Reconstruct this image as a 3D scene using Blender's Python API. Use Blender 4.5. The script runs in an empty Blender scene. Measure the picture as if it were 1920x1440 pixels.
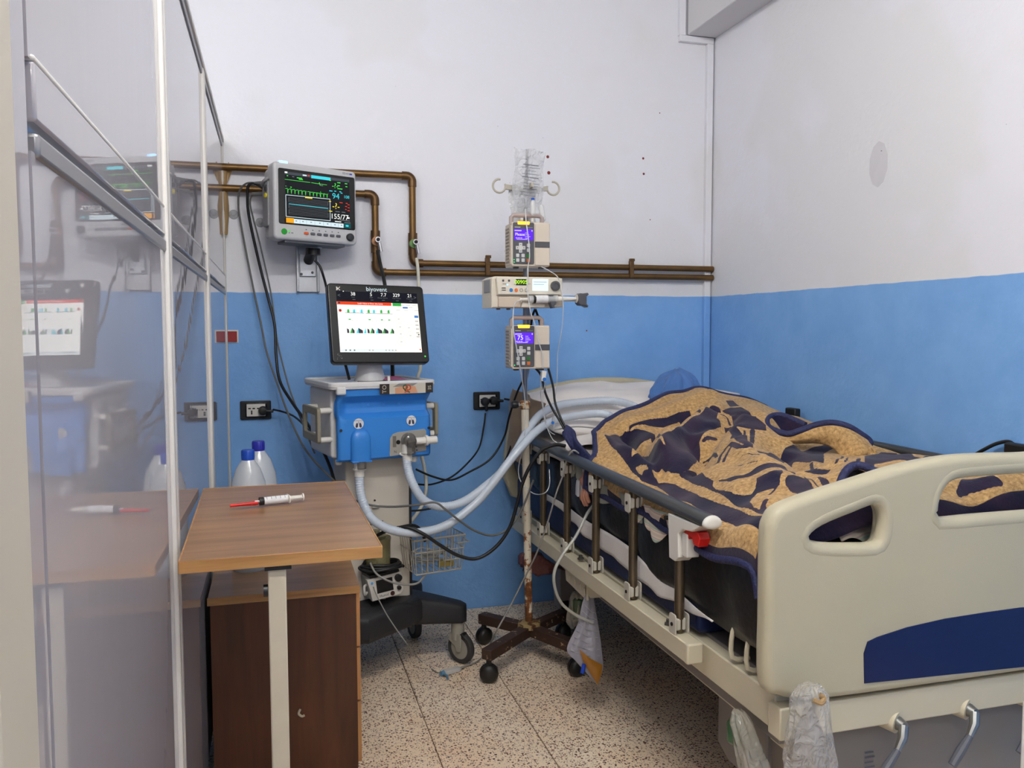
import bpy, bmesh, math, random
import numpy as np
from mathutils import Vector, Matrix
from mathutils.geometry import tessellate_polygon
from math import pi, sin, cos, radians
random.seed(7)
SC = bpy.context.scene
COL = SC.collection

# ------------------------------------------------------------------ camera
cam_d = bpy.data.cameras.new('camera')
cam = bpy.data.objects.new('camera', cam_d); COL.objects.link(cam)
cam_d.sensor_width = 36.0; cam_d.lens = 1556.8 / 1920 * 36.0
cam_d.clip_start = 0.02; cam_d.clip_end = 60
YAW, PITCH, ROLL, CAM_Z = .279, .0654, -.002, 1.35
_f = Vector((sin(YAW)*cos(PITCH), cos(YAW)*cos(PITCH), -sin(PITCH)))
_r = Vector((cos(YAW), -sin(YAW), 0)); _u = _r.cross(_f)
_rr = _r*cos(ROLL) + _u*sin(ROLL); _uu = _u*cos(ROLL) - _r*sin(ROLL)
cam.matrix_world = Matrix(((_rr.x, _uu.x, -_f.x, 0), (_rr.y, _uu.y, -_f.y, 0), (_rr.z, _uu.z, -_f.z, CAM_Z), (0, 0, 0, 1)))
SC.camera = cam

# ------------------------------------------------------------------ world, exposure
w = bpy.data.worlds.new('world'); SC.world = w; w.use_nodes = True
w.node_tree.nodes['Background'].inputs[0].default_value = (.80, .84, .95, 1)
w.node_tree.nodes['Background'].inputs[1].default_value = .25
SC.view_settings.view_transform = 'Standard'; SC.view_settings.look = 'None'
SC.view_settings.exposure = 0.90; SC.view_settings.gamma = 1.0
SC.view_settings.use_curve_mapping = False

def tube_light(name, loc, power, color, radius=.035):
    l = bpy.data.lights.new(name, 'POINT'); l.energy = power; l.color = color; l.shadow_soft_size = radius
    o = bpy.data.objects.new(name, l); COL.objects.link(o); o.location = loc; return o
# fluorescent tubes: light leaves them all round, so each is a row of small round sources just under its fitting
LAMPS = [(.30, .75, 3.02, 0.0), (.30, -1.1, 3.02, 0.0), (-1.35, 1.2, 3.02, 0.0)]
POWER = (12.0, 7.0, 7.0)
for i, (lx, ly, lz, lr) in enumerate(LAMPS):
    for k in (-.42, -.14, .14, .42):
        tube_light('fluorescent_light', (lx+k, ly, lz), POWER[i], (1.0, .985, .95))

# ------------------------------------------------------------------ helpers
def S(r, g, b):
    def f(c):
        c /= 255.0
        return c/12.92 if c <= .04045 else ((c+.055)/1.055)**2.4
    return (f(r), f(g), f(b), 1.0)

MATS = {}
def mat(name, col, rough=.5, metal=0.0, var=0.0, scale=20.0, bump=0.0, bscale=60.0, emit=0.0, trans=0.0, ior=1.45, spec=.5, sheen=0.0, coat=0.0, alpha=1.0, dark=None, dim=False):
    if name in MATS: return MATS[name]
    m = bpy.data.materials.new(name); m.use_nodes = True; MATS[name] = m
    nt = m.node_tree; N = nt.nodes; L = nt.links; p = N['Principled BSDF']
    p.inputs['Base Color'].default_value = col
    p.inputs['Roughness'].default_value = rough; p.inputs['Metallic'].default_value = metal
    p.inputs['IOR'].default_value = ior; p.inputs['Specular IOR Level'].default_value = spec
    p.inputs['Transmission Weight'].default_value = trans
    p.inputs['Sheen Weight'].default_value = sheen; p.inputs['Coat Weight'].default_value = coat
    p.inputs['Alpha'].default_value = alpha
    if emit:
        p.inputs['Emission Color'].default_value = col; p.inputs['Emission Strength'].default_value = emit
        if dim: p.inputs['Base Color'].default_value = tuple(c*.15 for c in col[:3]) + (1,)
    if var or bump:
        tc = N.new('ShaderNodeTexCoord')
    if var:
        nz = N.new('ShaderNodeTexNoise'); nz.inputs['Scale'].default_value = scale; nz.inputs['Detail'].default_value = 5
        L.new(tc.outputs['Object'], nz.inputs['Vector'])
        mx = N.new('ShaderNodeMix'); mx.data_type = 'RGBA'
        d = dark or tuple(c*(1-var) for c in col[:3]) + (1,)
        hi = tuple(min(1, c*(1+var*.4)) for c in col[:3]) + (1,)
        mx.inputs[6].default_value = d; mx.inputs[7].default_value = hi
        L.new(nz.outputs['Fac'], mx.inputs[0]); L.new(mx.outputs[2], p.inputs['Base Color'])
    if bump:
        nb = N.new('ShaderNodeTexNoise'); nb.inputs['Scale'].default_value = bscale; nb.inputs['Detail'].default_value = 4
        L.new(tc.outputs['Object'], nb.inputs['Vector'])
        b = N.new('ShaderNodeBump'); b.inputs['Strength'].default_value = bump; b.inputs['Distance'].default_value = .01
        L.new(nb.outputs['Fac'], b.inputs['Height']); L.new(b.outputs['Normal'], p.inputs['Normal'])
    return m

def film(name, col, clear=.6, rough=.15, bump=.4, bscale=25.0, gloss=.5):
    """thin clear or milky plastic sheet: partly see-through, partly diffuse, with a glossy skin"""
    m = bpy.data.materials.new(name); m.use_nodes = True; MATS[name] = m
    nt = m.node_tree; N = nt.nodes; L = nt.links; N.remove(N['Principled BSDF']); out = N['Material Output']
    tr = N.new('ShaderNodeBsdfTransparent'); tr.inputs[0].default_value = (.97, .97, .97, 1)
    p = N.new('ShaderNodeBsdfPrincipled'); p.inputs['Base Color'].default_value = col; p.inputs['Roughness'].default_value = rough
    p.inputs['Specular IOR Level'].default_value = gloss
    tc = N.new('ShaderNodeTexCoord'); nb = N.new('ShaderNodeTexNoise'); nb.inputs['Scale'].default_value = bscale
    nb.inputs['Distortion'].default_value = 1.5
    L.new(tc.outputs['Object'], nb.inputs['Vector'])
    b = N.new('ShaderNodeBump'); b.inputs['Strength'].default_value = bump; b.inputs['Distance'].default_value = .02
    L.new(nb.outputs['Fac'], b.inputs['Height']); L.new(b.outputs['Normal'], p.inputs['Normal'])
    mx = N.new('ShaderNodeMixShader'); mx.inputs[0].default_value = 1 - clear
    L.new(tr.outputs[0], mx.inputs[1]); L.new(p.outputs[0], mx.inputs[2]); L.new(mx.outputs[0], out.inputs[0])
    return m

def catmull(pts, n=8, closed=False):
    P = [Vector(p) for p in pts]; out = []
    m = len(P)
    rng = range(m) if closed else range(m-1)
    for i in rng:
        if closed: a, b, c, d = P[(i-1) % m], P[i], P[(i+1) % m], P[(i+2) % m]
        else: a, b, c, d = P[max(i-1, 0)], P[i], P[i+1], P[min(i+2, m-1)]
        for k in range(n):
            t = k/n
            out.append(.5*((2*b) + (c-a)*t + (2*a-5*b+4*c-d)*t*t + (3*b-a-3*c+d)*t**3))
    if not closed: out.append(P[-1])
    return out

class MB:
    def __init__(s): s.v = []; s.f = []; s.m = []; s.cur = 0; s.wn = False
    def _add(s, vs, fs):
        o = len(s.v); s.v += [tuple(v) for v in vs]; s.f += [tuple(i+o for i in f) for f in fs]; s.m += [s.cur]*len(fs); return s
    def box(s, c, d, rot=None):
        x, y, z = [q/2 for q in d]; vs = [Vector((a*x, b*y, e*z)) for a in (-1, 1) for b in (-1, 1) for e in (-1, 1)]
        if rot is not None: vs = [rot @ v for v in vs]
        c = Vector(c); vs = [v+c for v in vs]
        return s._add(vs, [(0, 1, 3, 2), (4, 6, 7, 5), (0, 4, 5, 1), (2, 3, 7, 6), (0, 2, 6, 4), (1, 5, 7, 3)])
    def bar(s, p0, p1, w, h):
        """box beam from p0 to p1, w across (horizontal), h tall"""
        p0 = Vector(p0); p1 = Vector(p1); d = p1-p0; y = d.normalized()
        up = Vector((0, 0, 1)) if abs(y.z) < .95 else Vector((0, 1, 0))
        x = y.cross(up).normalized(); z = x.cross(y)
        R = Matrix((x, y, z)).transposed()
        return s.box((p0+p1)/2, (w, d.length, h), R)
    def tube(s, pts, r, seg=10, smooth=0, closed=False, cap=True, flat=1.0):
        P = catmull(pts, smooth, closed) if smooth else [Vector(p) for p in pts]
        n = len(P); rs = r if isinstance(r, (list, tuple)) else None
        vs = []; T0 = None; N_ = None
        for i in range(n):
            a = P[(i-1) % n] if closed else P[max(i-1, 0)]; b = P[(i+1) % n] if closed else P[min(i+1, n-1)]
            t = (b-a); t = t.normalized() if t.length > 1e-9 else Vector((0, 0, 1))
            if N_ is None:
                up = Vector((0, 0, 1)) if abs(t.z) < .9 else Vector((1, 0, 0)); N_ = t.cross(up).normalized()
            else:
                N_ = (N_ - t*N_.dot(t)); N_ = N_.normalized() if N_.length > 1e-6 else t.orthogonal().normalized()
            B = t.cross(N_)
            if rs: q = i/(n-1)*(len(rs)-1); k = int(min(q, len(rs)-2)); rad = rs[k]+(rs[k+1]-rs[k])*(q-k)
            else: rad = r
            for j in range(seg):
                an = 2*pi*j/seg; vs.append(P[i] + N_*cos(an)*rad + B*sin(an)*rad*flat)
        fs = []
        for i in range(n if closed else n-1):
            for j in range(seg):
                a = i*seg+j; b = i*seg+(j+1) % seg; c = ((i+1) % n)*seg+(j+1) % seg; d = ((i+1) % n)*seg+j
                fs.append((a, b, c, d))
        if cap and not closed:
            fs.append(tuple(reversed(range(seg)))); fs.append(tuple(range((n-1)*seg, n*seg)))
        return s._add(vs, fs)
    def cyl(s, p0, p1, r, r1=None, seg=18, cap=True):
        return s.tube([p0, p1], [r, r if r1 is None else r1], seg, cap=cap)
    def lathe(s, prof, c=(0, 0, 0), seg=24, R=None, cap=True):
        vs = []; c = Vector(c)
        for (r, z) in prof:
            for j in range(seg):
                v = Vector((r*cos(2*pi*j/seg), r*sin(2*pi*j/seg), z)); vs.append((R @ v if R else v)+c)
        n = len(prof); fs = []
        for i in range(n-1):
            for j in range(seg):
                fs.append((i*seg+j, i*seg+(j+1) % seg, (i+1)*seg+(j+1) % seg, (i+1)*seg+j))
        if cap: fs.append(tuple(reversed(range(seg)))); fs.append(tuple(range((n-1)*seg, n*seg)))
        return s._add(vs, fs)
    def grid(s, fn, nu, nv, cu=False):
        vs = [fn(i/(nu if cu else nu-1), j/(nv-1)) for i in range(nu) for j in range(nv)]; fs = []
        for i in range(nu if cu else nu-1):
            for j in range(nv-1):
                a = i*nv+j; b = ((i+1) % nu)*nv+j; fs.append((a, b, b+1, a+1))
        return s._add(vs, fs)
    def ball(s, c, r, seg=16, ring=10):
        if not isinstance(r, (tuple, list)): r = (r, r, r)
        prof = []
        vs = []; c = Vector(c)
        for i in range(ring+1):
            t = pi*i/ring
            for j in range(seg):
                a = 2*pi*j/seg; vs.append(c+Vector((r[0]*sin(t)*cos(a), r[1]*sin(t)*sin(a), r[2]*cos(t))))
        fs = [(i*seg+j, (i+1)*seg+j, (i+1)*seg+(j+1) % seg, i*seg+(j+1) % seg) for i in range(ring) for j in range(seg)]
        return s._add(vs, fs)
    def prism(s, loops, y0, y1, r=0.0, steps=4, plane='xz', both=True):
        """outline loops (first = outer, others = holes) in the plane, extruded y0..y1, edges rounded by r"""
        if not isinstance(loops[0][0], (tuple, list, Vector)): loops = [loops]
        L2 = []
        for k, lp in enumerate(loops):
            q = [(float(a), float(b)) for a, b in lp]
            ar = sum(q[i][0]*q[(i+1) % len(q)][1]-q[(i+1) % len(q)][0]*q[i][1] for i in range(len(q)))
            if (ar < 0) != (k > 0): q.reverse()
            L2.append(q)
        def inset(q, d):
            if d == 0: return q
            out = []; n = len(q)
            for i in range(n):
                ax, ay = q[i-1]; bx, by = q[i]; cx, cy = q[(i+1) % n]
                e1 = Vector((bx-ax, by-ay)); e2 = Vector((cx-bx, cy-by))
                if e1.length < 1e-9: e1 = e2
                if e2.length < 1e-9: e2 = e1
                e1.normalize(); e2.normalize()
                n1 = Vector((-e1.y, e1.x)); n2 = Vector((-e2.y, e2.x)); m = n1+n2
                m = m.normalized() if m.length > 1e-6 else n1
                k = d/max(.5, m.dot(n1)); out.append((bx+m.x*k, by+m.y*k))
            return out
        if r > 0:
            s.wn = True
            lay = [(y0+r*(1-sin(t)), r*(1-cos(t))) for t in [pi/2*(1-k/steps) for k in range(steps+1)]]
            lay += [(y1-r*(1-sin(t)), r*(1-cos(t))) for t in [pi/2*k/steps for k in range(steps+1)]] if both else [(y1, 0)]
        else: lay = [(y0, 0), (y1, 0)]
        def mk(a, b, y):
            if plane == 'xz': return (a, y, b)
            if plane == 'xy': return (a, b, y)
            return (y, a, b)
        base = len(s.v); nv = sum(len(q) for q in L2); vs = []
        for (y, d) in lay:
            for q in L2:
                vs += [mk(a, b, y) for a, b in inset(q, d)]
        fs = []
        for li in range(len(lay)-1):
            o = 0
            for q in L2:
                n = len(q)
                for i in range(n):
                    a = li*nv+o+i; b = li*nv+o+(i+1) % n; fs.append((a, b, b+nv, a+nv))
                o += n
        if len(L2) == 1: tri = tessellate_polygon([[Vector((a, b, 0)) for a, b in L2[0]]])
        else:
            bm = bmesh.new(); allv = []; edges = []
            for q in L2:
                vv = [bm.verts.new((a, b, 0)) for a, b in q]; allv += vv
                edges += [bm.edges.new((vv[i], vv[(i+1) % len(vv)])) for i in range(len(vv))]
            ids = {v: i for i, v in enumerate(allv)}
            bmesh.ops.triangle_fill(bm, use_beauty=True, use_dissolve=False, edges=edges)
            tri = [[ids[v] for v in fc.verts] for fc in bm.faces]; bm.free()
        e = (len(lay)-1)*nv
        for t in tri: fs.append(tuple(t)); fs.append(tuple(i+e for i in reversed(t)))
        return s._add(vs, fs)
    def build(s, name, material, parent=None, smooth=35, bevel=0.0, seg=2, label=None, fixn=True):
        me = bpy.data.meshes.new(name); me.from_pydata(s.v, [], s.f); me.update()
        ms = material if isinstance(material, (list, tuple)) else [material]
        for q in ms: me.materials.append(q)
        if len(ms) > 1: me.polygons.foreach_set('material_index', s.m)
        if fixn:
            bm = bmesh.new(); bm.from_mesh(me); bmesh.ops.recalc_face_normals(bm, faces=bm.faces); bm.to_mesh(me); bm.free()
        if smooth:
            me.polygons.foreach_set('use_smooth', [True]*len(me.polygons)); me.set_sharp_from_angle(angle=radians(smooth))
        o = bpy.data.objects.new(name, me); COL.objects.link(o)
        if parent is not None: o.parent = parent
        if bevel:
            b = o.modifiers.new('bevel', 'BEVEL'); b.width = bevel; b.segments = seg; b.limit_method = 'ANGLE'; b.angle_limit = radians(40)
        if s.wn and smooth:
            q = o.modifiers.new('normals', 'WEIGHTED_NORMAL'); q.keep_sharp = True; q.weight = 100
        if label: o['label'] = label
        return o

def thing(name, label, cat, loc=(0, 0, 0), rot=(0, 0, 0), group=None):
    o = bpy.data.objects.new(name, None); COL.objects.link(o); o.empty_display_size = .05
    o.location = loc; o.rotation_euler = rot; o['label'] = label; o['category'] = cat
    if group: o['group'] = group
    return o
def tag(o, label, cat, group=None):
    o['label'] = label; o['category'] = cat
    if group: o['group'] = group
    return o
def struct(o):
    o['kind'] = 'structure'; return o
def children(o): return [c for c in bpy.data.objects if c.parent == o]
def copy_tree(o, parent=None):
    c = o.copy(); COL.objects.link(c)
    if parent is not None: c.parent = parent
    for ch in children(o): copy_tree(ch, c)
    return c
def rect(x0, z0, x1, z1, r=0.0, n=5):
    if r <= 0: return [(x0, z0), (x1, z0), (x1, z1), (x0, z1)]
    out = []
    for cx, cz, a in ((x1-r, z0+r, -pi/2), (x1-r, z1-r, 0), (x0+r, z1-r, pi/2), (x0+r, z0+r, pi)):
        out += [(cx+r*cos(a+pi/2*k/n), cz+r*sin(a+pi/2*k/n)) for k in range(n+1)]
    return out
def grow(q, d):
    """offset a closed outline outward by d"""
    ar = sum(q[i][0]*q[(i+1) % len(q)][1]-q[(i+1) % len(q)][0]*q[i][1] for i in range(len(q))); sg = 1 if ar > 0 else -1; out = []
    for i in range(len(q)):
        a = Vector(q[i-1]); c = Vector(q[(i+1) % len(q)]); t = (c-a).normalized(); out.append((q[i][0]+t.y*d*sg, q[i][1]-t.x*d*sg))
    return out
def disc(cx, cz, r, n=20): return [(cx+r*cos(2*pi*k/n), cz+r*sin(2*pi*k/n)) for k in range(n)]

# lettering: 2-D glyph meshes, made once while the scene is still empty
TXT = {}
def prep_text(strings):
    obs = []
    for t in strings:
        cu = bpy.data.curves.new('t', 'FONT'); cu.body = t; cu.size = 1.0; cu.resolution_u = 3
        cu.align_x = 'CENTER'; cu.align_y = 'CENTER'
        o = bpy.data.objects.new('t', cu); COL.objects.link(o); obs.append((t, o, cu))
    dg = bpy.context.evaluated_depsgraph_get()
    for t, o, cu in obs:
        me = bpy.data.meshes.new_from_object(o.evaluated_get(dg))
        TXT[t] = ([(v.co.x, v.co.y) for v in me.vertices], [tuple(p.vertices) for p in me.polygons])
        bpy.data.meshes.remove(me)
    for t, o, cu in obs:
        bpy.data.objects.remove(o); bpy.data.curves.remove(cu)
prep_text(['EDAN', '94', '-?-', '155/77', '108', '--', 'biyovent', '38', '5', '7.7', '329', '21', '<', '>', 'TO', 'SE', 'N', 'DE', 'Humid', '00905', '75', 'Please', 'INSPIRATION', 'EXPIRATION', 'Peak', 'PEEP', 'Minute Volume', 'Tidal Volume', 'Resp. Rate', 'Leak Value is Over the Limit', 'Respiratory', 'mL/h', 'AC'])

class Flat:
    """print on a flat face: pieces lie in the local xz plane, facing -y, in thin layers"""
    def __init__(s, step=.00012): s.mb = MB(); s.mats = []; s.step = step; s.n = 0
    def _m(s, m):
        if m not in s.mats: s.mats.append(m)
        s.mb.cur = s.mats.index(m); s.n += 1; return -s.n*s.step
    def poly(s, pts, m):
        y = s._m(m); tri = tessellate_polygon([[Vector((a, b, 0)) for a, b in pts]])
        s.mb._add([(a, y, b) for a, b in pts], [tuple(t) for t in tri])
    def rect(s, x0, z0, x1, z1, m): s.poly([(x0, z0), (x1, z0), (x1, z1), (x0, z1)], m)
    def disc(s, x, z, r, m, n=18): s.poly(disc(x, z, r, n), m)
    def line(s, pts, w_, m):
        y = s._m(m); vs = []; fs = []
        for i in range(len(pts)-1):
            a = Vector(pts[i]); b = Vector(pts[i+1]); d = (b-a)
            if d.length < 1e-9: continue
            d.normalize(); nn = Vector((-d.y, d.x))*w_/2; a2 = a-d*w_*.3; b2 = b+d*w_*.3; o = len(vs)
            vs += [(q.x, y, q.y) for q in (a2-nn, b2-nn, b2+nn, a2+nn)]; fs.append((o, o+1, o+2, o+3))
        s.mb._add(vs, fs)
    def ring(s, x, z, r, w_, m, n=20): s.line([(x+r*cos(2*pi*k/n), z+r*sin(2*pi*k/n)) for k in range(n+1)], w_, m)
    def text(s, t, x, z, size, m, rot=0.0, sx=1.0):
        y = s._m(m); vs, fs = TXT[t]; c, si = cos(rot), sin(rot)
        s.mb._add([(x+(a*sx*c-b*si)*size, y, z+(a*sx*si+b*c)*size) for a, b in vs], fs)
    def build(s, name, parent=None, loc=(0, 0, 0), label=None, stuff=False):
        o = s.mb.build(name, s.mats, parent, smooth=0, label=label, fixn=False); o.location = loc
        me = o.data
        bm = bmesh.new(); bm.from_mesh(me); bm.normal_update()
        for f in bm.faces:
            if f.normal.y > 0: f.normal_flip()
        bm.to_mesh(me); bm.free()
        if 'print' in name or name in ('slots', 'pad_arrows', 'lung_badges', 'logo', 'lettering'): o['kind'] = 'stuff'
        return o

def cable(name, pts, r, m, label, cat='cable', group=None, smooth=8, seg=8):
    o = MB().tube(pts, r, seg, smooth=smooth).build(name, m, smooth=60)
    return tag(o, label, cat, group)

# ------------------------------------------------------------------ materials of the room
def wall_material():
    m = bpy.data.materials.new('two_tone_wall_paint'); m.use_nodes = True
    nt = m.node_tree; N = nt.nodes; L = nt.links; p = N['Principled BSDF']
    g = N.new('ShaderNodeNewGeometry'); sx = N.new('ShaderNodeSeparateXYZ'); L.new(g.outputs['Position'], sx.inputs[0])
    nz = N.new('ShaderNodeTexNoise'); nz.inputs['Scale'].default_value = 9; nz.inputs['Detail'].default_value = 3; L.new(g.outputs['Position'], nz.inputs['Vector'])
    ad = N.new('ShaderNodeMath'); ad.operation = 'MULTIPLY_ADD'; L.new(nz.outputs['Fac'], ad.inputs[0]); ad.inputs[1].default_value = .010; L.new(sx.outputs['Z'], ad.inputs[2])
    st = N.new('ShaderNodeMapRange'); st.inputs['From Min'].default_value = 1.520; st.inputs['From Max'].default_value = 1.5225; L.new(ad.outputs[0], st.inputs[0])
    # patchy touch-up paint on the white, chalky wear on the blue
    n2 = N.new('ShaderNodeTexNoise'); n2.inputs['Scale'].default_value = 1.1; n2.inputs['Detail'].default_value = 3; n2.inputs['Roughness'].default_value = .6; L.new(g.outputs['Position'], n2.inputs['Vector'])
    r2 = N.new('ShaderNodeValToRGB'); r2.color_ramp.elements[0].position = .47; r2.color_ramp.elements[1].position = .53
    r2.color_ramp.elements[0].color = S(228, 228, 231); r2.color_ramp.elements[1].color = S(231, 231, 238); L.new(n2.outputs['Fac'], r2.inputs[0])
    n3 = N.new('ShaderNodeTexNoise'); n3.inputs['Scale'].default_value = 5; n3.inputs['Detail'].default_value = 8; n3.inputs['Roughness'].default_value = .7; L.new(g.outputs['Position'], n3.inputs['Vector'])
    r3 = N.new('ShaderNodeValToRGB'); r3.color_ramp.elements[0].position = .3; r3.color_ramp.elements[1].position = .75
    r3.color_ramp.elements[0].color = S(118, 168, 226); r3.color_ramp.elements[1].color = S(134, 182, 236); L.new(n3.outputs['Fac'], r3.inputs[0])
    mx = N.new('ShaderNodeMix'); mx.data_type = 'RGBA'; L.new(st.outputs[0], mx.inputs[0]); L.new(r3.outputs[0], mx.inputs[6]); L.new(r2.outputs[0], mx.inputs[7])
    # fine specks
    v = N.new('ShaderNodeTexVoronoi'); v.inputs['Scale'].default_value = 9; L.new(g.outputs['Position'], v.inputs['Vector'])
    vr = N.new('ShaderNodeMath'); vr.operation = 'LESS_THAN'; vr.inputs[1].default_value = .022; L.new(v.outputs['Distance'], vr.inputs[0])
    mv = N.new('ShaderNodeMath'); mv.operation = 'MULTIPLY'; mv.inputs[1].default_value = .35; L.new(vr.outputs[0], mv.inputs[0])
    m2 = N.new('ShaderNodeMix'); m2.data_type = 'RGBA'; L.new(mv.outputs[0], m2.inputs[0]); L.new(mx.outputs[2], m2.inputs[6]); m2.inputs[7].default_value = S(110, 105, 105)
    L.new(m2.outputs[2], p.inputs['Base Color']); p.inputs['Roughness'].default_value = .5; p.inputs['Specular IOR Level'].default_value = .35
    nb = N.new('ShaderNodeTexNoise'); nb.inputs['Scale'].default_value = 45; nb.inputs['Detail'].default_value = 6; L.new(g.outputs['Position'], nb.inputs['Vector'])
    b = N.new('ShaderNodeBump'); b.inputs['Strength'].default_value = .18; b.inputs['Distance'].default_value = .01; L.new(nb.outputs['Fac'], b.inputs['Height']); L.new(b.outputs['Normal'], p.inputs['Normal'])
    return m
WALL = wall_material()

def terrazzo_material():
    m = bpy.data.materials.new('terrazzo'); m.use_nodes = True
    nt = m.node_tree; N = nt.nodes; L = nt.links; p = N['Principled BSDF']
    g = N.new('ShaderNodeNewGeometry')
    nz = N.new('ShaderNodeTexNoise'); nz.inputs['Scale'].default_value = 3; nz.inputs['Detail'].default_value = 6; L.new(g.outputs['Position'], nz.inputs['Vector'])
    base = N.new('ShaderNodeValToRGB'); base.color_ramp.elements[0].color = S(242, 214, 180); base.color_ramp.elements[1].color = S(250, 234, 208)
    base.color_ramp.elements[0].position = .3; base.color_ramp.elements[1].position = .7; L.new(nz.outputs['Fac'], base.inputs[0])
    last = base.outputs[0]
    for sc, thr, cols, rnd in ((125, .50, (S(74, 50, 36), S(168, 118, 88)), .5), (205, .54, (S(120, 84, 64), S(244, 226, 204)), .55), (82, .36, (S(48, 34, 28), S(136, 84, 62)), .35)):
        mp = N.new('ShaderNodeMapping'); mp.inputs['Location'].default_value = (sc*.1, sc*.37, 0); L.new(g.outputs['Position'], mp.inputs[0])
        v = N.new('ShaderNodeTexVoronoi'); v.inputs['Scale'].default_value = sc; L.new(mp.outputs[0], v.inputs['Vector'])
        # chip sizes differ from cell to cell
        sp = N.new('ShaderNodeSeparateColor'); L.new(v.outputs['Color'], sp.inputs[0])
        th = N.new('ShaderNodeMath'); th.operation = 'MULTIPLY'; th.inputs[1].default_value = thr; L.new(sp.outputs[0], th.inputs[0])
        lt = N.new('ShaderNodeMath'); lt.operation = 'LESS_THAN'; L.new(v.outputs['Distance'], lt.inputs[0]); L.new(th.outputs[0], lt.inputs[1])
        cm = N.new('ShaderNodeMix'); cm.data_type = 'RGBA'; L.new(sp.outputs[1], cm.inputs[0]); cm.inputs[6].default_value = cols[0]; cm.inputs[7].default_value = cols[1]
        mx = N.new('ShaderNodeMix'); mx.data_type = 'RGBA'; L.new(lt.outputs[0], mx.inputs[0]); L.new(last, mx.inputs[6]); L.new(cm.outputs[2], mx.inputs[7]); last = mx.outputs[2]
    L.new(last, p.inputs['Base Color']); p.inputs['Roughness'].default_value = .42
    return m
TERR = terrazzo_material()

def panel_material():
    m = bpy.data.materials.new('glossy_white_laminate'); m.use_nodes = True
    nt = m.node_tree; N = nt.nodes; L = nt.links; p = N['Principled BSDF']
    p.inputs['Base Color'].default_value = S(172, 168, 174); p.inputs['Roughness'].default_value = .02; p.inputs['IOR'].default_value = 1.75
    g = N.new('ShaderNodeNewGeometry'); mp = N.new('ShaderNodeMapping'); mp.inputs['Scale'].default_value = (1, 5.0, 1.6); L.new(g.outputs['Position'], mp.inputs[0])
    nz = N.new('ShaderNodeTexNoise'); nz.inputs['Scale'].default_value = 2.2; nz.inputs['Detail'].default_value = 2; L.new(mp.outputs[0], nz.inputs['Vector'])
    b = N.new('ShaderNodeBump'); b.inputs['Strength'].default_value = .012; b.inputs['Distance'].default_value = .02; L.new(nz.outputs['Fac'], b.inputs['Height']); L.new(b.outputs['Normal'], p.inputs['Normal'])
    return m
PANEL = panel_material()
M_alu = mat('white_aluminium_profile', S(214, 210, 204), .32, 0, var=.06, scale=8)
M_strip = mat('grey_metal_strip', S(150, 149, 152), .35, .5)
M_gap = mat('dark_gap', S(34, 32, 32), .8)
M_ceil = mat('ceiling_paint', S(225, 224, 222), .8)
M_grout = mat('grout', S(112, 88, 68), .9, var=.3, scale=30)

XL, XR, YB = -.198, 2.165, 3.856
# ------------------------------------------------------------------ floor, walls, ceiling
fl = struct(MB().box((-.15, .65, -.055), (5.2, 6.7, .1)).build('floor', M_grout, smooth=0))
T = .345; n = 0
tile_cache = {}
for i in range(-3, 5):
    for j in range(-10, 4):
        x0 = .822+T*i; x1 = x0+T; y0 = 2.89+T*j; y1 = y0+T
        x0 = max(x0, XL+.003); x1 = min(x1, XR-.002); y1 = min(y1, YB-.003)
        if x1-x0 < .02 or y1-y0 < .02: continue
        key = (round(x1-x0, 3), round(y1-y0, 3))
        if key not in tile_cache:
            a, b_ = key[0]/2-.0017, key[1]/2-.0017
            o = MB().box((0, 0, -.006), (2*a, 2*b_, .012)).build('tile', TERR, fl, smooth=0, bevel=.0008, seg=1)
            tile_cache[key] = o
        else:
            o = tile_cache[key].copy(); COL.objects.link(o); o.parent = fl
        o.location = ((x0+x1)/2, (y0+y1)/2, random.uniform(-.0006, .0006))
# 'floor' finish outside the cubicle
MB().box((-1.3, .65, -.004), (2.2, 6.4, .006)).build('floor_finish', TERR, fl, smooth=0)

wb = struct(MB().box((-.15, YB+.06, 1.6), (5.2, .12, 3.3)).build('wall_back', WALL, smooth=0))
wr = struct(MB().box((XR+.06, .62, 1.6), (.12, 6.5, 3.3)).build('wall_right', WALL, smooth=0))
struct(MB().box((-2.6, .62, 1.6), (.12, 6.5, 3.3)).build('wall_outer_left', WALL, smooth=0))
struct(MB().box((-.15, -2.65, 1.6), (5.0, .12, 3.3)).build('wall_rear', WALL, smooth=0))
struct(MB().box((-.15, .62, 3.21), (5.2, 6.6, .1)).build('ceiling', M_ceil, smooth=0))

M_beam = mat('beam_paint', S(214, 213, 216), .6, bump=.1)
struct(MB().box((2.088, .60, 2.985), (.158, 6.46, .35)).build('trim_3', M_beam, bevel=.004))
# white cable duct that climbs the corner and jogs round the beam
M_duct = WALL
tr = thing('trim_1', 'white cable duct climbing the back right corner and stepping round the beam', 'trim'); tr['kind'] = 'structure'; del tr['category']
for nm, c, d in (('duct', (2.141, YB-.012, 1.395), (.034, .026, 2.77)), ('duct', (2.064, YB-.0125, 2.795), (.188, .027, .030)), ('duct', (1.985, YB-.012, 2.985), (.034, .026, .35))):
    MB().box(c, d).build(nm, M_duct, tr, bevel=.003)
MB().box((2.1605, YB-.004, 1.39), (.003, .006, 2.78)).build('shadow_gap', M_gap, tr)

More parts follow.
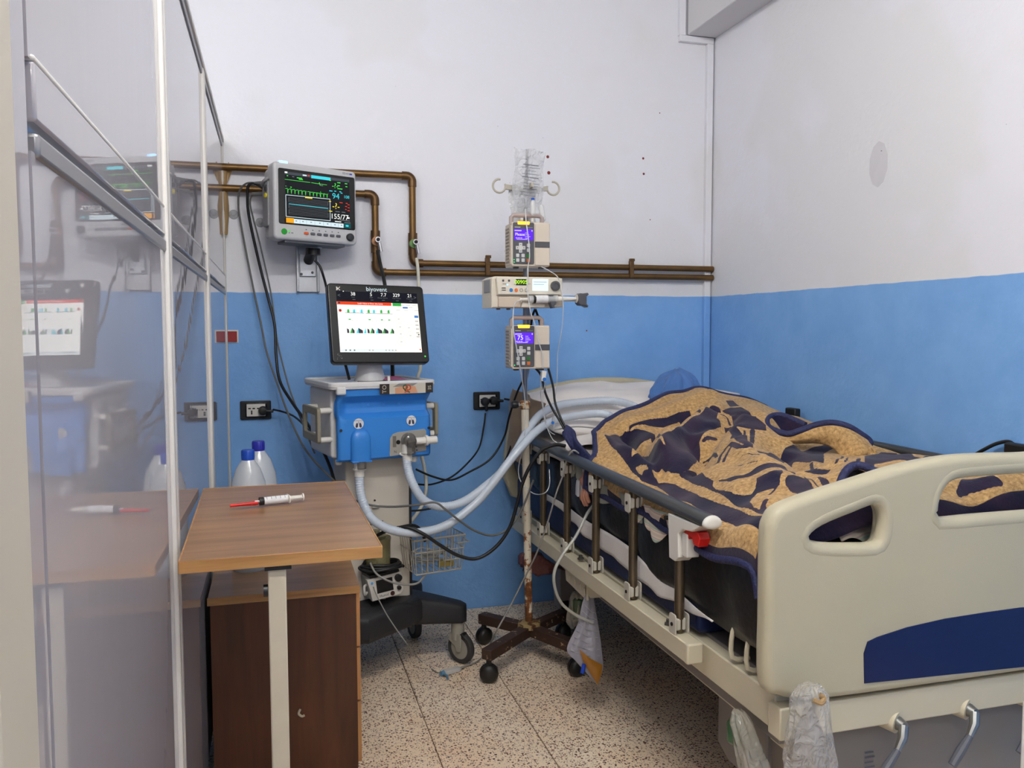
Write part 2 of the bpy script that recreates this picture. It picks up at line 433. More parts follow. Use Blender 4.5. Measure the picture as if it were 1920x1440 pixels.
# plaster marks and red spots on the back wall, grey scuffs
M_red = mat('dried_red_spots', S(120, 40, 34), .6); M_scuff = mat('grey_plaster_patch', S(214, 213, 217), .7, var=.08, scale=30)
def spot(pt, r, m, nm='stain', sq=1.0, parent=wb, ax='y'):
    prof = [(0.0001, .0012), (r*.6, .001), (r, 0)]
    R = Matrix.Rotation(radians(90), 3, 'X') if ax == 'y' else Matrix.Rotation(radians(-90), 3, 'Y')
    o = MB().lathe(prof, (0, 0, 0), 10, R, cap=False).build(nm, m, parent); o.location = pt; o.scale = (1, 1, sq) ; return o
for q, r in (((1.2859, 3.8560, 2.1801), .0075), ((1.2914, 3.8560, 2.1044), .0085), ((1.7866, 3.8560, 2.1995), .006), ((1.7901, 3.8560, 2.1237), .006), ((1.8272, 3.8560, 1.8987), .003), ((1.8744, 3.8560, 2.4270), .003), ((1.4895, 3.8560, 1.3441), .004)):
    spot(q, r, M_red)
pt = spot((2.1650, 2.6258, 1.9582), .05, M_scuff, 'plaster_patch', 1.7, wr, 'x')
spot((2.1650, 2.6106, 2.0037), .005, M_gap, 'stain', .5, wr, 'x')
for k in range(5): spot((random.uniform(2.15, 2.16), YB-.0005, random.uniform(1.55, 1.6)), .01, M_scuff)

# ------------------------------------------------------------------ left partition of glossy panels
wl = bpy.data.objects.new('wall_left', None); COL.objects.link(wl); struct(wl); wl.location = (XL, 0, 0)
wl['label'] = 'glossy white laminate partition with white aluminium posts on the left'
posts = [.80, 1.755, 2.79, 3.83]
for a, b_ in zip(posts[:-1], posts[1:]):
    for z0, z1, nm in ((.03, 1.505, 'panel'), (1.585, 2.13, 'panel')):
        MB().box((-.02, (a+b_)/2, (z0+z1)/2), (.04, b_-a-.03, z1-z0)).build(nm, PANEL, wl, smooth=0)
    MB().box((-.012, (a+b_)/2, 1.558), (.030, b_-a-.045, .052)).build('transom', PANEL, wl, bevel=.003)
    MB().box((-.008, (a+b_)/2, 1.5865), (.022, b_-a-.045, .006)).build('transom_lip', M_alu, wl, bevel=.002)
    MB().box((-.009, (a+b_)/2, 1.512), (.026, b_-a-.05, .022)).build('window_strip', M_strip, wl, bevel=.004)
    MB().box((-.009, (a+b_)/2, 2.146), (.026, b_-a-.04, .022)).build('top_strip', M_strip, wl, bevel=.003)
    MB().box((-.014, (a+b_)/2, .02), (.03, b_-a-.04, .05)).build('bottom_rail', M_alu, wl, bevel=.003)
MB().box((-.015, 2.30, 2.165), (.05, 3.08, .016)).build('top_rail', M_alu, wl, bevel=.003)
for i, py in enumerate(posts):
    if i == 3:
        MB().box((-.012, py+.006, 1.08), (.034, .036, 2.15)).build('post', M_alu, wl, bevel=.004)
    elif i > 0:
        for s_ in (-1, 1):
            MB().box((-.009, py+s_*.0165, 1.08), (.034, .030, 2.15)).build('post', M_alu, wl, bevel=.006, seg=3)
        MB().box((-.016, py, 1.08), (.03, .006, 2.15)).build('post_joint', M_gap, wl)
# door-side end of the partition: broad glossy post and jamb
MB().box((-.018, .775, 1.1), (.036, .075, 2.2)).build('end_post', PANEL, wl, bevel=.008, seg=3)
MB().box((-.010, .725, 1.1), (.042, .045, 2.2)).build('end_post', PANEL, wl, bevel=.008, seg=3)
M_jamb = mat('cream_door_jamb', S(196, 188, 172), .45)
MB().box((-.012, .655, 1.1), (.06, .095, 2.2)).build('jamb', M_jamb, wl, bevel=.006, seg=3)
M_jw = mat('white_door_jamb', S(226, 222, 216), .45)
jr = struct(MB().box((.902, .75, 1.1), (.07, .05, 2.2)).build('trim_2', M_jw, bevel=.003))

# brown tape wound round the corner post
M_tape = mat('brown_tape', S(168, 138, 96), .55, var=.3, scale=25, bump=.3, bscale=40)
def tapefn(u, v):
    a = u*pi*1.2-pi*.1; z = 2.07-.30*v; r = .020+.004*sin(9*v+4*u)+.006*max(0, .25-v)*3
    return (XL+.002+abs(sin(a))*r*.9, 3.84+cos(a)*r*1.1, z+.01*sin(6*u))
tag(MB().grid(tapefn, 14, 14).build('brown_tape', M_tape, smooth=50), 'brown packing tape wound round the partition corner post by the pipes', 'tape')
tag(MB().grid(lambda u, v: (-.185+.028*u, 3.83+.006*sin(5*u), 2.045-.075*v*(1-u*.9)+.003*sin(9*v)), 8, 8).build('brown_tape', M_tape, smooth=50), 'torn brown tape flap under the upper pipe at the corner', 'tape')

# ------------------------------------------------------------------ ceiling lamps (above the frame)
M_lampb = mat('lamp_body_white', S(235, 235, 232), .5); M_tubeL = mat('lit_fluorescent_tube', (1, .97, .94, 1), .5, emit=4.0)
for i, (lx, ly, lz, lr) in enumerate(LAMPS):
    t = thing('fluorescent_lamp', ('white twin tube ceiling lamp over the foot of the bed', 'white twin tube ceiling lamp behind the doorway', 'white twin tube ceiling lamp beyond the partition')[i], 'lamp', (lx, ly, 3.16), (0, 0, lr), 'ceiling lamps')
    MB().box((0, 0, -.03), (1.25, .16, .06)).build('lamp_body', M_lampb, t, bevel=.006)
    for s_ in (-1, 1): MB().cyl((-.58, s_*.04, -.075), (.58, s_*.04, -.075), .014, seg=12).build('tube', M_tubeL, t)

# ------------------------------------------------------------------ copper gas pipes on the back wall
M_pipe = mat('tarnished_copper', S(128, 98, 58), .42, .75, var=.45, scale=12, dark=S(84, 62, 40))
M_pipe2 = mat('tarnished_brass_fitting', S(120, 92, 60), .4, .75, var=.4, scale=25, dark=S(70, 50, 34))
YP = 3.82
def pipe_run(label, zt, xv, zl, x1, x0=XL-.02):
    t = thing('gas_pipe', label, 'pipe', (xv, YP, zl), (0, 0, 0), 'copper gas pipes')
    def pp(mb, nm, m): o = mb.build(nm, m, t, smooth=50); o.data.transform(Matrix.Translation((-xv, -YP, -zl))); return o
    pp(MB().cyl((x0, YP, zt), (xv-.02, YP, zt), .0155), 'pipe', M_pipe)
    pp(MB().cyl((xv, YP, zt-.02), (xv, YP, zl+.02), .0155), 'pipe', M_pipe)
    pp(MB().cyl((xv+.02, YP, zl), (x1, YP, zl), .0145), 'pipe', M_pipe)
    for s_, zz, sx in ((1, zt, -1), (-1, zl, 1)):
        arc = [(xv+sx*.046, YP, zz), (xv+sx*.026, YP, zz)]
        arc += [(xv+sx*.026*(1-sin(a)), YP, zz-s_*.026*(1-cos(a))) for a in [pi/2*k/6 for k in range(1, 7)]]
        arc += [(xv, YP, zz-s_*.048)]
        pp(MB().tube(arc, .0195, 14), 'elbow', M_pipe2)
    return t, pp
t1, pp1 = pipe_run('upper copper pipe running to the outer elbow and the white hose valve', 2.05, .622, 1.656, XR-.004)
t2, pp2 = pipe_run('lower copper pipe running to the inner elbow and the black hose valve', 1.960, .452, 1.612, XR-.004)
M_chrome = mat('chrome', S(205, 205, 208), .18, 1.0)
for (t, pp, xv, zv, ring) in ((t1, pp1, .622, 1.742, S(92, 130, 70)), (t2, pp2, .452, 1.748, S(140, 96, 60))):
    pp(MB().cyl((xv, YP, zv-.05), (xv, YP, zv+.05), .0215, seg=16), 'tee_fitting', M_pipe2)
    mr = mat('valve_ring_%d' % int(xv*100), ring, .4, .3)
    pp(MB().cyl((xv, YP-.015, zv), (xv, YP-.034, zv), .020, seg=16), 'valve_ring', mr)
    pp(MB().cyl((xv+.004, YP-.03, zv+.004), (xv+.004, YP-.068, zv+.004), .0125, seg=14), 'valve_body', M_chrome)
    pp(MB().cyl((xv+.004, YP-.067, zv+.004), (xv+.004, YP-.072, zv+.004), .008, seg=14), 'valve_bore', M_gap)
    pp(MB().cyl((xv+.010, YP-.05, zv-.004), (xv+.018, YP-.052, zv-.048), .0085, seg=12), 'hose_barb', M_chrome)
for k, (px, zz) in enumerate(((.972, 1.665), (1.705, 1.675))):
    t = thing('pipe_clamp', ('brass pipe clamp behind the infusion pumps', 'brass pipe clamp over the pillow end of the bed')[k], 'clamp', (px, YP, 1.63), (0, 0, 0), 'pipe clamps')
    MB().box((0, -.012, .015), (.022, .022, .086)).build('clamp_strap', M_pipe2, t, bevel=.003)
    MB().box((.005, -.008, .062), (.026, .016, .014)).build('clamp_lug', M_pipe2, t, bevel=.002)

# ------------------------------------------------------------------ sockets and red card on the back wall
M_blk = mat('black_plastic', S(26, 25, 26), .4); M_wht = mat('white_plastic', S(222, 218, 210), .42)
M_rub = mat('black_rubber', S(20, 20, 21), .5)
M_hole = mat('socket_hole', S(10, 10, 10), .8)
def outlet(x0, x1, z0, z1, label, plugs):
    cx, cz = (x0+x1)/2, (z0+z1)/2
    t = thing('wall_socket', label, 'socket', (cx, YB, cz), (0, 0, 0), 'wall sockets')
    hw, hh = (x1-x0)/2, (z1-z0)/2
    MB().prism(rect(-hw, -hh, hw, hh, .006), -.012, 0, r=.003).build('frame', M_blk, t)
    MB().prism(rect(-hw*.66, -hh*.78, hw*.74, hh*.78, .003), -.016, -.01, r=.002).build('inner_frame', mat('black_gloss', S(15, 15, 16), .2), t)
    fp = MB().prism(rect(-hw*.58, -hh*.66, hw*.62, hh*.66, .002), -.018, -.014, r=.001).build('socket_plate', M_wht, t)
    f = Flat()
    for dx in ((-.26, .30) if plugs == 1 else (-.3, .3)):
        c = hw*dx
        for (a, b_, ww, h_) in ((-.009, .008, .0055, .0028), (.009, .008, .0055, .0028), (0, -.004, .003, .003), (0, -.013, .0028, .0055)):
            f.rect(c+a-ww, b_-h_, c+a+ww, b_+h_, M_hole)
    f.build('slots', fp, (0, -.0183, 0))
    return t
o1 = outlet(-.149, -.017, .954, 1.037, 'black framed double socket between the partition and the ventilator', 1)
o2 = outlet(.911, 1.042, .967, 1.053, 'black framed double socket with two plugs behind the bed head', 2)
def plug(loc, lead, label):
    t = thing('power_plug', label, 'plug', loc, (0, 0, 0), 'black power plugs')
    MB().lathe([(.019, 0), (.0205, .006), (.0205, .02), (.016, .034), (.010, .036)], (0, 0, 0), 20, Matrix.Rotation(radians(90), 3, 'X')).build('plug_body', M_rub, t)
    d = Vector(lead).normalized()
    MB().tube([Vector((0, -.022, 0)), Vector((0, -.024, 0))+d*.02, Vector((0, -.022, 0))+d*.045], [.012, .0085, .006], 10).build('strain_relief', M_rub, t)
    return t
plug((-.052, YB-.019, .994), (1, -.15, -.05), 'round black plug in the socket near the partition')
plug((.962, YB-.019, 1.008), (.08, -.2, -1), 'black plug with its lead hanging down, beside the bed head')
plug((1.004, YB-.019, 1.012), (1, -.1, -.02), 'black plug with its lead running behind the pillow')
rc = thing('call_card', 'small red card with white edge stuck on the blue wall beside the partition', 'card', (-.176, YB, 1.322))
MB().prism(rect(-.02, -.027, .027, .029), -.004, 0).build('backing', M_wht, rc)
MB().box((-.001, -.008, 0), (.044, .008, .046)).build('red_card', mat('red_card', S(150, 36, 38), .5), rc, bevel=.002)
# clear suction hooks
M_clear = film('clear_vinyl', S(225, 228, 232), clear=.55, rough=.05, bump=.8, bscale=60, gloss=1.0)
for q, lb in (((-0.1572, 3.8500, 1.8533), 'clear suction cup hook by the corner holding the grey lead'), ((-0.0466, 3.8500, 1.8225), 'clear suction cup hook at the left edge of the patient monitor')):
    o = MB().lathe([(.021, 0), (.020, .003), (.012, .007), (.006, .012), (.006, .018), (.001, .019)], (0, 0, 0), 18, Matrix.Rotation(radians(90), 3, 'X')).build('suction_hook', M_clear); o.location = (q[0], YB-.001, q[2])
    tag(o, lb, 'hook')

# ------------------------------------------------------------------ patient monitor on its wall bracket
def em(name, r, g, b, k=1.0): return mat(name, S(r, g, b), .5, emit=k*.5, spec=0.1, dim=True)
E_wht = em('screen_white', 250, 250, 245, 1.15); E_grn = em('screen_green', 90, 240, 90, 1.0); E_cyn = em('screen_cyan', 70, 220, 235, 1.0)
E_yel = em('screen_yellow', 250, 225, 60, 1.0); E_red = em('screen_red', 235, 70, 50, .9); E_org = em('screen_orange', 245, 170, 30, 1.0)
E_dark = em('screen_dark', 44, 46, 52, .5); E_gry = em('screen_grey', 120, 124, 128, .8); E_teal = em('screen_teal', 25, 92, 96, .8); E_pale = em('screen_pale', 220, 240, 246, 1.0)
E_blk = mat('screen_black', S(16, 16, 18), .12)
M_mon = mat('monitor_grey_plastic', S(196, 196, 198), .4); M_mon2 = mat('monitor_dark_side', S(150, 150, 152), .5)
M_kg = mat('button_dark_grey', S(88, 90, 98), .45); M_knob = mat('knob_charcoal', S(52, 54, 58), .4)

mn = thing('patient_monitor', 'grey patient monitor with green traces on its dark screen, mounted high on the back wall', 'monitor', (.180, 3.637, 1.878), (radians(-2), radians(1.0), radians(20.4)))
W_, H_ = .37, .318
MB().prism(rect(-W_/2, -H_/2, W_/2, H_/2, .018, 6), -.012, .06, r=.012).build('front_shell', M_mon, mn)
MB().prism(rect(-W_/2+.012, -H_/2+.012, W_/2-.012, H_/2-.01, .02, 5), .05, .135, r=.02).build('rear_shell', M_mon, mn)
# nx, nz in 0..1 of the face, z down
def fx(a): return -W_/2+a*W_
def fz(b): return H_/2-b*H_
MB().prism(rect(fx(.055), fz(.80), fx(.975), fz(.085), .008), -.0145, -.008, r=.002).build('bezel', E_blk, mn)
f = Flat()
X0, X1, Z0, Z1 = .128, .905, .125, .785
def dx(a): return fx(X0+(X1-X0)*a)
def dz(b): return fz(Z0+(Z1-Z0)*b)
f.rect(dx(0), dz(1), dx(1), dz(0), E_dark)
f.rect(dx(0), dz(.055), dx(1), dz(0), em('screen_bar', 78, 84, 92, .8)); f.rect(dx(0), dz(.03), dx(.04), dz(.0), E_wht)
f.rect(dx(.40), dz(.065), dx(.70), dz(.005), E_cyn); f.rect(dx(.27), dz(.04), dx(.33), dz(.015), E_pale); f.rect(dx(.345), dz(.035), dx(.375), dz(.01), E_red)
LW = .0016
f.line([(dx(0), dz(.155)), (dx(.38), dz(.155))], LW, E_grn); f.line([(dx(.40), dz(.155)), (dx(.52), dz(.16)), (dx(.525), dz(.13)), (dx(.532), dz(.185)), (dx(.537), dz(.16)), (dx(.64), dz(.162))], LW, E_grn)
pts = []
for k in range(12):
    if k == 6: f.line(pts, LW*.9, E_grn); pts = []
    a = .005+.0535*k+(.012 if k >= 6 else 0)
    pts += [(dx(a), dz(.335+.002*k)), (dx(a+.030), dz(.325+.002*k)), (dx(a+.036), dz(.42)), (dx(a+.042), dz(.345)), (dx(a+.052), dz(.34))]
f.line(pts, LW*.9, E_grn)
f.line([(dx(.54), dz(.31)), (dx(.54), dz(.42))], LW, E_grn)
f.line([(dx(.01), dz(.455)), (dx(.685), dz(.44)), (dx(.685), dz(.875)), (dx(.01), dz(.875)), (dx(.01), dz(.455))], .0022, E_pale)
f.rect(dx(.30), dz(.475), dx(.41), dz(.45), E_yel)
for k in range(12):
    zz = .505+.029*k
    f.line([(dx(.05), dz(zz)), (dx(.65), dz(zz-.008))], .0010, E_gry)
f.line([(dx(.05), dz(.625)), (dx(.65), dz(.635))], .0022, E_cyn)
for k in range(3): f.line([(dx(.05), dz(.50+.12*k)), (dx(.05), dz(.585+.12*k))], .0014, E_gry); f.line([(dx(.65), dz(.49+.12*k)), (dx(.65), dz(.575+.12*k))], .0014, E_gry)
f.text('-?-', dx(.765), dz(.165), .030, E_grn); f.text('94', dx(.775), dz(.375), .034, E_cyn); f.text('108', dx(.945), dz(.365), .018, E_cyn)
f.text('-?-', dx(.775), dz(.575), .036, E_yel); f.text('155/77', dx(.83), dz(.785), .030, E_wht); f.rect(dx(.95), dz(.80), dx(.99), dz(.77), E_wht)
for a, b_, ww, m_ in ((.80, .09, .05, E_grn), (.92, .09, .04, E_grn), (.80, .15, .04, E_grn), (.80, .21, .08, E_grn), (.93, .15, .03, E_grn), (.67, .065, .03, E_grn), (.67, .275, .05, E_cyn), (.75, .27, .03, E_cyn), (.83, .27, .03, E_cyn), (.85, .295, .03, E_cyn),
                      (.83, .49, .05, E_red), (.93, .49, .03, E_red), (.96, .515, .03, E_red), (.92, .555, .03, E_red), (.96, .575, .03, E_red), (.92, .615, .02, E_red), (.955, .635, .035, E_red), (.66, .49, .035, E_yel), (.66, .685, .05, E_yel), (.76, .68, .07, E_gry), (.86, .68, .06, E_gry), (.82, .845, .12, E_gry), (.93, .845, .06, E_gry), (.75, .88, .10, E_wht), (.90, .885, .10, E_gry), (.02, .085, .02, E_grn), (.10, .09, .03, E_gry), (.17, .10, .08, E_grn), (.20, .125, .06, E_grn), (.0, .29, .008, E_grn), (.07, .30, .02, E_grn), (.52, .195, .05, E_gry)):
    f.rect(dx(a), dz(b_+.010), dx(a+ww), dz(b_-.006), m_)
f.rect(dx(0), dz(1), dx(.115), dz(.905), E_org); f.rect(dx(.115), dz(1), dx(.885), dz(.915), E_pale); f.rect(dx(.89), dz(1), dx(1), dz(.905), E_teal)
f.rect(dx(.92), dz(.97), dx(.965), dz(.935), E_cyn)
for k, a in enumerate((.15, .25, .375, .51, .63, .745, .85)):
    f.rect(dx(a-.012), dz(.96), dx(a+.012), dz(.945), E_gry)
    if k < 6: f.line([(dx(a+.055), dz(.995)), (dx(a+.055), dz(.92))], .0008, E_gry)
f.build('display', mn, (0, -.0148, 0))
f = Flat(); f.text('EDAN', fx(.873), fz(.045), .013, M_kg); f.rect(fx(.915), fz(.056), fx(.945), fz(.036), mat('logo_blue', S(50, 60, 170), .4)); f.build('logo', mn, (0, -.0123, 0))
MB().prism(rect(fx(.075), fz(.04), fx(.175), fz(-.018), .005), -.010, .02, r=.003).build('alarm_light', em('alarm_blue_white', 150, 195, 255, 2.6), mn)
R90 = Matrix.Rotation(radians(90), 3, 'X')
MB().lathe([(.0125, 0), (.0125, .003), (.010, .004)], (fx(.115), -.011, fz(.898)), 18, R90).build('power_button', em('power_green', 60, 180, 70, .5), mn)
f = Flat(); f.disc(fx(.172), fz(.885), .004, E_grn); f.rect(fx(.165), fz(.915), fx(.18), fz(.905), M_kg); f.rect(fx(.195), fz(.913), fx(.22), fz(.903), M_kg)
for k in range(6): f.rect(fx(.365+.078*k), fz(.855), fx(.38+.078*k), fz(.842), M_kg)
f.build('panel_print', mn, (0, -.0123, 0))
for k in range(6):
    MB().prism(rect(fx(.345+.078*k), fz(.915), fx(.40+.078*k), fz(.88), .004), -.016, -.008, r=.002).build('button', mat('button_orange', S(222, 96, 38), .45) if k == 0 else M_kg, mn)
MB().lathe([(.0165, 0), (.0165, .012), (.014, .016), (.004, .017)], (fx(.905), -.011, fz(.90)), 22, R90).build('knob', M_knob, mn)
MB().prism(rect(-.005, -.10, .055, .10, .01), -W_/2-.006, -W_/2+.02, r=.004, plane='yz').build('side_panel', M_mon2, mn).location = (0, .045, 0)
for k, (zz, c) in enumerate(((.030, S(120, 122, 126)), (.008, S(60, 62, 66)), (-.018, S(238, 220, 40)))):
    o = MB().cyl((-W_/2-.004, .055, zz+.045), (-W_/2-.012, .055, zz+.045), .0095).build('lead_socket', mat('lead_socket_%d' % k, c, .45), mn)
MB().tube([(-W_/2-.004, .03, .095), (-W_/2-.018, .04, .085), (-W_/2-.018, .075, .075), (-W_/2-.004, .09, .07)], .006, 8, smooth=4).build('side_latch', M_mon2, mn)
MB().box((0, .045, -H_/2-.004), (.27, .085, .012)).build('foot_plate', M_kg, mn, bevel=.003)

M_alum = mat('brushed_aluminium', S(178, 179, 182), .35, .7, var=.12, scale=60)
br = thing('wall_bracket', 'aluminium wall channel and swivel arm holding up the patient monitor', 'bracket', (.152, YB, 1.53))
MB().box((0, -.010, .115), (.098, .012, .25)).build('channel_back', M_alum, br, bevel=.001)
for s_ in (-1, 1): MB().box((s_*.044, -.017, .115), (.010, .026, .25)).build('channel_side', M_alum, br, bevel=.002)
MB().box((0, -.020, .108), (.070, .014, .10)).build('slide_plate', M_alum, br, bevel=.002)
for s_ in (-1, 1): MB().lathe([(.006, 0), (.006, .003), (.003, .004)], (s_*.024-.004, -.027, .072+.004*s_), 10, R90).build('screw', M_kg, br)
MB().cyl((.004, -.024, .13), (.02, -.13, .168), .022, .02, seg=16).build('arm', M_blk, br)
MB().cyl((.02, -.125, .145), (.02, -.125, .178), .032, .030, seg=18).build('swivel', M_blk, br)
MB().lathe([(.030, 0), (.034, .004), (.055, .014), (.058, .017)], (.025, -.128, .172), 22).build('mount_cone', M_alum, br)
o = MB().box((0, 0, 0), (.155, .12, .006)).build('mount_plate', M_alum, br, bevel=.001); o.location = (.03, -.13, .1925); o.rotation_euler = (0, 0, radians(20))

# ------------------------------------------------------------------ ventilator
vt = thing('ventilator', 'blue and white ventilator on a column with a black screen and black wheeled base', 'ventilator', (.350, 3.28, 0), (0, 0, radians(12)))
M_vb = mat('ventilator_blue', S(52, 128, 208), .35); M_vw = mat('ventilator_white', S(214, 213, 212), .38); M_vc = mat('column_cream', S(206, 198, 184), .45, var=.05, scale=6)
M_vk = mat('base_black', S(42, 42, 45), .55, bump=.15, bscale=200)
# blue front: curved shelf under the lid, then a flat face
def front(u, v):
    x = -.178+.368*u
    prof = [(1.135, -.196), (1.108, -.193), (1.096, -.178), (1.080, -.160), (1.062, -.156), (1.042, -.160), (1.030, -.178), (1.022, -.188), (.96, -.190), (.90, -.190), (.875, -.188), (.866, -.178)]
    q = v*(len(prof)-1); k = min(int(q), len(prof)-2); t_ = q-k
    z = prof[k][0]*(1-t_)+prof[k+1][0]*t_; y = prof[k][1]*(1-t_)+prof[k+1][1]*t_
    e = min(u/.12, 1.0)
    e = e*e*(3-2*e)
    if z > 1.02 and z < 1.11: y = -.190+(y+.190)*e
    if u < .04: y += .012*(1-u/.04)**2
    if u > .96: y += .012*((u-.96)/.04)**2
    return (x, y, z)
mb = MB().grid(front, 40, 45)
fr = mb.build('blue_front', M_vb, vt, smooth=40)
sd = fr.modifiers.new('thick', 'SOLIDIFY'); sd.thickness = .03; sd.offset = -1
# dome over the left port and flange
def dome(u, v):
    a = pi*u; h = v
    x = -.092-.038*cos(a)
    if h < .7: z = .868+(h/.7)*.075; d = .024*max(0.0, sin(a))**.6
    else:
        t_ = (h-.7)/.3*pi/2; z = .943+.045*sin(t_); ct = max(0.0, cos(t_)); d = .024*max(0.0, sin(a))**.6*ct; x = -.092-.038*cos(a)*ct**.8
    return (x, -.189-d, z)
MB().grid(dome, 22, 20).build('port_dome', M_vb, vt, smooth=60)
MB().box((-.092, -.19, .867), (.076, .045, .006)).build('dome_floor', M_vb, vt, bevel=.002)
MB().prism(rect(-.186, .875, .19, 1.13, .012), -.135, .165, r=.01).build('body_shell', M_vw, vt)
# lid with raised rim
MB().prism([rect(-.205, -.205, .205, .185, .03)], 1.133, 1.152, r=.006, plane='xy').build('lid', M_vw, vt)
MB().prism([rect(-.207, -.207, .207, .187, .03), rect(-.192, -.190, .192, .172, .02)], 1.140, 1.160, r=.005, plane='xy').build('lid_rim', M_vw, vt)
MB().box((-.165, -.197, 1.130), (.035, .026, .030)).build('lid_clip', M_vw, vt, bevel=.006, seg=3)
for k in range(3): MB().lathe([(.005, 0), (.006, .003)], (-.07+.06*k+.02, -.157, 1.070), 10, R90).build('shelf_peg', M_vb, vt)
for xx, zz in ((-.165, .985), (.178, .975)): MB().lathe([(.005, 0), (.0055, .003), (.003, .004)], (xx, -.190, zz), 10, R90).build('screw', M_blk, vt)
# side handles
M_hand = mat('handle_khaki', S(134, 128, 110), .45)
for s_ in (-1, 1):
    hd = MB().prism([rect(-.145, .935, .075, 1.065, .012), rect(-.115, .965, .05, 1.037, .006)], s_*.232-.007, s_*.232+.007, r=.003, plane='yz').build('side_handle', M_hand, vt)
    for zz in (.945, 1.053):
        for yy in (-.125, .055): MB().cyl((s_*.18, yy, zz), (s_*.228, yy, zz), .011, seg=12).build('standoff', M_wht, hd)
# connector plate
M_plate = mat('connector_plate', S(158, 154, 146), .45)
MB().prism([(.02, .876), (.168, .888), (.168, .966), (.160, .972), (.055, .966), (.034, .960), (.022, .945)], -.1925, -.186, r=.0015).build('connector_plate', M_plate, vt)
f = Flat()
f.text('N', .042, .892, .014, M_blk); f.disc(.054, .928, .0085, M_blk); f.rect(.032, .91, .046, .952, mat('plate_print', S(110, 104, 96), .5))
for a, b_ in ((.082, .902), (.086, .89), (.126, .906), (.128, .893)): f.disc(a, b_, .004, M_kg, 8)
f.build('plate_print', vt, (0, -.1928, 0))
M_elb = film('smoky_elbow', S(96, 92, 88), clear=.35, rough=.1, bump=.1, gloss=.8)
MB().lathe([(.030, 0), (.030, .008), (.024, .010), (.024, .030), (.017, .034), (.017, .044), (.009, .045)], (.094, -.192, .932), 22, R90).build('elbow_cap', M_elb, vt)
MB().cyl((.094, -.222, .93), (.094, -.222, .882), .0165, seg=16).build('elbow_down', M_elb, vt)
for a, b_, r in ((.112, .152, .0135), (.150, .160, .020), (.158, .196, .0145)): MB().cyl((a, -.222, .932), (b_, -.222, .932), r, seg=18).build('side_port', M_wht, vt)
MB().cyl((-.092, -.203, .868), (-.092, -.203, .840), .0165, seg=16).build('left_port', M_elb, vt)
MB().cyl((.060, -.193, .884), (.072, -.206, .878), .0055, seg=10).build('small_nipple', M_wht, vt)
f = Flat()
M_lung = mat('lung_print', S(48, 42, 62), .5); M_badge = mat('badge_white', S(222, 222, 224), .5)
for cx, cz, t_ in ((-.098, 1.006, 'INSPIRATION'), (.108, 1.007, 'EXPIRATION')):
    f.disc(cx, cz, .0195, M_badge, 24); f.text(t_, cx, cz+.011, .0055, M_lung)
    for s_ in (-1, 1): f.poly([(cx+s_*a, cz-.006+b_) for a, b_ in ((.002, .004), (.004, .009), (.008, .009), (.011, .002), (.012, -.006), (.008, -.009), (.003, -.006))], M_lung)
    f.line([(cx, cz+.008), (cx, cz-.001)], .0016, M_lung)
f.build('lung_badges', vt, (0, -.1903, 0))
# printed paper tape along the lid edge
f = Flat(); M_tp = mat('tape_paper', S(196, 190, 176), .6); M_tb = mat('tape_brown', S(44, 36, 30), .6); M_skin = mat('tape_tan', S(204, 150, 116), .6); M_tg = mat('tape_green', S(44, 92, 50), .6); M_to = mat('tape_orange', S(200, 76, 40), .6); M_tgy = mat('tape_grey', S(130, 128, 124), .6)
x0, x1, z0, z1 = -.022, .190, 1.112, 1.150
f.rect(x0, z0, x1, z1, M_tp); f.rect(x0, z0, x0+.038, z1, M_tb); f.rect(x1-.030, z0, x1, z1, M_tb)
f.text('TO', x0+.019, (z0+z1)/2, .022, M_tp, rot=pi/2); f.text('SE', x1-.015, (z0+z1)/2, .018, M_tp, rot=-pi/2)
f.poly([(x0+.06, z0), (x0+.06, z0+.022), (x0+.09, z0+.028), (x0+.14, z0+.026), (x0+.15, z0)], M_skin); f.poly([(x0+.05, z0+.026), (x0+.075, z1), (x0+.15, z1), (x0+.13, z0+.028)], M_tgy)
f.ring(x0+.10, z0+.024, .008, .004, M_tg); f.ring(x0+.112, z0+.022, .009, .004, M_to); f.line([(x0+.098, z0+.012), (x0+.118, z0+.004)], .004, M_tg); f.line([(x0+.116, z0+.014), (x0+.098, z0+.004)], .004, M_to)
f.build('printed_tape', vt, (0, -.2085, 0), label='printed paper strip stuck along the lid edge')
# papers on the lid
o = MB().prism([(-.07, -.07), (.03, -.085), (.05, -.01), (-.06, 0)], 0, .003, plane='xy').build('paper_scrap', M_tgy, vt); o.location = (0, -.06, 1.1525)
o = MB().grid(lambda u, v: (-.02+.10*u, -.055*v, .004+.012*sin(pi*u)*(1-v)), 8, 6).build('pink_scrap', mat('pink_paper', S(156, 70, 112), .6), vt); o.location = (.055, -.05, 1.154)
MB().box((.047, -.115, 1.163), (.010, .008, .022)).build('clip_tab', M_wht, vt, bevel=.002)
# screen stand and screen
MB().lathe([(.062, 0), (.056, .02), (.050, .045), (.046, .075)], (.0, -.03, 1.152), 24).build('screen_stand', M_mon, vt)
sc = MB().prism(rect(-.1905, -.156, .1905, .156, .016, 6), -.018, .018, r=.006).build('screen', mat('screen_shell_black', S(20, 20, 22), .3), vt)
sc.location = (.020, -.075, 1.3696); sc.rotation_euler = (radians(-16), radians(.9), radians(-2))
MB().prism(rect(-.11, -.10, .11, .10, .02), .016, .05, r=.015).build('screen_back', M_blk, sc)
f = Flat()
def vx(a): return -.1905+.381*a
def vz(b): return .156-.312*b
sx0, sx1 = .085, .925
def ex(a): return vx(sx0+(sx1-sx0)*a)
E_navy = em('vent_bar_navy', 34, 36, 52, .35); E_page = em('vent_page', 252, 250, 244, 1.25); E_bred = em('vent_red', 236, 70, 30, 1.0); E_vg = em('vent_green', 60, 190, 80, .9)
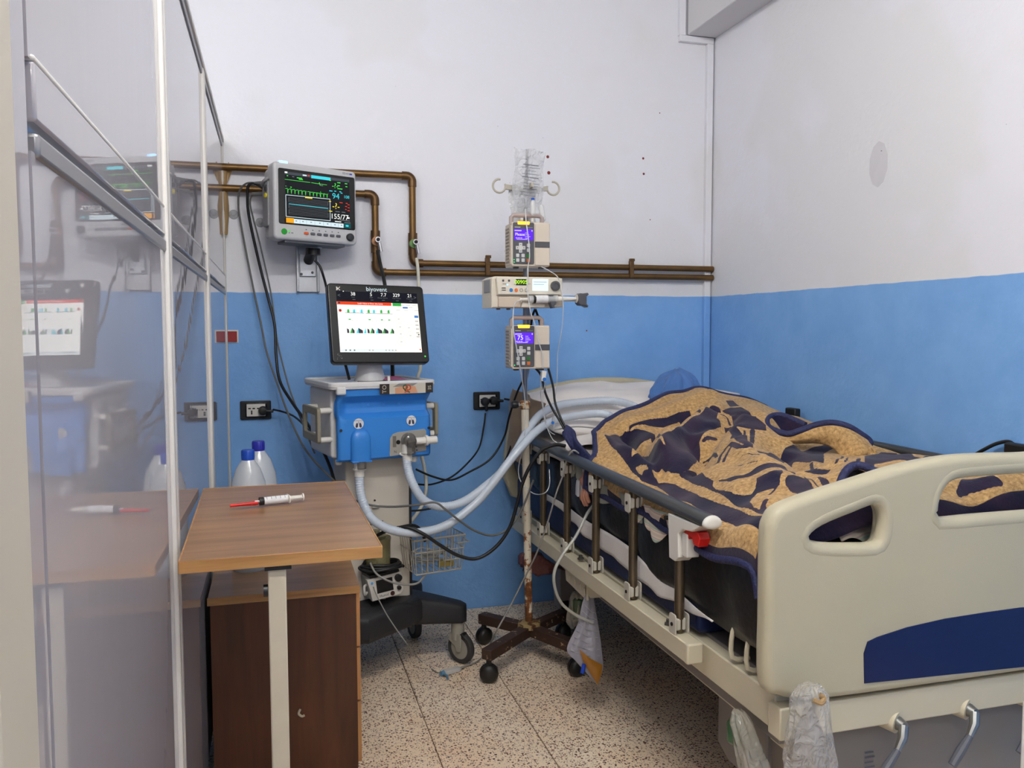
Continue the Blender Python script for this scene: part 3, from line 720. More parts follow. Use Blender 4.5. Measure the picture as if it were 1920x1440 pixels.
E_vgr = em('vent_grid', 196, 194, 190, 1.0); E_vdk = em('vent_dark', 74, 74, 86, .6); E_vbl = em('vent_blue', 70, 130, 210, .9)
f.rect(ex(0), vz(.235), ex(1), vz(.10), E_navy); f.rect(ex(0), vz(.865), ex(1), vz(.235), E_page)
f.rect(ex(.66), vz(.865), ex(1), vz(.235), em('vent_page_warm', 252, 247, 232, 1.2))
f.text('biyovent', vx(.50), vz(.066), .024, E_pale)
for a, t_ in ((.165, '38'), (.385, '5'), (.54, '7.7'), (.70, '329'), (.87, '21')):
    f.text(t_, ex(a+.035), vz(.135), .019, E_wht)
for a, t_ in ((.20, 'Peak'), (.42, 'PEEP'), (.56, 'Minute Volume'), (.735, 'Tidal Volume'), (.905, 'Resp. Rate')):
    f.text(t_, ex(a), vz(.175), .0065, E_gry); f.rect(ex(a-.01), vz(.208), ex(a+.025), vz(.202), E_gry)
f.text('<', ex(.03), vz(.16), .02, E_gry); f.text('>', ex(.97), vz(.16), .02, E_gry)
for k in range(6): f.disc(ex(.085+.02*k), vz(.105), .0014 if k else .0022, E_gry if k else E_wht, 8)
f.rect(ex(0), vz(.275), ex(.66), vz(.235), E_bred); f.text('Leak Value is Over the Limit', ex(.40), vz(.255), .0085, E_wht); f.disc(ex(.025), vz(.252), .004, E_vdk, 10)
f.rect(ex(.675), vz(.277), ex(.785), vz(.238), E_vg); f.text('Respiratory', ex(.73), vz(.258), .006, E_vdk)
f.rect(ex(.80), vz(.285), ex(.865), vz(.305), E_vbl)
for a, b_ in ((.80, .262), (.87, .262), (.95, .262), (.75, .29), (.90, .29), (.74, .33), (.84, .33), (.97, .33)): f.rect(ex(a-.025), vz(b_+.003), ex(a+.025), vz(b_-.003), E_vgr)
f.disc(ex(.03), vz(.35), .006, E_bred); f.disc(ex(.03), vz(.35), .003, E_vdk)
for k, (a, m_) in enumerate(((.11, E_vg), (.18, E_cyn), (.27, E_cyn), (.355, E_vg), (.42, E_cyn), (.51, E_vg), (.60, E_vg))):
    f.poly([(ex(a), vz(.375)), (ex(a+.004), vz(.338)), (ex(a+.026), vz(.330)), (ex(a+.03), vz(.375))], m_)
f.line([(ex(.085), vz(.377)), (ex(.31), vz(.380))], .0016, E_vdk); f.line([(ex(.335), vz(.380)), (ex(.66), vz(.384))], .0016, E_vdk)
for a in (.12, .36, .51, .60): f.rect(ex(a), vz(.468), ex(a+.028), vz(.455), E_vg); f.line([(ex(a+.035), vz(.472)), (ex(a+.055), vz(.474))], .0014, E_vgr)
for a in (.21, .25, .45, .48): f.line([(ex(a), vz(.474)), (ex(a+.012), vz(.474))], .0014, E_vgr)
for a, m_, wd in ((.125, E_vg, .055), (.20, E_cyn, .08), (.29, E_cyn, .02), (.365, E_vg, .055), (.435, E_cyn, .08), (.515, E_vg, .075), (.61, E_vg, .05)):
    f.poly([(ex(a), vz(.635)), (ex(a+.028), vz(.565)), (ex(a+.03), vz(.635))], m_)
    if wd > .03: f.poly([(ex(a+.03), vz(.635)), (ex(a+.028), vz(.568)), (ex(a+wd), vz(.60)), (ex(a+wd), vz(.635))], E_vdk)
for a in (.09, .335): f.poly([(ex(a), vz(.635)), (ex(a), vz(.575)), (ex(a+.022), vz(.59)), (ex(a+.026), vz(.635))], E_vdk)
for a, b_ in ((.73, .45), (.74, .55), (.85, .56), (.74, .64), (.86, .66), (.74, .74)):
    f.ring(ex(a), vz(b_), .015, .0012, em('vent_ring', 232, 228, 214, 1.1)); f.rect(ex(a-.012), vz(b_+.005), ex(a+.012), vz(b_-.005), E_vgr)
f.rect(ex(.93), vz(.43), ex(.98), vz(.40), E_vbl)
for k in range(5): f.rect(ex(.935), vz(.475+.05*k+.008), ex(.975), vz(.475+.05*k-.008), E_vgr)
f.rect(ex(.955), vz(.655), ex(.975), vz(.64), E_vdk)
f.rect(ex(0), vz(.865), ex(.66), vz(.835), em('vent_foot', 226, 240, 240, 1.1))
for a in (.05, .10, .15, .33, .37, .53, .57, .61, .65): f.rect(ex(a), vz(.858), ex(a+.018), vz(.842), E_gry if a < .2 else E_vgr)
f.disc(ex(.965), vz(.84), .003, E_red, 8)
f.build('display', sc, (0, -.0183, 0))
f = Flat(); f.disc(vx(.955), vz(.915), .0035, E_grn, 8); f.line([(vx(.09), vz(.05)), (vx(.125), vz(.09))], .0025, M_wht); f.line([(vx(.125), vz(.05)), (vx(.09), vz(.09))], .0025, M_wht); f.rect(vx(.09), vz(.09), vx(.102), vz(.05), M_wht)
for k in range(12): f.disc(vx(random.uniform(.05, .10)), vz(random.uniform(.88, .96)), random.uniform(.0008, .0018), M_tgy, 6)
f.build('bezel_print', sc, (0, -.0183, 0))
# column, base, wheels
MB().box((.008, -.005, .54), (.256, .17, .70)).build('column', M_vc, vt, bevel=.006)
MB().box((.140, -.02, .54), (.008, .14, .66)).build('column_edge', M_vk, vt)
f = Flat(); f.text('DE', -.012, .606, .026, M_blk); f.rect(.022, .598, .026, .612, M_blk); f.build('lettering', vt, (0, -.0905, 0))
for xx, zz in ((-.078, .672), (-.005, .672)):
    cl = MB().box((xx, -.096, zz), (.030, .014, .012)).build('cable_clip', M_wht, vt, bevel=.003)
    MB().lathe([(.004, 0), (.004, .003)], (xx-.002, -.090, zz+.022), 8, R90).build('screw_hole', M_blk, cl)
MB().lathe([(.010, 0), (.013, .006), (.013, .02)], (-.155, -.12, .848), 12).build('foot_pad', M_wht, vt); MB().lathe([(.012, 0), (.015, .006), (.015, .024)], (.13, -.15, .843), 12).build('foot_pad', M_wht, vt)
MB().prism([(-.20, -.20), (-.09, -.26), (.10, -.17), (.17, -.13), (.17, .13), (.10, .2), (-.10, .2), (-.20, .13)], .19, .30, r=.03, plane='xy').build('base', M_vk, vt)
def leg(name, a, l, wl_=.5):
    """tapered, drooping leg that leaves the base at angle a"""
    def fn(u, v):
        t_ = v; an = 2*pi*u; d = .06+(l-.06)*t_
        hw = .085*(1-t_)+.040*t_; top = .315-.075*t_**1.3; bot = .185-.02*t_; zc = (top+bot)/2; hh = (top-bot)/2
        e = 1.0 if t_ < .93 else math.sqrt(max(0, 1-((t_-.93)/.07)**2))*.6+.4
        cx = abs(cos(an))**.45*(1 if cos(an) >= 0 else -1)*hw*e; cz = abs(sin(an))**.45*(1 if sin(an) >= 0 else -1)*hh*(.9+.1*e)
        return (cos(a)*d-sin(a)*cx, sin(a)*d+cos(a)*cx, zc+cz)
    mb = MB().grid(fn, 28, 18, cu=True); n_ = len(mb.v)
    mb.f.append(tuple(i*18+17 for i in range(28))); mb.m.append(0)
    return mb.build(name, M_vk, vt, smooth=50)
M_tyre = mat('grey_tyre', S(58, 56, 56), .6); M_hub = mat('caster_grey', S(158, 154, 142), .5, var=.1, scale=30)
def caster(par, x, y, zt, r, ang, w_=.026, mh=M_hub, mt=M_tyre, name='caster'):
    """swivel caster: neck, two-cheek housing, tyre, hub; ang = rolling direction"""
    c = thing_part(name, par, (x, y, 0), ang)
    MB().cyl((0, 0, r*1.55), (0, 0, zt), .027, seg=16).build('neck', mh, c)
    ox = -.018
    out = [(ox+r*.62*cos(t_), r+r*.62*sin(t_)) for t_ in [pi*.05+pi*.9*k/8 for k in range(9)]]
    out = [(.028, r*1.95), (.028, r*1.45), (ox+.014, r*1.15), (ox+.010, r*.82), (ox-.010, r*.82), (ox-.016, r*1.2), (-.034, r*1.55), (-.030, r*1.95)]
    for s_ in (-1, 1): MB().prism(out, s_*(w_/2+.006)-.004, s_*(w_/2+.006)+.004, r=.002).build('cheek', mh, c)
    MB().lathe([(r*.70, -w_/2), (r*.96, -w_/2), (r, -w_/2+.005), (r, w_/2-.005), (r*.96, w_/2), (r*.70, w_/2)], (ox, 0, r), 30, R90, cap=False).build('tyre', mt, c)
    MB().lathe([(r*.72, -w_/2+.002), (r*.72, w_/2-.002)], (ox, 0, r), 24, R90).build('wheel_disc', mh, c)
    MB().prism([(-.055, r*1.75), (-.03, r*2.05), (-.022, r*1.95), (-.045, r*1.65)], -.015, .015, r=.003).build('brake_pedal', M_blk, c)
    return c
def thing_part(name, par, loc, ang):
    o = bpy.data.objects.new(name, None); COL.objects.link(o); o.empty_display_size = .03
    o.parent = par; o.location = loc; o.rotation_euler = (0, 0, ang); return o
for lx_, ly_, an in ((.330, -.112, radians(115)), (-.26, -.30, radians(200)), (.27, .24, radians(90)), (-.27, .22, radians(80))):
    a = math.atan2(ly_, lx_); l = math.hypot(lx_, ly_); leg('leg', a, l+.035)
    caster(vt, lx_, ly_, .20, .062, an)

# humidifier standing on the base, jar above it
M_hw = mat('humidifier_white', S(206, 202, 194), .45); M_hg = mat('humidifier_grey', S(150, 150, 146), .5, var=.2, scale=40)
hm = thing('humidifier', 'small white humidifier box with dark screen and black knobs on the ventilator base', 'humidifier', (.395, 3.115, .335), (radians(-4), radians(-5), radians(14)))
MB().prism([(-.062, 0), (.052, 0), (.066, .014), (.066, .085), (-.074, .085), (-.066, .04)], -.012, .01, r=.003).build('front_face', M_hw, hm)
MB().box((-.004, .06, .046), (.125, .11, .085)).build('case', M_hg, hm, bevel=.006)
MB().box((-.002, .05, .092), (.12, .12, .010)).build('heater_plate', M_blk, hm, bevel=.002)
f = Flat(); f.rect(-.040, .024, .026, .074, mat('dark_lcd', S(36, 34, 34), .15)); f.text('Humid', -.014, .012, .015, M_blk, sx=.9); f.disc(.020, .012, .009, mat('logo_dark_red', S(60, 24, 22), .5)); f.disc(-.056, .068, .005, em('led_blue', 70, 140, 210, .6))
f.build('face_print', hm, (0, -.0123, 0))
MB().lathe([(.014, 0), (.014, .012), (.011, .015)], (.048, -.012, .066), 18, R90).build('knob', M_blk, hm)
MB().lathe([(.008, 0), (.008, .010), (.006, .012)], (.047, -.012, .028), 14, R90).build('knob', M_blk, hm)
MB().tube([(-.07, .02, .03), (-.085, .0, .03), (-.085, -.005, .06), (-.07, .015, .06)], .005, 8, smooth=4).build('side_clip', M_hw, hm)
M_jar = film('olive_jar', S(136, 130, 92), clear=.35, rough=.1, bump=.1, gloss=.8)
jr_ = thing('water_chamber', 'smoky olive water chamber standing behind the corner of the table', 'chamber', (.365, 3.14, .445))
MB().lathe([(.046, 0), (.048, .02), (.050, .10), (.052, .115), (.050, .118), (.048, .10), (.044, .02)], (0, 0, 0), 24).build('jar', M_jar, jr_)
MB().lathe([(.018, .0), (.018, .105), (.014, .108)], (.012, 0, .01), 16).build('inner_tube', mat('olive_inner', S(120, 114, 84), .5), jr_)
MB().lathe([(.040, .118), (.040, .126), (.016, .128), (.016, .145), (.012, .146)], (-.006, 0, 0), 20).build('lid', M_jar, jr_)

# wire basket hooked on the column
M_wire = mat('basket_wire', S(176, 172, 160), .4, .3)
bk = thing('wire_basket', 'grey wire basket full of tubing hung beside the ventilator column', 'basket', (.575, 3.16, .425), (0, 0, radians(12)))
bx_, by_, bh_ = .105, .09, .135
def bp(x, y, z): return (x*bx_*(.88+.12*z), y*by_*(.88+.12*z), z*bh_)
for z, r in ((1.0, .0038), (0.0, .003), (.62, .0022)):
    MB().tube([bp(-1, -1, z), bp(1, -1, z), bp(1, 1, z), bp(-1, 1, z)], r, 6, closed=True).build('rim_wire' if z == 1 else 'ring_wire', M_wire, bk)
for k in range(9):
    x = -1+k*.25
    for y in (-1, 1): MB().cyl(bp(x, y, 0), bp(x, y, 1), .0021, seg=6).build('upright_wire', M_wire, bk)
    MB().cyl(bp(x, -1, 0), bp(x, 1, 0), .0018, seg=6).build('floor_wire', M_wire, bk)
for k in range(1, 7):
    y = -1+k*2/7
    for x in (-1, 1): MB().cyl(bp(x, y, 0), bp(x, y, 1), .0021, seg=6).build('upright_wire', M_wire, bk)
MB().tube([bp(.1, -1.05, .72), bp(.1, -1.18, .72), bp(.1, -1.18, .35), bp(1.1, -1.18, .35), bp(1.15, -.2, .35)], .0024, 6).build('front_loop', M_wire, bk)
MB().tube([bp(.7, -1.05, .78), bp(1.2, -1.0, .78), bp(1.25, -.2, .78), bp(1.22, -.2, .35)], .0024, 6).build('front_loop', M_wire, bk)
M_tb2 = film('clear_tubing', S(198, 198, 188), clear=.45, rough=.15, bump=.05, gloss=.8)
rnd = random.Random(3)
cable('coiled_tubing', [(.575+rnd.uniform(-.075, .075), 3.15+rnd.uniform(-.055, .055), .437+.0018*j+rnd.uniform(0, .02)) for j in range(34)], .0035, M_tb2, 'long clear tubing heaped in loops in the wire basket', 'tubing', seg=6, smooth=6)
tag(MB().prism(rect(-.03, -.012, .03, .012, .004), 0, .02, r=.004).build('yellowed_wipe', mat('yellow_plastic', S(150, 132, 70), .5, var=.3, scale=40)), 'yellowed plastic pouch in the bottom of the wire basket', 'pouch').location = (.625, 3.11, .445)

# ------------------------------------------------------------------ drip stand
def rusty(name, base, rust, thr, sc=18.0, zfade=None):
    m = bpy.data.materials.new(name); m.use_nodes = True
    nt = m.node_tree; N = nt.nodes; L = nt.links; p = N['Principled BSDF']
    g = N.new('ShaderNodeNewGeometry'); nz = N.new('ShaderNodeTexNoise'); nz.inputs['Scale'].default_value = sc; nz.inputs['Detail'].default_value = 7; nz.inputs['Roughness'].default_value = .65
    L.new(g.outputs['Position'], nz.inputs['Vector']); src = nz.outputs['Fac']
    if zfade:
        sx = N.new('ShaderNodeSeparateXYZ'); L.new(g.outputs['Position'], sx.inputs[0])
        mr = N.new('ShaderNodeMapRange'); mr.inputs['From Min'].default_value = zfade[0]; mr.inputs['From Max'].default_value = zfade[1]; mr.inputs['To Min'].default_value = .20; mr.inputs['To Max'].default_value = -.06; L.new(sx.outputs['Z'], mr.inputs[0])
        ad = N.new('ShaderNodeMath'); ad.operation = 'ADD'; L.new(src, ad.inputs[0]); L.new(mr.outputs[0], ad.inputs[1]); src = ad.outputs[0]
    r = N.new('ShaderNodeValToRGB'); r.color_ramp.elements[0].position = thr-.02; r.color_ramp.elements[1].position = thr+.03
    r.color_ramp.elements[0].color = base; r.color_ramp.elements[1].color = rust
    e = r.color_ramp.elements.new(thr+.12); e.color = tuple(c*.45 for c in rust[:3])+(1,)
    L.new(src, r.inputs[0]); L.new(r.outputs[0], p.inputs['Base Color']); p.inputs['Roughness'].default_value = .6
    return m
M_pole = rusty('cream_enamel_rusting', S(214, 204, 184), S(140, 84, 40), .60, 22, (.1, .8))
M_arm = rusty('brown_rust_with_flaking_paint', S(58, 38, 28), S(190, 160, 124), .63, 34)
pl = thing('drip_stand', 'rusty cream drip stand on a brown cross base, carrying the pumps beside the bed', 'drip stand', (.988, 3.2, 0))
def rel(*p): return tuple(Vector(p)-Vector((.988, 3.2, 0)))
MB().tube([rel(.988, 3.2, .10), rel(.9705, 3.2, 1.06)], .0155, 16).build('pole', M_pole, pl)
MB().lathe([(.018, 0), (.021, .004), (.021, .03), (.016, .034)], rel(.9706, 3.2, 1.03), 16).build('pole_collar', rusty('rusty_collar', S(196, 180, 150), S(136, 84, 40), .48, 40), pl)
M_rod = mat('dull_chrome_rod', S(150, 150, 152), .3, .9, var=.3, scale=30)
MB().tube([rel(.9706, 3.2, 1.05), rel(.976, 3.2, 1.95)], .0095, 14).build('upper_rod', M_rod, pl)
MB().tube([rel(.985, 3.25, 1.14), rel(1.0, 3.255, 1.22), rel(1.003, 3.25, 1.5)], .010, 10, smooth=4).build('rail_rod', M_rod, pl)
kn = MB().cyl(rel(.962, 3.2, 1.045), rel(.935, 3.19, 1.05), .007, seg=10).build('clamp_screw', M_chrome, pl)
MB().lathe([(.014, 0), (.016, .006), (.016, .02), (.012, .026)], rel(.938, 3.19, 1.05), 10, Matrix.Rotation(radians(-90), 3, 'Y')).build('clamp_knob', M_blk, pl)
# hook bar
M_hook = mat('hook_cream_plastic', S(178, 172, 158), .45)
for s_ in (-1, 1):
    xa, xb = .978+s_*.01, .978+s_*.088
    hb = MB().bar(rel(xa, 3.2, 1.905), rel(xb, 3.2, 1.913), .010, .020).build('hook_arm', M_hook, pl, bevel=.002)
    c = (xb+s_*.024, 1.915); pts = []
    for k in range(15):
        a = radians(200 - 300*k/14)
        pts.append(rel(c[0]+s_*.026*cos(a), 3.2, c[1]+.026*sin(a)*-1 if False else c[1]-.026*sin(a)))
    MB().tube(pts, .0042, 8).build('hook', M_hook, pl)
for s_ in (-1, 1):
    MB().bar(rel(.978, 3.2+s_*.01, 1.905), rel(.978, 3.2+s_*.08, 1.912), .010, .018).build('hook_arm', M_hook, pl, bevel=.002)
MB().tube([rel(.978, 3.2, 1.93), rel(.98, 3.195, 2.06)], .006, 10).build('top_rod', M_blk, pl)
# cross base and casters
for i, (ax, ay) in enumerate(((.845, 3.395), (.768, 3.01), (1.112, 2.972), (1.185, 3.34))):
    d = Vector((ax-.988, ay-3.2, 0)); d2 = d*1.06
    ar = MB().bar(rel(.988+d.x*.05, 3.2+d.y*.05, .118), rel(.988+d2.x, 3.2+d2.y, .112), .045, .042).build('base_arm', M_arm, pl, bevel=.003)
    cs = thing_part('caster', pl, rel(.988+d.x, 3.2+d.y, 0), (.5, -.2, .3, .6)[i])
    MB().cyl((0, 0, .06), (0, 0, .095), .011, seg=10).build('stem', M_blk, cs)
    for s_ in (-1, 1):
        MB().lathe([(.012, 0), (.036, .001), (.0365, .008), (.034, .016), (.026, .023), (.010, .027)], (0, s_*.0012, .0365), 20, Matrix.Rotation(radians(90)*(-1 if s_ > 0 else 1), 3, 'X')).build('wheel', mat('caster_black_dull', S(34, 30, 28), .45, var=.4, scale=30), cs)
    MB().box((0, 0, .062), (.03, .04, .012)).build('hood', M_blk, cs, bevel=.004)
MB().lathe([(.05, .0), (.048, .02), (.03, .026)], rel(.988, 3.2, .128), 8).build('base_boss', rusty('boss_paint', S(150, 128, 84), S(96, 60, 34), .5, 40), pl)

# ------------------------------------------------------------------ infusion pumps
M_pb = mat('pump_beige', S(206, 194, 178), .45); M_pd = mat('pump_charcoal', S(78, 78, 82), .4); M_key = mat('key_grey', S(196, 196, 194), .45)
E_vio = em('pump_lcd_violet', 92, 40, 236, 1.3); E_vl = em('pump_lcd_text', 190, 170, 255, 1.3); E_amb = em('pump_amber', 255, 168, 50, 3.0)
K_grn = mat('key_green', S(36, 116, 44), .45); K_org = mat('key_orange', S(196, 100, 36), .45)
M_ph = mat('pump_handle_mauve', S(164, 150, 146), .45)
def pump(label, loc, word, wsize, yaw, leds):
    w_, h_, d_ = .149, .166, .105
    t = thing('infusion_pump', label, 'infusion pump', loc, (0, 0, yaw), 'infusion pumps on the drip stand')
    MB().prism(rect(-w_/2, 0, w_/2, h_, .006), -.008, d_, r=.005).build('case', M_pb, t)
    MB().prism(rect(-.004, .006, d_-.012, h_-.012, .006), -w_/2-.003, -w_/2+.01, r=.002, plane='yz').build('side_cover', M_pb, t)
    for k in range(11): MB().box((-w_/2-.004, .045, .018+.0125*k), (.003, .055, .0055)).build('vent_rib', mat('vent_shade', S(150, 138, 126), .6), t)
    fx_ = lambda a: -w_/2+a*w_
    fz_ = lambda b: h_*(1-b)
    MB().prism(rect(fx_(.03), fz_(.955), fx_(.585), fz_(.012), .006), -.0105, -.004, r=.0015).build('control_panel', M_pd, t)
    dr = MB().prism(rect(fx_(.61), fz_(.975), fx_(.985), fz_(.025), .004), -.0115, -.004, r=.002).build('door', M_pb, t)
    MB().box(((fx_(.60)+fx_(.99))/2, -.0105, fz_(.505)), (w_*.385, .006, h_*.135)).build('door_band', M_pd, dr, bevel=.001)
    MB().prism(rect(fx_(.15), fz_(.062), fx_(.46), fz_(-.012), .003), -.0135, .0, r=.002).build('alarm_light', E_amb, t)
    f = Flat()
    f.rect(fx_(.06), fz_(.415), fx_(.555), fz_(.165), E_vio)
    f.rect(fx_(.07), fz_(.21), fx_(.25), fz_(.185), E_vl); f.rect(fx_(.51), fz_(.215), fx_(.54), fz_(.18), E_vl); f.text(word, fx_(.21), fz_(.285), wsize, E_wht)
    for k in range(4): f.rect(fx_(.36), fz_(.258+.04*k), fx_(.36+.06+.03*(k % 3)), fz_(.244+.04*k), E_vl)
    for k in range(3): f.rect(fx_(.10+.06*k), fz_(.375), fx_(.145+.06*k), fz_(.355), E_vl)
    f.rect(fx_(.12), fz_(.40), fx_(.40), fz_(.385), E_vl); f.rect(fx_(.345), fz_(.40), fx_(.35), fz_(.23), E_vl)
    f.rect(fx_(.07), fz_(.13), fx_(.22), fz_(.115), M_key); f.rect(fx_(.38), fz_(.13), fx_(.54), fz_(.12), M_mon2)
    for k in range(leds): f.disc(fx_(.055), fz_(.855-.055*k+.055), .0024, em('led_green', 60, 235, 130, 1.6), 8)
    f.build('panel_print', t, (0, -.0108, 0))
    cx, cz = fx_(.225), fz_(.585)
    q = .0065; o_ = .0185
    MB().prism([(cx-q, cz-o_), (cx+q, cz-o_), (cx+q, cz-q), (cx+o_, cz-q), (cx+o_, cz+q), (cx+q, cz+q), (cx+q, cz+o_), (cx-q, cz+o_), (cx-q, cz+q), (cx-o_, cz+q), (cx-o_, cz-q), (cx-q, cz-q)], -.0130, -.009, r=.001).build('direction_pad', M_key, t)
    f = Flat()
    for a, b_ in ((0, .012), (0, -.012), (.012, 0), (-.012, 0)): f.disc(cx+a, cz+b_, .002, M_pd, 6)
    f.build('pad_arrows', t, (0, -.0131, 0))
    for a, b_, m_ in ((.43, .53, M_key), (.43, .635, M_key), (.15, .76, M_key), (.29, .76, M_key), (.425, .765, K_grn), (.15, .865, M_key), (.29, .865, M_key), (.43, .87, K_org)):
        MB().prism(rect(fx_(a)-.0062, fz_(b_)-.0068, fx_(a)+.0062, fz_(b_)+.0068, .002, 3), -.0130, -.009, r=.001).build('key', m_, t)
    MB().tube([(-w_/2+.008, .035, h_-.004), (-w_/2+.008, .035, h_+.022), (-w_/2+.016, .035, h_+.030), (w_/2-.03, .035, h_+.030), (w_/2-.02, .035, h_+.022), (w_/2-.02, .035, h_-.004)], .0085, 10).build('handle', M_ph, t)
    MB().box((0, d_+.028, h_*.5), (.05, .060, .05)).build('pole_clamp', M_blk, t, bevel=.004)
    for s_ in (-1, 1): MB().box((s_*.05, .03, -.003), (.02, .02, .008)).build('foot', M_pd, t, bevel=.002)
    return t
pump('upper infusion pump with violet display, just under the drip bags', (.943, 3.035, 1.589), 'Please', .015, radians(-3), 2)
pump('lower infusion pump showing 75 on its violet display', (.9435, 3.035, 1.2), '75', .024, radians(-2), 1)

# ------------------------------------------------------------------ syringe pump between them
M_sb = mat('syringe_pump_cream', S(216, 208, 192), .45)
sp = thing('syringe_pump', 'cream syringe pump with green digits and pale display between the two infusion pumps', 'syringe pump', (.930, 3.03, 1.43), (0, 0, radians(1)))
MB().prism([(-.142, .002), (.144, .006), (.142, .116), (.118, .120), (-.128, .120), (-.142, .112)], .0, .14, r=.006).build('case', M_sb, sp)
MB().prism([(-.122, .050), (.132, .052), (.128, .112), (.118, .118), (-.122, .116), (-.128, .108)], -.018, .01, r=.005).build('front_panel', M_sb, sp)
MB().prism(rect(-.118, .004, -.03, .044, .004), -.012, .01, r=.003).build('cradle_block', mat('cradle_beige', S(200, 184, 166), .5), sp)
MB().prism([(-.03, .004), (.065, .004), (.065, .016), (-.022, .030)], -.016, .01, r=.003).build('cradle_ramp', M_sb, sp)
f = Flat()
E_lg = em('digit_green', 190, 255, 40, 1.4); E_lcd = em('lcd_pale', 226, 244, 250, 1.15)
f.rect(-.052, .086, -.010, .110, mat('digit_window', S(20, 40, 14), .2)); f.text('00905', -.031, .098, .020, E_lg); f.text('mL/h', .000, .092, .006, M_pd)
f.rect(.013, .066, .077, .111, E_lcd)
for k in range(2): f.rect(.018, .098-.009*k, .070-.01*k, .101-.009*k, em('lcd_text', 176, 200, 214, 1.0))
f.disc(-.102, .103, .0045, M_pd, 10); f.disc(-.079, .103, .0045, M_pd, 10); f.disc(-.085, .088, .0038, em('led_blue_white', 150, 190, 255, 2.0), 10)
f.rect(-.108, .074, -.092, .077, M_pd); f.rect(-.108, .066, -.092, .069, M_pd); f.rect(-.104, .09, -.09, .092, M_mon2); f.rect(-.06, .088, -.055, .091, M_mon2)
f.disc(-.071, .068, .0068, mat('key_blue', S(44, 122, 190), .45)); f.disc(-.051, .068, .0068, mat('key_orange_round', S(222, 112, 50), .45)); f.ring(-.031, .068, .006, .0012, M_pd); f.ring(-.011, .068, .006, .0012, M_pd)
f.build('panel_print', sp, (0, -.0183, 0))
MB().lathe([(.0185, 0), (.0185, .010), (.0165, .014), (.010, .0145), (.009, .012), (.001, .0115)], (.104, -.018, .086), 24, R90).build('dial', M_pd, sp)
MB().box((-.138, .06, .085), (.012, .09, .05)).build('end_cap', M_mon2, sp, bevel=.003)
MB().box((.0, .148, .06), (.06, .03, .06)).build('pole_clamp', M_blk, sp, bevel=.004)
for s_ in (-.11, -.07): MB().box((s_, .02, -.002), (.012, .02, .006)).build('foot', M_pd, sp, bevel=.002)
MB().prism([(.072, .052), (.090, .052), (.092, .038), (.102, .030), (.102, .016), (.094, .010), (.098, .002), (.086, .0), (.080, .016), (.074, .03)], -.040, -.012, r=.003).build('barrel_clamp', M_pd, sp)
MB().prism([(.188, .020), (.196, .012), (.214, .010), (.226, .004), (.230, .010), (.222, .018), (.222, .046), (.231, .054), (.226, .060), (.210, .057), (.196, .058), (.188, .052)], -.052, -.010, r=.004).build('plunger_driver', M_pd, sp)
MB().cyl((.14, .0, .034), (.19, -.02, .034), .006, seg=10).build('driver_rod', M_sb, sp)
sy = thing('pump_syringe', 'large clear syringe with a written label clamped in the syringe pump', 'syringe', (.930, 3.03, 1.43))
MB().cyl((-.005, -.028, .034), (.11, -.028, .036), .0145, seg=18).build('barrel', film('clear_barrel', S(230, 232, 232), clear=.55, rough=.1, bump=.02, gloss=.9), sy)
MB().cyl((.013, -.028, .034), (.07, -.028, .035), .0152, seg=18, cap=False).build('paper_label', mat('label_paper', S(226, 226, 228), .6, var=.25, scale=90), sy)
MB().cyl((.012, -.028, .034), (.022, -.028, .034), .0153, seg=18, cap=False).build('graduation_band', M_blk, sy)
MB().cyl((-.04, -.028, .033), (-.005, -.028, .034), .004, .006, seg=10).build('tip', M_wht, sy)
MB().tube([(.10, -.028, .036), (.185, -.028, .038)], [.011, .006], 10).build('plunger', M_wht, sy)
MB().cyl((.186, -.028, .038), (.192, -.028, .038), .016, seg=16).build('plunger_flange', M_wht, sy)

# ------------------------------------------------------------------ drip bags on the hooks
M_bagc = film('crumpled_clear_bag', S(226, 228, 232), clear=.62, rough=.08, bump=1.0, bscale=38, gloss=1.0)
M_bagw = film('milky_drip_bag', S(226, 227, 230), clear=.25, rough=.2, bump=.5, bscale=30, gloss=.6)
M_ink = mat('bag_print_ink', S(92, 94, 102), .5)
def bag(label, loc, w_, h_, th, m, seed, yaw=0.0, tilt=0.0, lines=10, taper=.15):
    rd = random.Random(seed)
    ph = [rd.uniform(0, 6) for _ in range(6)]
    t = thing('drip_bag', label, 'drip bag', loc, (0, tilt, yaw), 'drip bags')
    def fn(s_):
        def g(u, v):
            x = (u-.5)*w_*(1-taper*max(0, (v-.7)/.3)**2); z = -h_*v
            e = (sin(pi*min(max(u, 0), 1))**.6)*(sin(pi*min(max(v, 0), 1))**.5)
            wr_ = .004*sin(14*u+ph[0]+5*v)*sin(9*v+ph[1])+.003*sin(25*v+ph[2]+6*u)
            return (x+.004*sin(11*v+ph[3])*(1 if u > .5 else -1), s_*(th*e*(.4+.6*v)+wr_*e), z+.004*sin(8*u+ph[4]))
        return g
    mb = MB().grid(fn(-1), 18, 24); mb.grid(fn(1), 18, 24)
    mb.build('pouch', m, t, smooth=60)
    f = Flat()
    for k in range(lines):
        zz = -h_*(.25+.5*k/lines); L_ = w_*(.5+.15*math.sin(k*2.3))
        f.line([(-L_/2, zz), (L_/2, zz+.002*math.sin(k))], .0018 if k % 4 else .0032, M_ink)
    f.build('print', t, (0, -th-.005, 0))
    for s_ in (-.2, .25): MB().cyl((w_*s_*.8, 0, -h_+.004), (w_*s_*.8, 0, -h_-.02), .006, seg=10).build('port', M_wht, t)
    return t
bag('crumpled clear drip bag hanging in front, highest on the stand', (.980, 3.16, 2.055), .125, .26, .016, M_bagc, 1, radians(4), radians(3), 11)
bag('printed milky drip bag hanging behind, half hidden by the clear bag', (.962, 3.215, 1.93), .105, .25, .018, M_bagw, 5, radians(-3), radians(-3), 16)
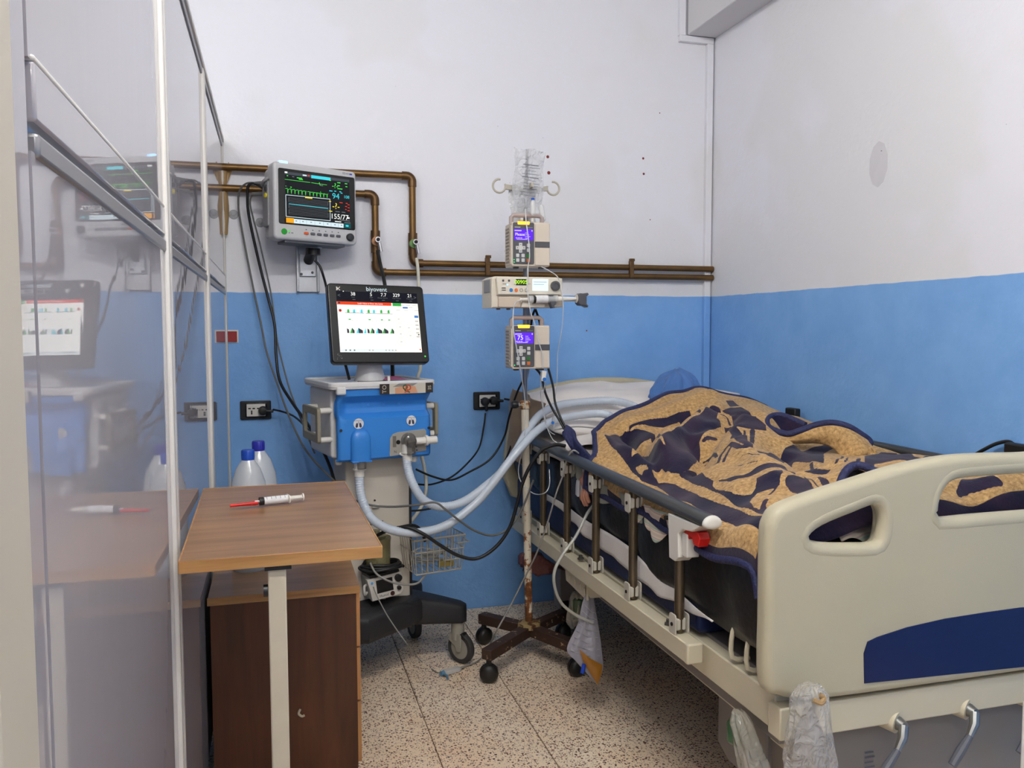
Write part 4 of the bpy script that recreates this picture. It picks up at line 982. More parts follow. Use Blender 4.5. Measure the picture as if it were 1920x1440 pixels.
# drip chambers
M_chm = film('clear_chamber', S(228, 228, 226), clear=.5, rough=.08, bump=.05, gloss=1.0)
dc = thing('drip_chamber', 'clear drip chamber with a blue dot under the clear drip bag', 'drip chamber', (.942, 3.0, 1.775))
MB().lathe([(.004, 0), (.009, .006), (.010, .05), (.008, .056), (.004, .06)], (0, 0, 0), 14).build('chamber', M_chm, dc)
MB().lathe([(.0065, .056), (.0065, .066)], (0, 0, 0), 10).build('blue_cap', mat('cap_blue', S(30, 80, 180), .4), dc)
dc2 = thing('drip_chamber', 'clear drip chamber hanging right of the one with the blue dot', 'drip chamber', (1.010, 3.08, 1.765), (0, radians(-10), 0))
MB().lathe([(.004, 0), (.010, .006), (.011, .055), (.008, .062), (.004, .066)], (0, 0, 0), 14).build('chamber', M_chm, dc2)
M_ivl = film('clear_iv_line', S(226, 228, 230), clear=.35, rough=.12, bump=0.02, gloss=.9)
def iv(pts, label, r=.0022): return cable('drip_line', pts, r, M_ivl, label, 'tube', 'clear drip lines', seg=6)
iv([(0.9278, 3.0500, 1.8064), (0.9167, 3.0000, 1.7439), (0.9219, 2.9900, 1.6837), (0.9260, 2.9900, 1.6246), (0.9228, 3.0000, 1.5856), (0.9212, 2.9950, 1.5455), (0.9206, 3.0000, 1.4960), (0.9301, 2.9900, 1.4159), (0.9479, 3.0000, 1.3760), (0.9649, 3.0000, 1.3055), (0.9797, 3.0000, 1.2549), (0.9819, 3.0000, 1.2041)], 'clear drip line falling across the upper pump to the roller clamp')
iv([(0.9819, 3.0200, 1.5882), (1.0139, 3.0200, 1.5727), (1.0448, 3.0100, 1.5483), (1.0529, 2.9900, 1.4970), (1.0630, 3.0000, 1.4268), (1.0743, 3.0500, 1.3456), (1.0765, 3.1000, 1.2615), (1.0814, 3.1200, 1.1762), (1.0874, 3.1500, 1.1102), (1.0762, 3.1500, 1.0245), (1.0717, 3.1500, 0.9599)], 'clear drip line running right of the lower pump down to the sheets', .0018)
iv([(0.8976, 3.0000, 1.4619), (0.8696, 2.9900, 1.4494), (0.8641, 3.0000, 1.4059), (0.8632, 2.9900, 1.3461), (0.8776, 2.9900, 1.2662), (0.8930, 3.0000, 1.1954), (0.9379, 3.1000, 1.0960), (0.9596, 3.1500, 1.0065), (0.9491, 3.1600, 0.8771), (0.9312, 3.1600, 0.7919), (0.9385, 3.1400, 0.7411), (0.9749, 3.1000, 0.7037), (0.9864, 3.0000, 0.7221), (1.0080, 3.0000, 0.7520), (1.0147, 3.0200, 0.8105)], 'clear drip line looping down the stand to the bed rail')
iv([(0.9896, 3.0500, 1.1812), (1.0059, 3.1000, 1.0944), (1.0356, 3.1500, 1.0149), (1.0704, 3.2000, 0.9434), (1.0980, 3.2000, 0.9205)], 'clear drip line from the roller clamp to the sheets', .002)
iv([(1.0070, 3.0500, 1.1499), (1.0147, 3.1000, 1.0731), (1.0302, 3.1200, 0.9860), (1.0627, 3.1300, 0.9153), (1.0818, 3.1200, 0.8986)], 'second clear drip line lying over the pillow edge', .0018)
rcl = thing('roller_clamp', 'white roller clamp with a blue wheel hanging under the lower pump', 'clamp', (0.9939, 3.0300, 1.1739), (radians(0), radians(8), 0))
MB().prism([(-.010, .018), (.010, .018), (.008, -.022), (-.006, -.022)], -.007, .007, r=.002).build('clamp_body', M_wht, rcl)
MB().lathe([(.007, -.003), (.007, .003)], (.003, -.006, -.014), 14, R90).build('clamp_wheel', mat('wheel_blue', S(30, 110, 200), .4), rcl)
fc = thing('line_connector', 'clear connector with a blue dot lying on the white sheet', 'connector', (1.0762, 3.1500, 0.9770))
MB().lathe([(.003, -.022), (.007, -.016), (.007, .012), (.004, .024)], (0, 0, 0), 12).build('connector_body', M_chm, fc)
MB().lathe([(.006, 0), (.006, .004)], (-.006, -.006, 0), 12, R90).build('blue_dot', MATS['wheel_blue'], fc)

# ------------------------------------------------------------------ hospital bed
M_bed = mat('bed_cream_enamel', S(206, 197, 172), .42, var=.06, scale=10); M_abs = mat('bed_board_plastic', S(188, 180, 154), .45, var=.05, scale=4, bump=.08, bscale=400)
M_nvy = mat('decal_navy', S(10, 24, 74), .35); M_rail = mat('rail_charcoal', S(66, 66, 66), .30, .35, var=.2, scale=25)
M_brz = mat('post_bronze', S(104, 92, 74), .3, .75); M_lug = mat('bracket_cream', S(196, 190, 176), .45); M_redp = mat('lever_red', S(206, 34, 26), .4)
M_steel = mat('worn_steel', S(150, 150, 148), .35, .9, var=.2, scale=50); M_cov = mat('cover_grey', S(128, 122, 118), .55, var=.08, scale=6)
M_rbolt = mat('bolt_grey', S(110, 108, 104), .4, .8)
bd = thing('hospital_bed', 'cream hospital bed with charcoal side rail and blue trimmed foot board', 'bed', (1.58, 2.65, 0))
BO = Vector((1.58, 2.65, 0))
def bpart(mb, nm, m, par=None, **k):
    o = mb.build(nm, m, par or bd, **k); o.data.transform(Matrix.Translation(-BO)); return o
def yz(p): return (p[1], p[2])
def xz(p): return (p[0], p[2])
# foot board traced at its real plane
out = [xz(q) for q in ((1.0322, 1.5650, 0.5626), (1.0289, 1.5650, 0.7267), (1.0281, 1.5650, 0.8932), (1.0366, 1.5650, 0.9340), (1.0574, 1.5650, 0.9586), (1.1082, 1.5650, 0.9757), (1.1901, 1.5650, 0.9950), (1.2740, 1.5650, 1.0134), (1.3600, 1.5650, 1.0324), (1.4482, 1.5650, 1.0455), (1.5389, 1.5650, 1.0527), (1.6322, 1.5650, 1.0524), (1.7282, 1.5650, 1.0495))]
zt = out[-1][1]
out += [(1.80, zt-.001), (1.90, zt-.012), (1.98, zt-.035), (2.05, zt-.07), (2.095, zt-.12), (2.10, zt-.2), (2.10, .56), (2.06, .512), (1.7, .508), (1.4, .508), (1.20, .510), (1.12, .518), (1.07, .532)]
def smooth2(l, n=4): return [(v.x, v.y) for v in catmull([(a, b, 0) for a, b in l], n, True)]
h1 = [xz(q) for q in ((1.1349, 1.5650, 0.8879), (1.1476, 1.5650, 0.8738), (1.1936, 1.5650, 0.8655), (1.2501, 1.5650, 0.8613), (1.3075, 1.5650, 0.8583), (1.3246, 1.5650, 0.8694), (1.3308, 1.5650, 0.9023), (1.3284, 1.5650, 0.9308), (1.3133, 1.5650, 0.9502), (1.2931, 1.5650, 0.9502), (1.2479, 1.5650, 0.9371), (1.1921, 1.5650, 0.9213), (1.1537, 1.5650, 0.9058))]
h2 = [xz(q) for q in ((1.4882, 1.5650, 0.9055), (1.4844, 1.5650, 0.9260), (1.4906, 1.5650, 0.9608), (1.5108, 1.5650, 0.9886), (1.5410, 1.5650, 0.9997), (1.6187, 1.5650, 1.0020), (1.7223, 1.5650, 1.0032))]
h2 += [(1.86, h2[-1][1]-.004), (1.93, h2[-1][1]-.022), (1.965, h2[-1][1]-.05), (1.96, h2[0][1]+.008), (1.93, h2[0][1]), (1.75, h2[0][1]), (1.6, h2[0][1])]
so = smooth2(out); s1 = smooth2(h1); s2 = smooth2(h2)
fb = bpart(MB().prism([so, s1, s2], 1.562, 1.615, r=.020, steps=5), 'foot_board', M_abs, smooth=60)
# soft raised rims round the hand holes
for hl in (s1, s2):
    bpart(MB().tube([(a, 1.5812, b) for a, b in grow(hl, .017)[::2]], .0210, 12, closed=True), 'hole_rim', M_abs, fb, smooth=80)
dec = [xz(q) for q in ((1.2861, 1.5620, 0.5390), (1.2825, 1.5620, 0.6095), (1.2918, 1.5620, 0.6360), (1.3191, 1.5620, 0.6443), (1.3997, 1.5620, 0.6586), (1.5053, 1.5620, 0.6683), (1.6143, 1.5620, 0.6718), (1.7300, 1.5620, 0.6737))]
dec += [(1.85, dec[-1][1]-.004), (1.93, dec[-1][1]-.03), (1.95, .56), (1.94, .524), (1.78, .523)]
bpart(MB().prism(dec, 1.5595, 1.566, r=.001), 'decal', M_nvy, fb)
# head board
ho = [(1.07, .56), (1.07, .98), (1.09, 1.03), (1.18, 1.065), (1.30, 1.095), (1.42, 1.112), (1.55, 1.118), (1.68, 1.112), (1.80, 1.095), (1.94, 1.065), (2.04, 1.03), (2.07, .98), (2.07, .56), (1.6, .54)]
hh = [(1.36, 1.0), (1.40, 1.05), (1.55, 1.07), (1.70, 1.05), (1.74, 1.0), (1.55, .99)]
bpart(MB().prism([smooth2(ho), smooth2(hh)], 3.735, 3.785, r=.02, steps=4), 'head_board', M_abs, smooth=60)
# frame
bpart(MB().box((1.105, 2.64, .472), (.04, 2.06, .085)), 'side_beam', M_bed, bevel=.004)
bpart(MB().box((2.055, 2.64, .472), (.04, 2.06, .085)), 'side_beam', M_bed, bevel=.004)
bpart(MB().box((1.585, 1.598, .462), (1.02, .05, .075)), 'end_beam', M_bed, bevel=.004)
bpart(MB().box((1.58, 3.70, .472), (.98, .05, .085)), 'end_beam', M_bed, bevel=.004)
for k in range(6): bpart(MB().box((1.58, 1.85+.34*k, .505), (.92, .05, .02)), 'deck_slat', M_bed, bevel=.003)
bpart(MB().box((1.58, 2.65, .518), (.92, 1.95, .012)), 'deck_sheet', M_cov, bevel=.002)
# wire mattress stops near the foot corner
for k, yy in enumerate((1.66, 1.72, 1.79)):
    bpart(MB().tube([(1.10, yy, .62), (1.082, yy, .60), (1.082, yy, .535), (1.13, yy, .528)], .006, 8, smooth=3), 'mattress_stop', M_bed)
# lower frame, legs and casters
for xx in (1.23, 1.94):
    bpart(MB().box((xx, 2.6, .33), (.05, 1.75, .06)), 'lower_beam', M_bed, bevel=.003)
    for yy in (1.85, 3.45): bpart(MB().box((xx, yy, .26), (.07, .09, .30)), 'leg', M_cov, bevel=.005)
    for yy, an in ((1.85, 30), (3.45, 75)):
        c = caster(bd, xx-BO.x, yy-BO.y, .16, .078, radians(an), .034, M_cov, M_rub)
bpart(MB().prism([(1.62, .13), (2.02, .13), (2.08, .16), (2.08, .34), (2.02, .405), (1.62, .405)], 1.21, 1.93, r=.012, plane='yz'), 'motor_cover', M_cov)
f = Flat()
for k in range(5): f.rect(1.34, .335-.012*k, 1.365+.004*(k % 2), .339-.012*k, M_kg)
o = f.build('cover_print', bd, (0, 1.6175, 0)); o.location = (-BO.x, 1.6185-BO.y, 0)
bpart(MB().box((1.118, 2.5, .412), (.02, 1.75, .05)), 'side_skirt', M_cov, bevel=.003)
# crank handles under the foot end
for k, (xx, zz) in enumerate(((1.395, .425), (1.60, .430), (1.80, .43))):
    cr = thing_part('crank', bd, (xx-BO.x, 1.575-BO.y, zz), 0)
    MB().cyl((-.05, .11, .012), (0, 0, 0), .026, seg=16).build('sleeve', M_bed, cr)
    MB().cyl((-.002, .004, 0), (.001, -.02, -.002), .018, .012, seg=14).build('shaft', M_steel, cr)
    MB().tube([(0, -.018, 0), (-.012, -.03, -.022), (-.03, -.035, -.045)], [.012, .011, .008], 10).build('elbow', M_steel, cr)
    MB().tube([(-.03, -.035, -.045), (-.06, -.04, -.075), (-.085, -.042, -.105)], [.008, .011, .010], 10).build('grip', M_kg, cr)
# hanger plate with slots under the side rail
hg = bpart(MB().prism([[yz(q) for q in ((1.0500, 2.8974, 0.4600), (1.0500, 2.6777, 0.4639), (1.0500, 2.6667, 0.4024), (1.0500, 2.8853, 0.4125))]], 1.035, 1.043, plane='yz'), 'bag_hanger', M_bed, bevel=.002)
q0 = (1.0500, 2.6673, 0.4517)
bpart(MB().prism([(q0[1], q0[2]+.02), (q0[1]+.01, q0[2]-.045), (q0[1]+.02, q0[2]+.02)], 1.035, 1.115, plane='yz'), 'hanger_gusset', M_bed, hg)
for a in (.2, .45, .7, .92):
    pa = Vector((1.0500, 2.8854, 0.4348)); pb = Vector((1.0500, 2.6722, 0.4312)); c = pa.lerp(pb, a); bpart(MB().box((1.0335, c.y, c.z), (.004, .012, .02)), 'hook_tab', M_bed, hg, bevel=.001)

# near side rail (folding guard)
RX = 1.035
sr = thing_part('side_rail', bd, (0, 0, 0), 0)
def rp(mb, nm, m, **k): return bpart(mb, nm, m, sr, **k)
prof = [(1.805, .868), (3.36, .886)]
def railfn(u, v):
    a = 2*pi*u; y = 1.815+(3.36-1.815)*v; zc = .868+.018*v
    cx, cz = cos(a), sin(a)
    x = RX+.026*cx; z = zc+(.021*cz if cz > 0 else .012*cz)
    return (x, y, z)
mb = MB().grid(railfn, 20, 12, cu=True); rp(mb, 'top_rail', M_rail, smooth=60)
def capfn(u, v):
    a = 2*pi*u; t_ = v*pi/2; cx, cz = cos(a)*cos(t_)**.5, sin(a)*cos(t_)**.5
    return (RX+.027*cx, 1.817-.012*sin(t_), .868+(.022*cz if cz > 0 else .013*cz))
rp(MB().grid(capfn, 20, 7, cu=True), 'rail_cap', M_wht, smooth=80)
rp(MB().bar((RX, 1.905, .509), (RX, 3.56, .487), .044, .052), 'lower_bar', M_bed, bevel=.003)
rp(MB().box((RX, 1.90, .509), (.047, .02, .055)), 'bar_cap', M_bed, bevel=.005)
for k, py in enumerate((1.982, 2.283, 2.585, 2.871, 3.156, 3.40)):
    zb_ = .509-.022*(py-1.905)/1.655; ztp = .868+.018*(py-1.815)/1.545
    ps = rp(MB().cyl((RX, py, zb_+.03), (RX, py, ztp-.008), .0135, seg=16), 'post', M_brz)
    for zz, hh_ in ((zb_+.052, .056),) + (((ztp-.045, .056),) if k else ()):
        for s_ in (-1, 1):
            rp(MB().prism(rect(-.018, -hh_/2, .018, hh_/2, .008, 4), s_*.019-.002, s_*.019+.002, plane='yz'), 'bracket_cheek', M_lug).location = (RX, py, zz)
        rp(MB().cyl((RX-.024, py, zz), (RX+.024, py, zz), .005, seg=10), 'pivot', M_hole)
        rp(MB().box((RX, py, zz), (.03, .026, hh_*.6)), 'bracket_core', M_lug, bevel=.004)
for py in (2.045, 2.73): rp(MB().lathe([(.012, 0), (.012, .006), (.007, .008), (.007, .016)], (RX, py, .533), 6), 'bolt', M_rbolt)
# catch housing and red release lever at the foot end
ho_ = [yz(q) for q in ((1.0350, 2.0088, 0.8559), (1.0350, 1.8339, 0.8595), (1.0350, 1.8766, 0.8359), (1.0350, 1.9244, 0.8303), (1.0350, 1.9503, 0.8128), (1.0350, 1.9458, 0.7511), (1.0350, 1.9692, 0.7348), (1.0350, 1.9998, 0.7367))]
rp(MB().prism(ho_, RX-.024, RX+.024, r=.004, plane='yz'), 'catch_housing', M_wht)
cp = Vector((1.0350, 1.9379, 0.7874))
rp(MB().box((RX+.003, cp.y-.008, cp.z), (.036, .030, .062)), 'catch_block', M_wht, bevel=.003)
rp(MB().cyl((RX-.026, 2.022, .840), (RX+.026, 2.022, .840), .006, seg=10), 'catch_pin', M_hole)
cp = Vector((1.0350, 1.8958, 0.8244))
rp(MB().prism([(cp.y+.045, cp.z+.018), (cp.y+.04, cp.z-.022), (cp.y+.022, cp.z-.024), (cp.y+.014, cp.z-.008), (cp.y+.0, cp.z-.010), (cp.y-.008, cp.z-.026), (cp.y-.032, cp.z-.026), (cp.y-.040, cp.z-.004), (cp.y-.03, cp.z+.010)], RX-.012, RX+.02, r=.003, plane='yz'), 'release_lever', M_redp)
# far side rail against the wall
fr_ = thing_part('side_rail', bd, (0, 0, 0), 0)
FX = 2.115
bpart(MB().tube([(FX, 1.85, .915), (FX, 3.3, .925)], .02, 12), 'top_rail', M_rail, fr_)
bpart(MB().bar((FX, 1.9, .50), (FX, 3.5, .49), .035, .05), 'lower_bar', M_bed, fr_, bevel=.003)
for py in (2.0, 2.3, 2.6, 2.9, 3.2): bpart(MB().cyl((FX, py, .52), (FX, py, .905), .0125, seg=12), 'post', M_brz, fr_)
bpart(MB().box((FX, 3.05, .985), (.03, .07, .06)), 'catch_housing', M_rub, fr_, bevel=.005)

# ------------------------------------------------------------------ mattresses
M_mblk = mat('black_waterproof_cover', S(26, 26, 29), .38, bump=.8, bscale=11, var=.2, scale=5); M_mnv = mat('navy_mattress_cover', S(20, 34, 78), .55, var=.25, scale=14, bump=.15, bscale=60)
M_sht = mat('white_cotton', S(228, 222, 218), .85, sheen=.2, bump=.12, bscale=220)
mn2 = MB().prism(rect(1.083, .526, 2.075, .662, .02), 1.97, 3.70, r=.012).build('mattress', M_mnv)
tag(mn2, 'thin navy under mattress lying on the bed deck', 'mattress')
def zbot(y): return float(np.interp(y, [1.60, 1.67, 1.80, 1.96, 2.18, 2.37, 2.55, 2.74, 3.1, 3.7], [.600, .600, .588, .590, .610, .645, .655, .652, .662, .665]))
def blackfn(u, v):
    y = 1.628+2.07*v; zb_ = zbot(y); zt_ = .835+.02*max(0, (y-2.9)/.8)+.006*sin(9*y)
    bul = .016*sin(7.3*y+1)+.010*sin(17*y)
    path = [(1.30, zb_+.012), (1.12, zb_+.006), (1.083, zb_), (1.071, zb_+.03), (1.064-.006*sin(5*y), (zb_+zt_)/2+.01), (1.070, zt_-.05), (1.09, zt_-.016), (1.15, zt_), (1.4, zt_+.005), (1.8, zt_+.005), (2.04, zt_), (2.075, zt_-.03), (2.08, zt_-.1), (2.075, zb_+.02), (1.95, zb_+.01)]
    q = u*(len(path)-1); k = min(int(q), len(path)-2); t_ = q-k
    x = path[k][0]*(1-t_)+path[k+1][0]*t_; z = path[k][1]*(1-t_)+path[k+1][1]*t_
    wv = sin(pi*min(1, max(0, (u-.1)/.35)))
    x += wv*(.010*sin(11*y+9*z)+.006*sin(23*y-14*z)+bul*.35) if u < .45 else 0
    x = max(x, 1.067) if u < .45 else x
    return (x, y, z)
mbm = MB().grid(blackfn, 71, 90); nn_ = 90
mbm.f.append(tuple(i*nn_ for i in range(71))); mbm.m.append(0); mbm.f.append(tuple(i*nn_+nn_-1 for i in range(71))); mbm.m.append(0)
tag(mbm.build('mattress', M_mblk, smooth=60), 'thick mattress in a crumpled black waterproof cover', 'mattress')
def stripfn(u, v):
    y = 1.86+1.36*u; zt_ = float(np.interp(y, [1.86, 1.96, 2.18, 2.37, 2.74, 3.1, 3.3], [.603, .605, .628, .662, .664, .672, .675])); zb_ = float(np.interp(y, [1.86, 1.96, 2.18, 2.37, 2.74, 3.1, 3.3], [.600, .588, .572, .582, .603, .645, .655]))
    return (1.071+.004*sin(13*y)+.006*(v-.5)**2+.004*sin(40*y)*v, y, zt_+(zb_-zt_)*v+.003*sin(31*y)*v)
o = tag(MB().grid(stripfn, 60, 7).build('under_sheet', M_sht, smooth=60), 'edge of a white under sheet hanging between the black and navy mattresses', 'sheet')
o.modifiers.new('thick', 'SOLIDIFY').thickness = .002

# ------------------------------------------------------------------ sheets and pillows at the head
def cloth(name, fn, nu, nv, m, label, cat, th=.004, sub=1, parent=None):
    o = MB().grid(fn, nu, nv).build(name, m, parent, smooth=80)
    s_ = o.modifiers.new('thick', 'SOLIDIFY'); s_.thickness = th; s_.offset = -1
    if sub: o.modifiers.new('sub', 'SUBSURF').levels = sub; o.modifiers['sub'].render_levels = sub
    if label: tag(o, label, cat)
    return o
def sheetfn(u, v):
    y = 2.55+1.14*v; x = 1.066+1.0*u
    z = .852+.05*max(0, (y-2.75)/.9)+.008*sin(9*y+5*x)+.006*sin(21*x-7*y)
    if x < 1.12: z -= ((1.12-x)/.054)**2*.045; 
    return (x, y, z)
cloth('bed_sheet', sheetfn, 50, 60, M_sht, 'rumpled white sheet over the mattress at the head end', 'sheet')
def pillow(label, c, sx, sy, sz, seed, rot=0.0, nm='pillow', m=M_sht):
    rd = random.Random(seed); p_ = [rd.uniform(0, 6.28) for _ in range(8)]
    mb = MB(); nu, nv = 56, 34
    def fn(u, v):
        a = 2*pi*u; t_ = pi*v
        st = sin(t_)**.55; ct = abs(cos(t_))**.8*(1 if cos(t_) > 0 else -1)
        ca = abs(cos(a))**.42*(1 if cos(a) > 0 else -1); sa = abs(sin(a))**.42*(1 if sin(a) > 0 else -1)
        x, y, z = ca*st, sa*st, ct
        th = (1-abs(x)**5)*(1-abs(y)**4)
        w1 = .16*sin(3.1*x+p_[0]+2*y)*sin(2*y+p_[1])+.10*sin(6*x+p_[2]-2*y)*(1-abs(x))+.05*sin(9*x+5*y+p_[3])+.035*sin(15*x-9*y+p_[4])+.025*sin(27*x+7*y+p_[5])
        return (x*sx/2, y*sy/2, z*sz/2*(.25+.75*max(th, 0))+w1*sz*.42*(.4+.6*max(th, 0)))
    mb.grid(fn, nu, nv, cu=True)
    o = mb.build(nm, m, smooth=80); o.location = c; o.rotation_euler = (radians(rot), 0, 0)
    return tag(o, label, 'pillow', 'white pillows at the bed head')
pillow('large white pillow leaning on the head board', (1.58, 3.545, 1.005), .99, .36, .16, 1, 16)
pillow('flat white pillow folded in front of the larger one', (1.52, 3.30, .945), .86, .30, .105, 2, 6)
o = cloth('folded_sheet', lambda u, v: (1.085+.5*u, 3.02+.17*v+.02*sin(5*u), .902+.022*sin(pi*v)**.6+.008*sin(12*u+6*v)-.03*(1-u)**6), 30, 14, M_sht, 'folded white sheet lying beside the flat pillow at the rail', 'sheet')
tag(cable('sheet_piping', [(1.0705, 3.1200, 0.9505), (1.1648, 3.1300, 0.9590), (1.2450, 3.1000, 0.9531), (1.2713, 3.0800, 0.9545)], .003, M_hg, 'x', 'x'), 'thin grey seam cord lying across the white sheets', 'cord')
tag(MB().grid(lambda u, v: (1.88+.20*u, 3.42+.03*sin(6*u), 1.085-.035*u+.015*v-.03*v*v), 10, 6).build('pillow_corner', M_sht, smooth=60), 'white pillow corner poking out beyond the blue cap', 'pillow')
# beige cloth hung over the near head corner
M_bei = mat('beige_cloth', S(150, 128, 106), .85, sheen=.2, var=.2, scale=10, bump=.2, bscale=90)
def beige(u, v):
    x = 1.052-.028*sin(3*u*pi)*v-.02*v+.05*u*(1-v); y = 3.66-.30*u+.02*sin(9*v); z = 1.085-.34*v*(1-.25*u)-.05*u+.02*sin(8*u)*v
    return (x-.012*sin(11*u+3*v), y, z)
cloth('beige_cloth', beige, 26, 26, M_bei, 'beige cloth hanging in folds over the bed corner behind the drip stand', 'cloth')

# ------------------------------------------------------------------ person under the blanket
M_skin = mat('skin', S(186, 132, 108), .55, var=.12, scale=20); M_skin.node_tree.nodes['Principled BSDF'].inputs['Subsurface Weight'].default_value = .1
def skin_person():
    V = []; E = []; Rr = []
    def add(p, r, prev=None):
        V.append(p); Rr.append(r if isinstance(r, tuple) else (r, r))
        if prev is not None: E.append((prev, len(V)-1))
        return len(V)-1
    pel = add((1.60, 2.52, .870), (.12, .062))
    sp1 = add((1.62, 2.72, .885), (.11, .07), pel); sp2 = add((1.65, 2.92, .895), (.12, .075), sp1); ch = add((1.68, 3.08, .905), (.11, .072), sp2)
    nk = add((1.71, 3.20, .955), .05, ch); hb_ = add((1.725, 3.27, .985), (.070, .075), nk); hm_ = add((1.735, 3.345, 1.01), (.085, .095), hb_); hc = add((1.74, 3.425, 1.03), (.075, .085), hm_)
    add((1.725, 3.255, 1.062), .012, hm_)  # nose
    for s_ in (-1, 1):
        h_ = add((1.60+s_*.09, 2.44, .865), .060, pel); k_ = add((1.60+s_*.10, 2.08, .855), .042, h_); a_ = add((1.60+s_*.09, 1.78, .850), .030, k_); add((1.60+s_*.10, 1.73, .865), .024, a_)
    # far arm along the side
    s2_ = add((1.84, 3.07, .90), .05, ch); e2_ = add((1.92, 2.80, .875), .040, s2_); w2_ = add((1.88, 2.56, .88), .028, e2_); add((1.86, 2.48, .88), (.04, .018), w2_)
    # near arm reaching over the mattress edge
    s1_ = add((1.50, 3.09, .905), .05, ch); e1_ = add((1.27, 2.92, .868), .036, s1_); w1_ = add((1.112, 2.765, .862), .024, e1_)
    kn_ = add((1.068, 2.745, .842), (.030, .015), w1_); pm_ = add((1.055, 2.730, .800), (.034, .013), kn_)
    for k, (dy, l, cur) in enumerate(((.028, .052, .010), (.010, .062, .012), (-.009, .058, .012), (-.027, .044, .010))):
        a_ = add((1.052, 2.730+dy, .787), .0088, pm_); b_ = add((1.046-cur*.2, 2.728+dy*1.1, .787-l*.45), .0088, a_); c_ = add((1.050, 2.726+dy*1.1, .787-l*.8), .0085, b_); add((1.056, 2.725+dy*1.1, .787-l*1.05), .007, c_)
    t1_ = add((1.058, 2.762, .822), .011, kn_); t2_ = add((1.046, 2.780, .795), .0095, t1_); add((1.042, 2.786, .770), .0075, t2_)
    me = bpy.data.meshes.new('person'); me.from_pydata(V, E, []); me.update()
    o = bpy.data.objects.new('person', me); COL.objects.link(o)
    sk = o.modifiers.new('skin', 'SKIN'); sk.branch_smoothing = .3; sk.use_smooth_shade = True
    for i, r in enumerate(Rr): me.skin_vertices[0].data[i].radius = r; me.skin_vertices[0].data[i].use_root = (i == 0)
    o.modifiers.new('sub', 'SUBSURF').levels = 2; o.modifiers['sub'].render_levels = 2
    me.materials.append(M_skin); return o
pe = tag(skin_person(), 'person lying under the striped blanket in a blue cap, fingers hanging over the mattress edge', 'person')
M_cap = mat('blue_surgical_cap', S(74, 116, 178), .8, sheen=.2, bump=.5, bscale=16, var=.12, scale=10)
def capf(u, v):
    a = 2*pi*u; t_ = pi*.04+pi*.66*v
    r = 1+.10*sin(7*a+4*v)*sin(3*v*pi)+.07*sin(11*a+2+3*v)+.05*sin(19*a+9*v)
    return (1.740+.120*sin(t_)*cos(a)*r, 3.385+.100*sin(t_)*sin(a)*r, 1.050+.118*cos(t_)*(1+.06*sin(5*a)+.05*cos(a))-.02*v)
cp_ = MB().grid(capf, 60, 26, cu=True); cp_.f.append(tuple(reversed([i*26 for i in range(60)]))); cp_.m.append(0)
cp_.build('surgical_cap', M_cap, pe, smooth=80)
# strip of cap cloth that lies on the pillow
def capt(u, v): return (1.62+.10*u, 3.36+.07*v, 1.045+.03*u+.012*sin(7*u+5*v)-.03*(1-u)*v+.02*sin(pi*v))
cf_ = MB().grid(capt, 14, 10).build('cap_tail', M_cap, pe, smooth=80); cf_.modifiers.new('thick', 'SOLIDIFY').thickness = .002
ox = thing('pulse_oximeter', 'grey finger clip on the hand hanging over the mattress edge', 'sensor', (1.038, 2.752, .785), (radians(8), 0, radians(0)))
for s_ in (-1, 1): MB().prism([(-.011, -.028), (.011, -.028), (.012, .012), (.008, .03), (-.008, .03)], s_*.006-.005, s_*.006+.005, r=.003, plane='yz').build('clip_shell', mat('clip_grey', S(172, 172, 176), .45), ox)

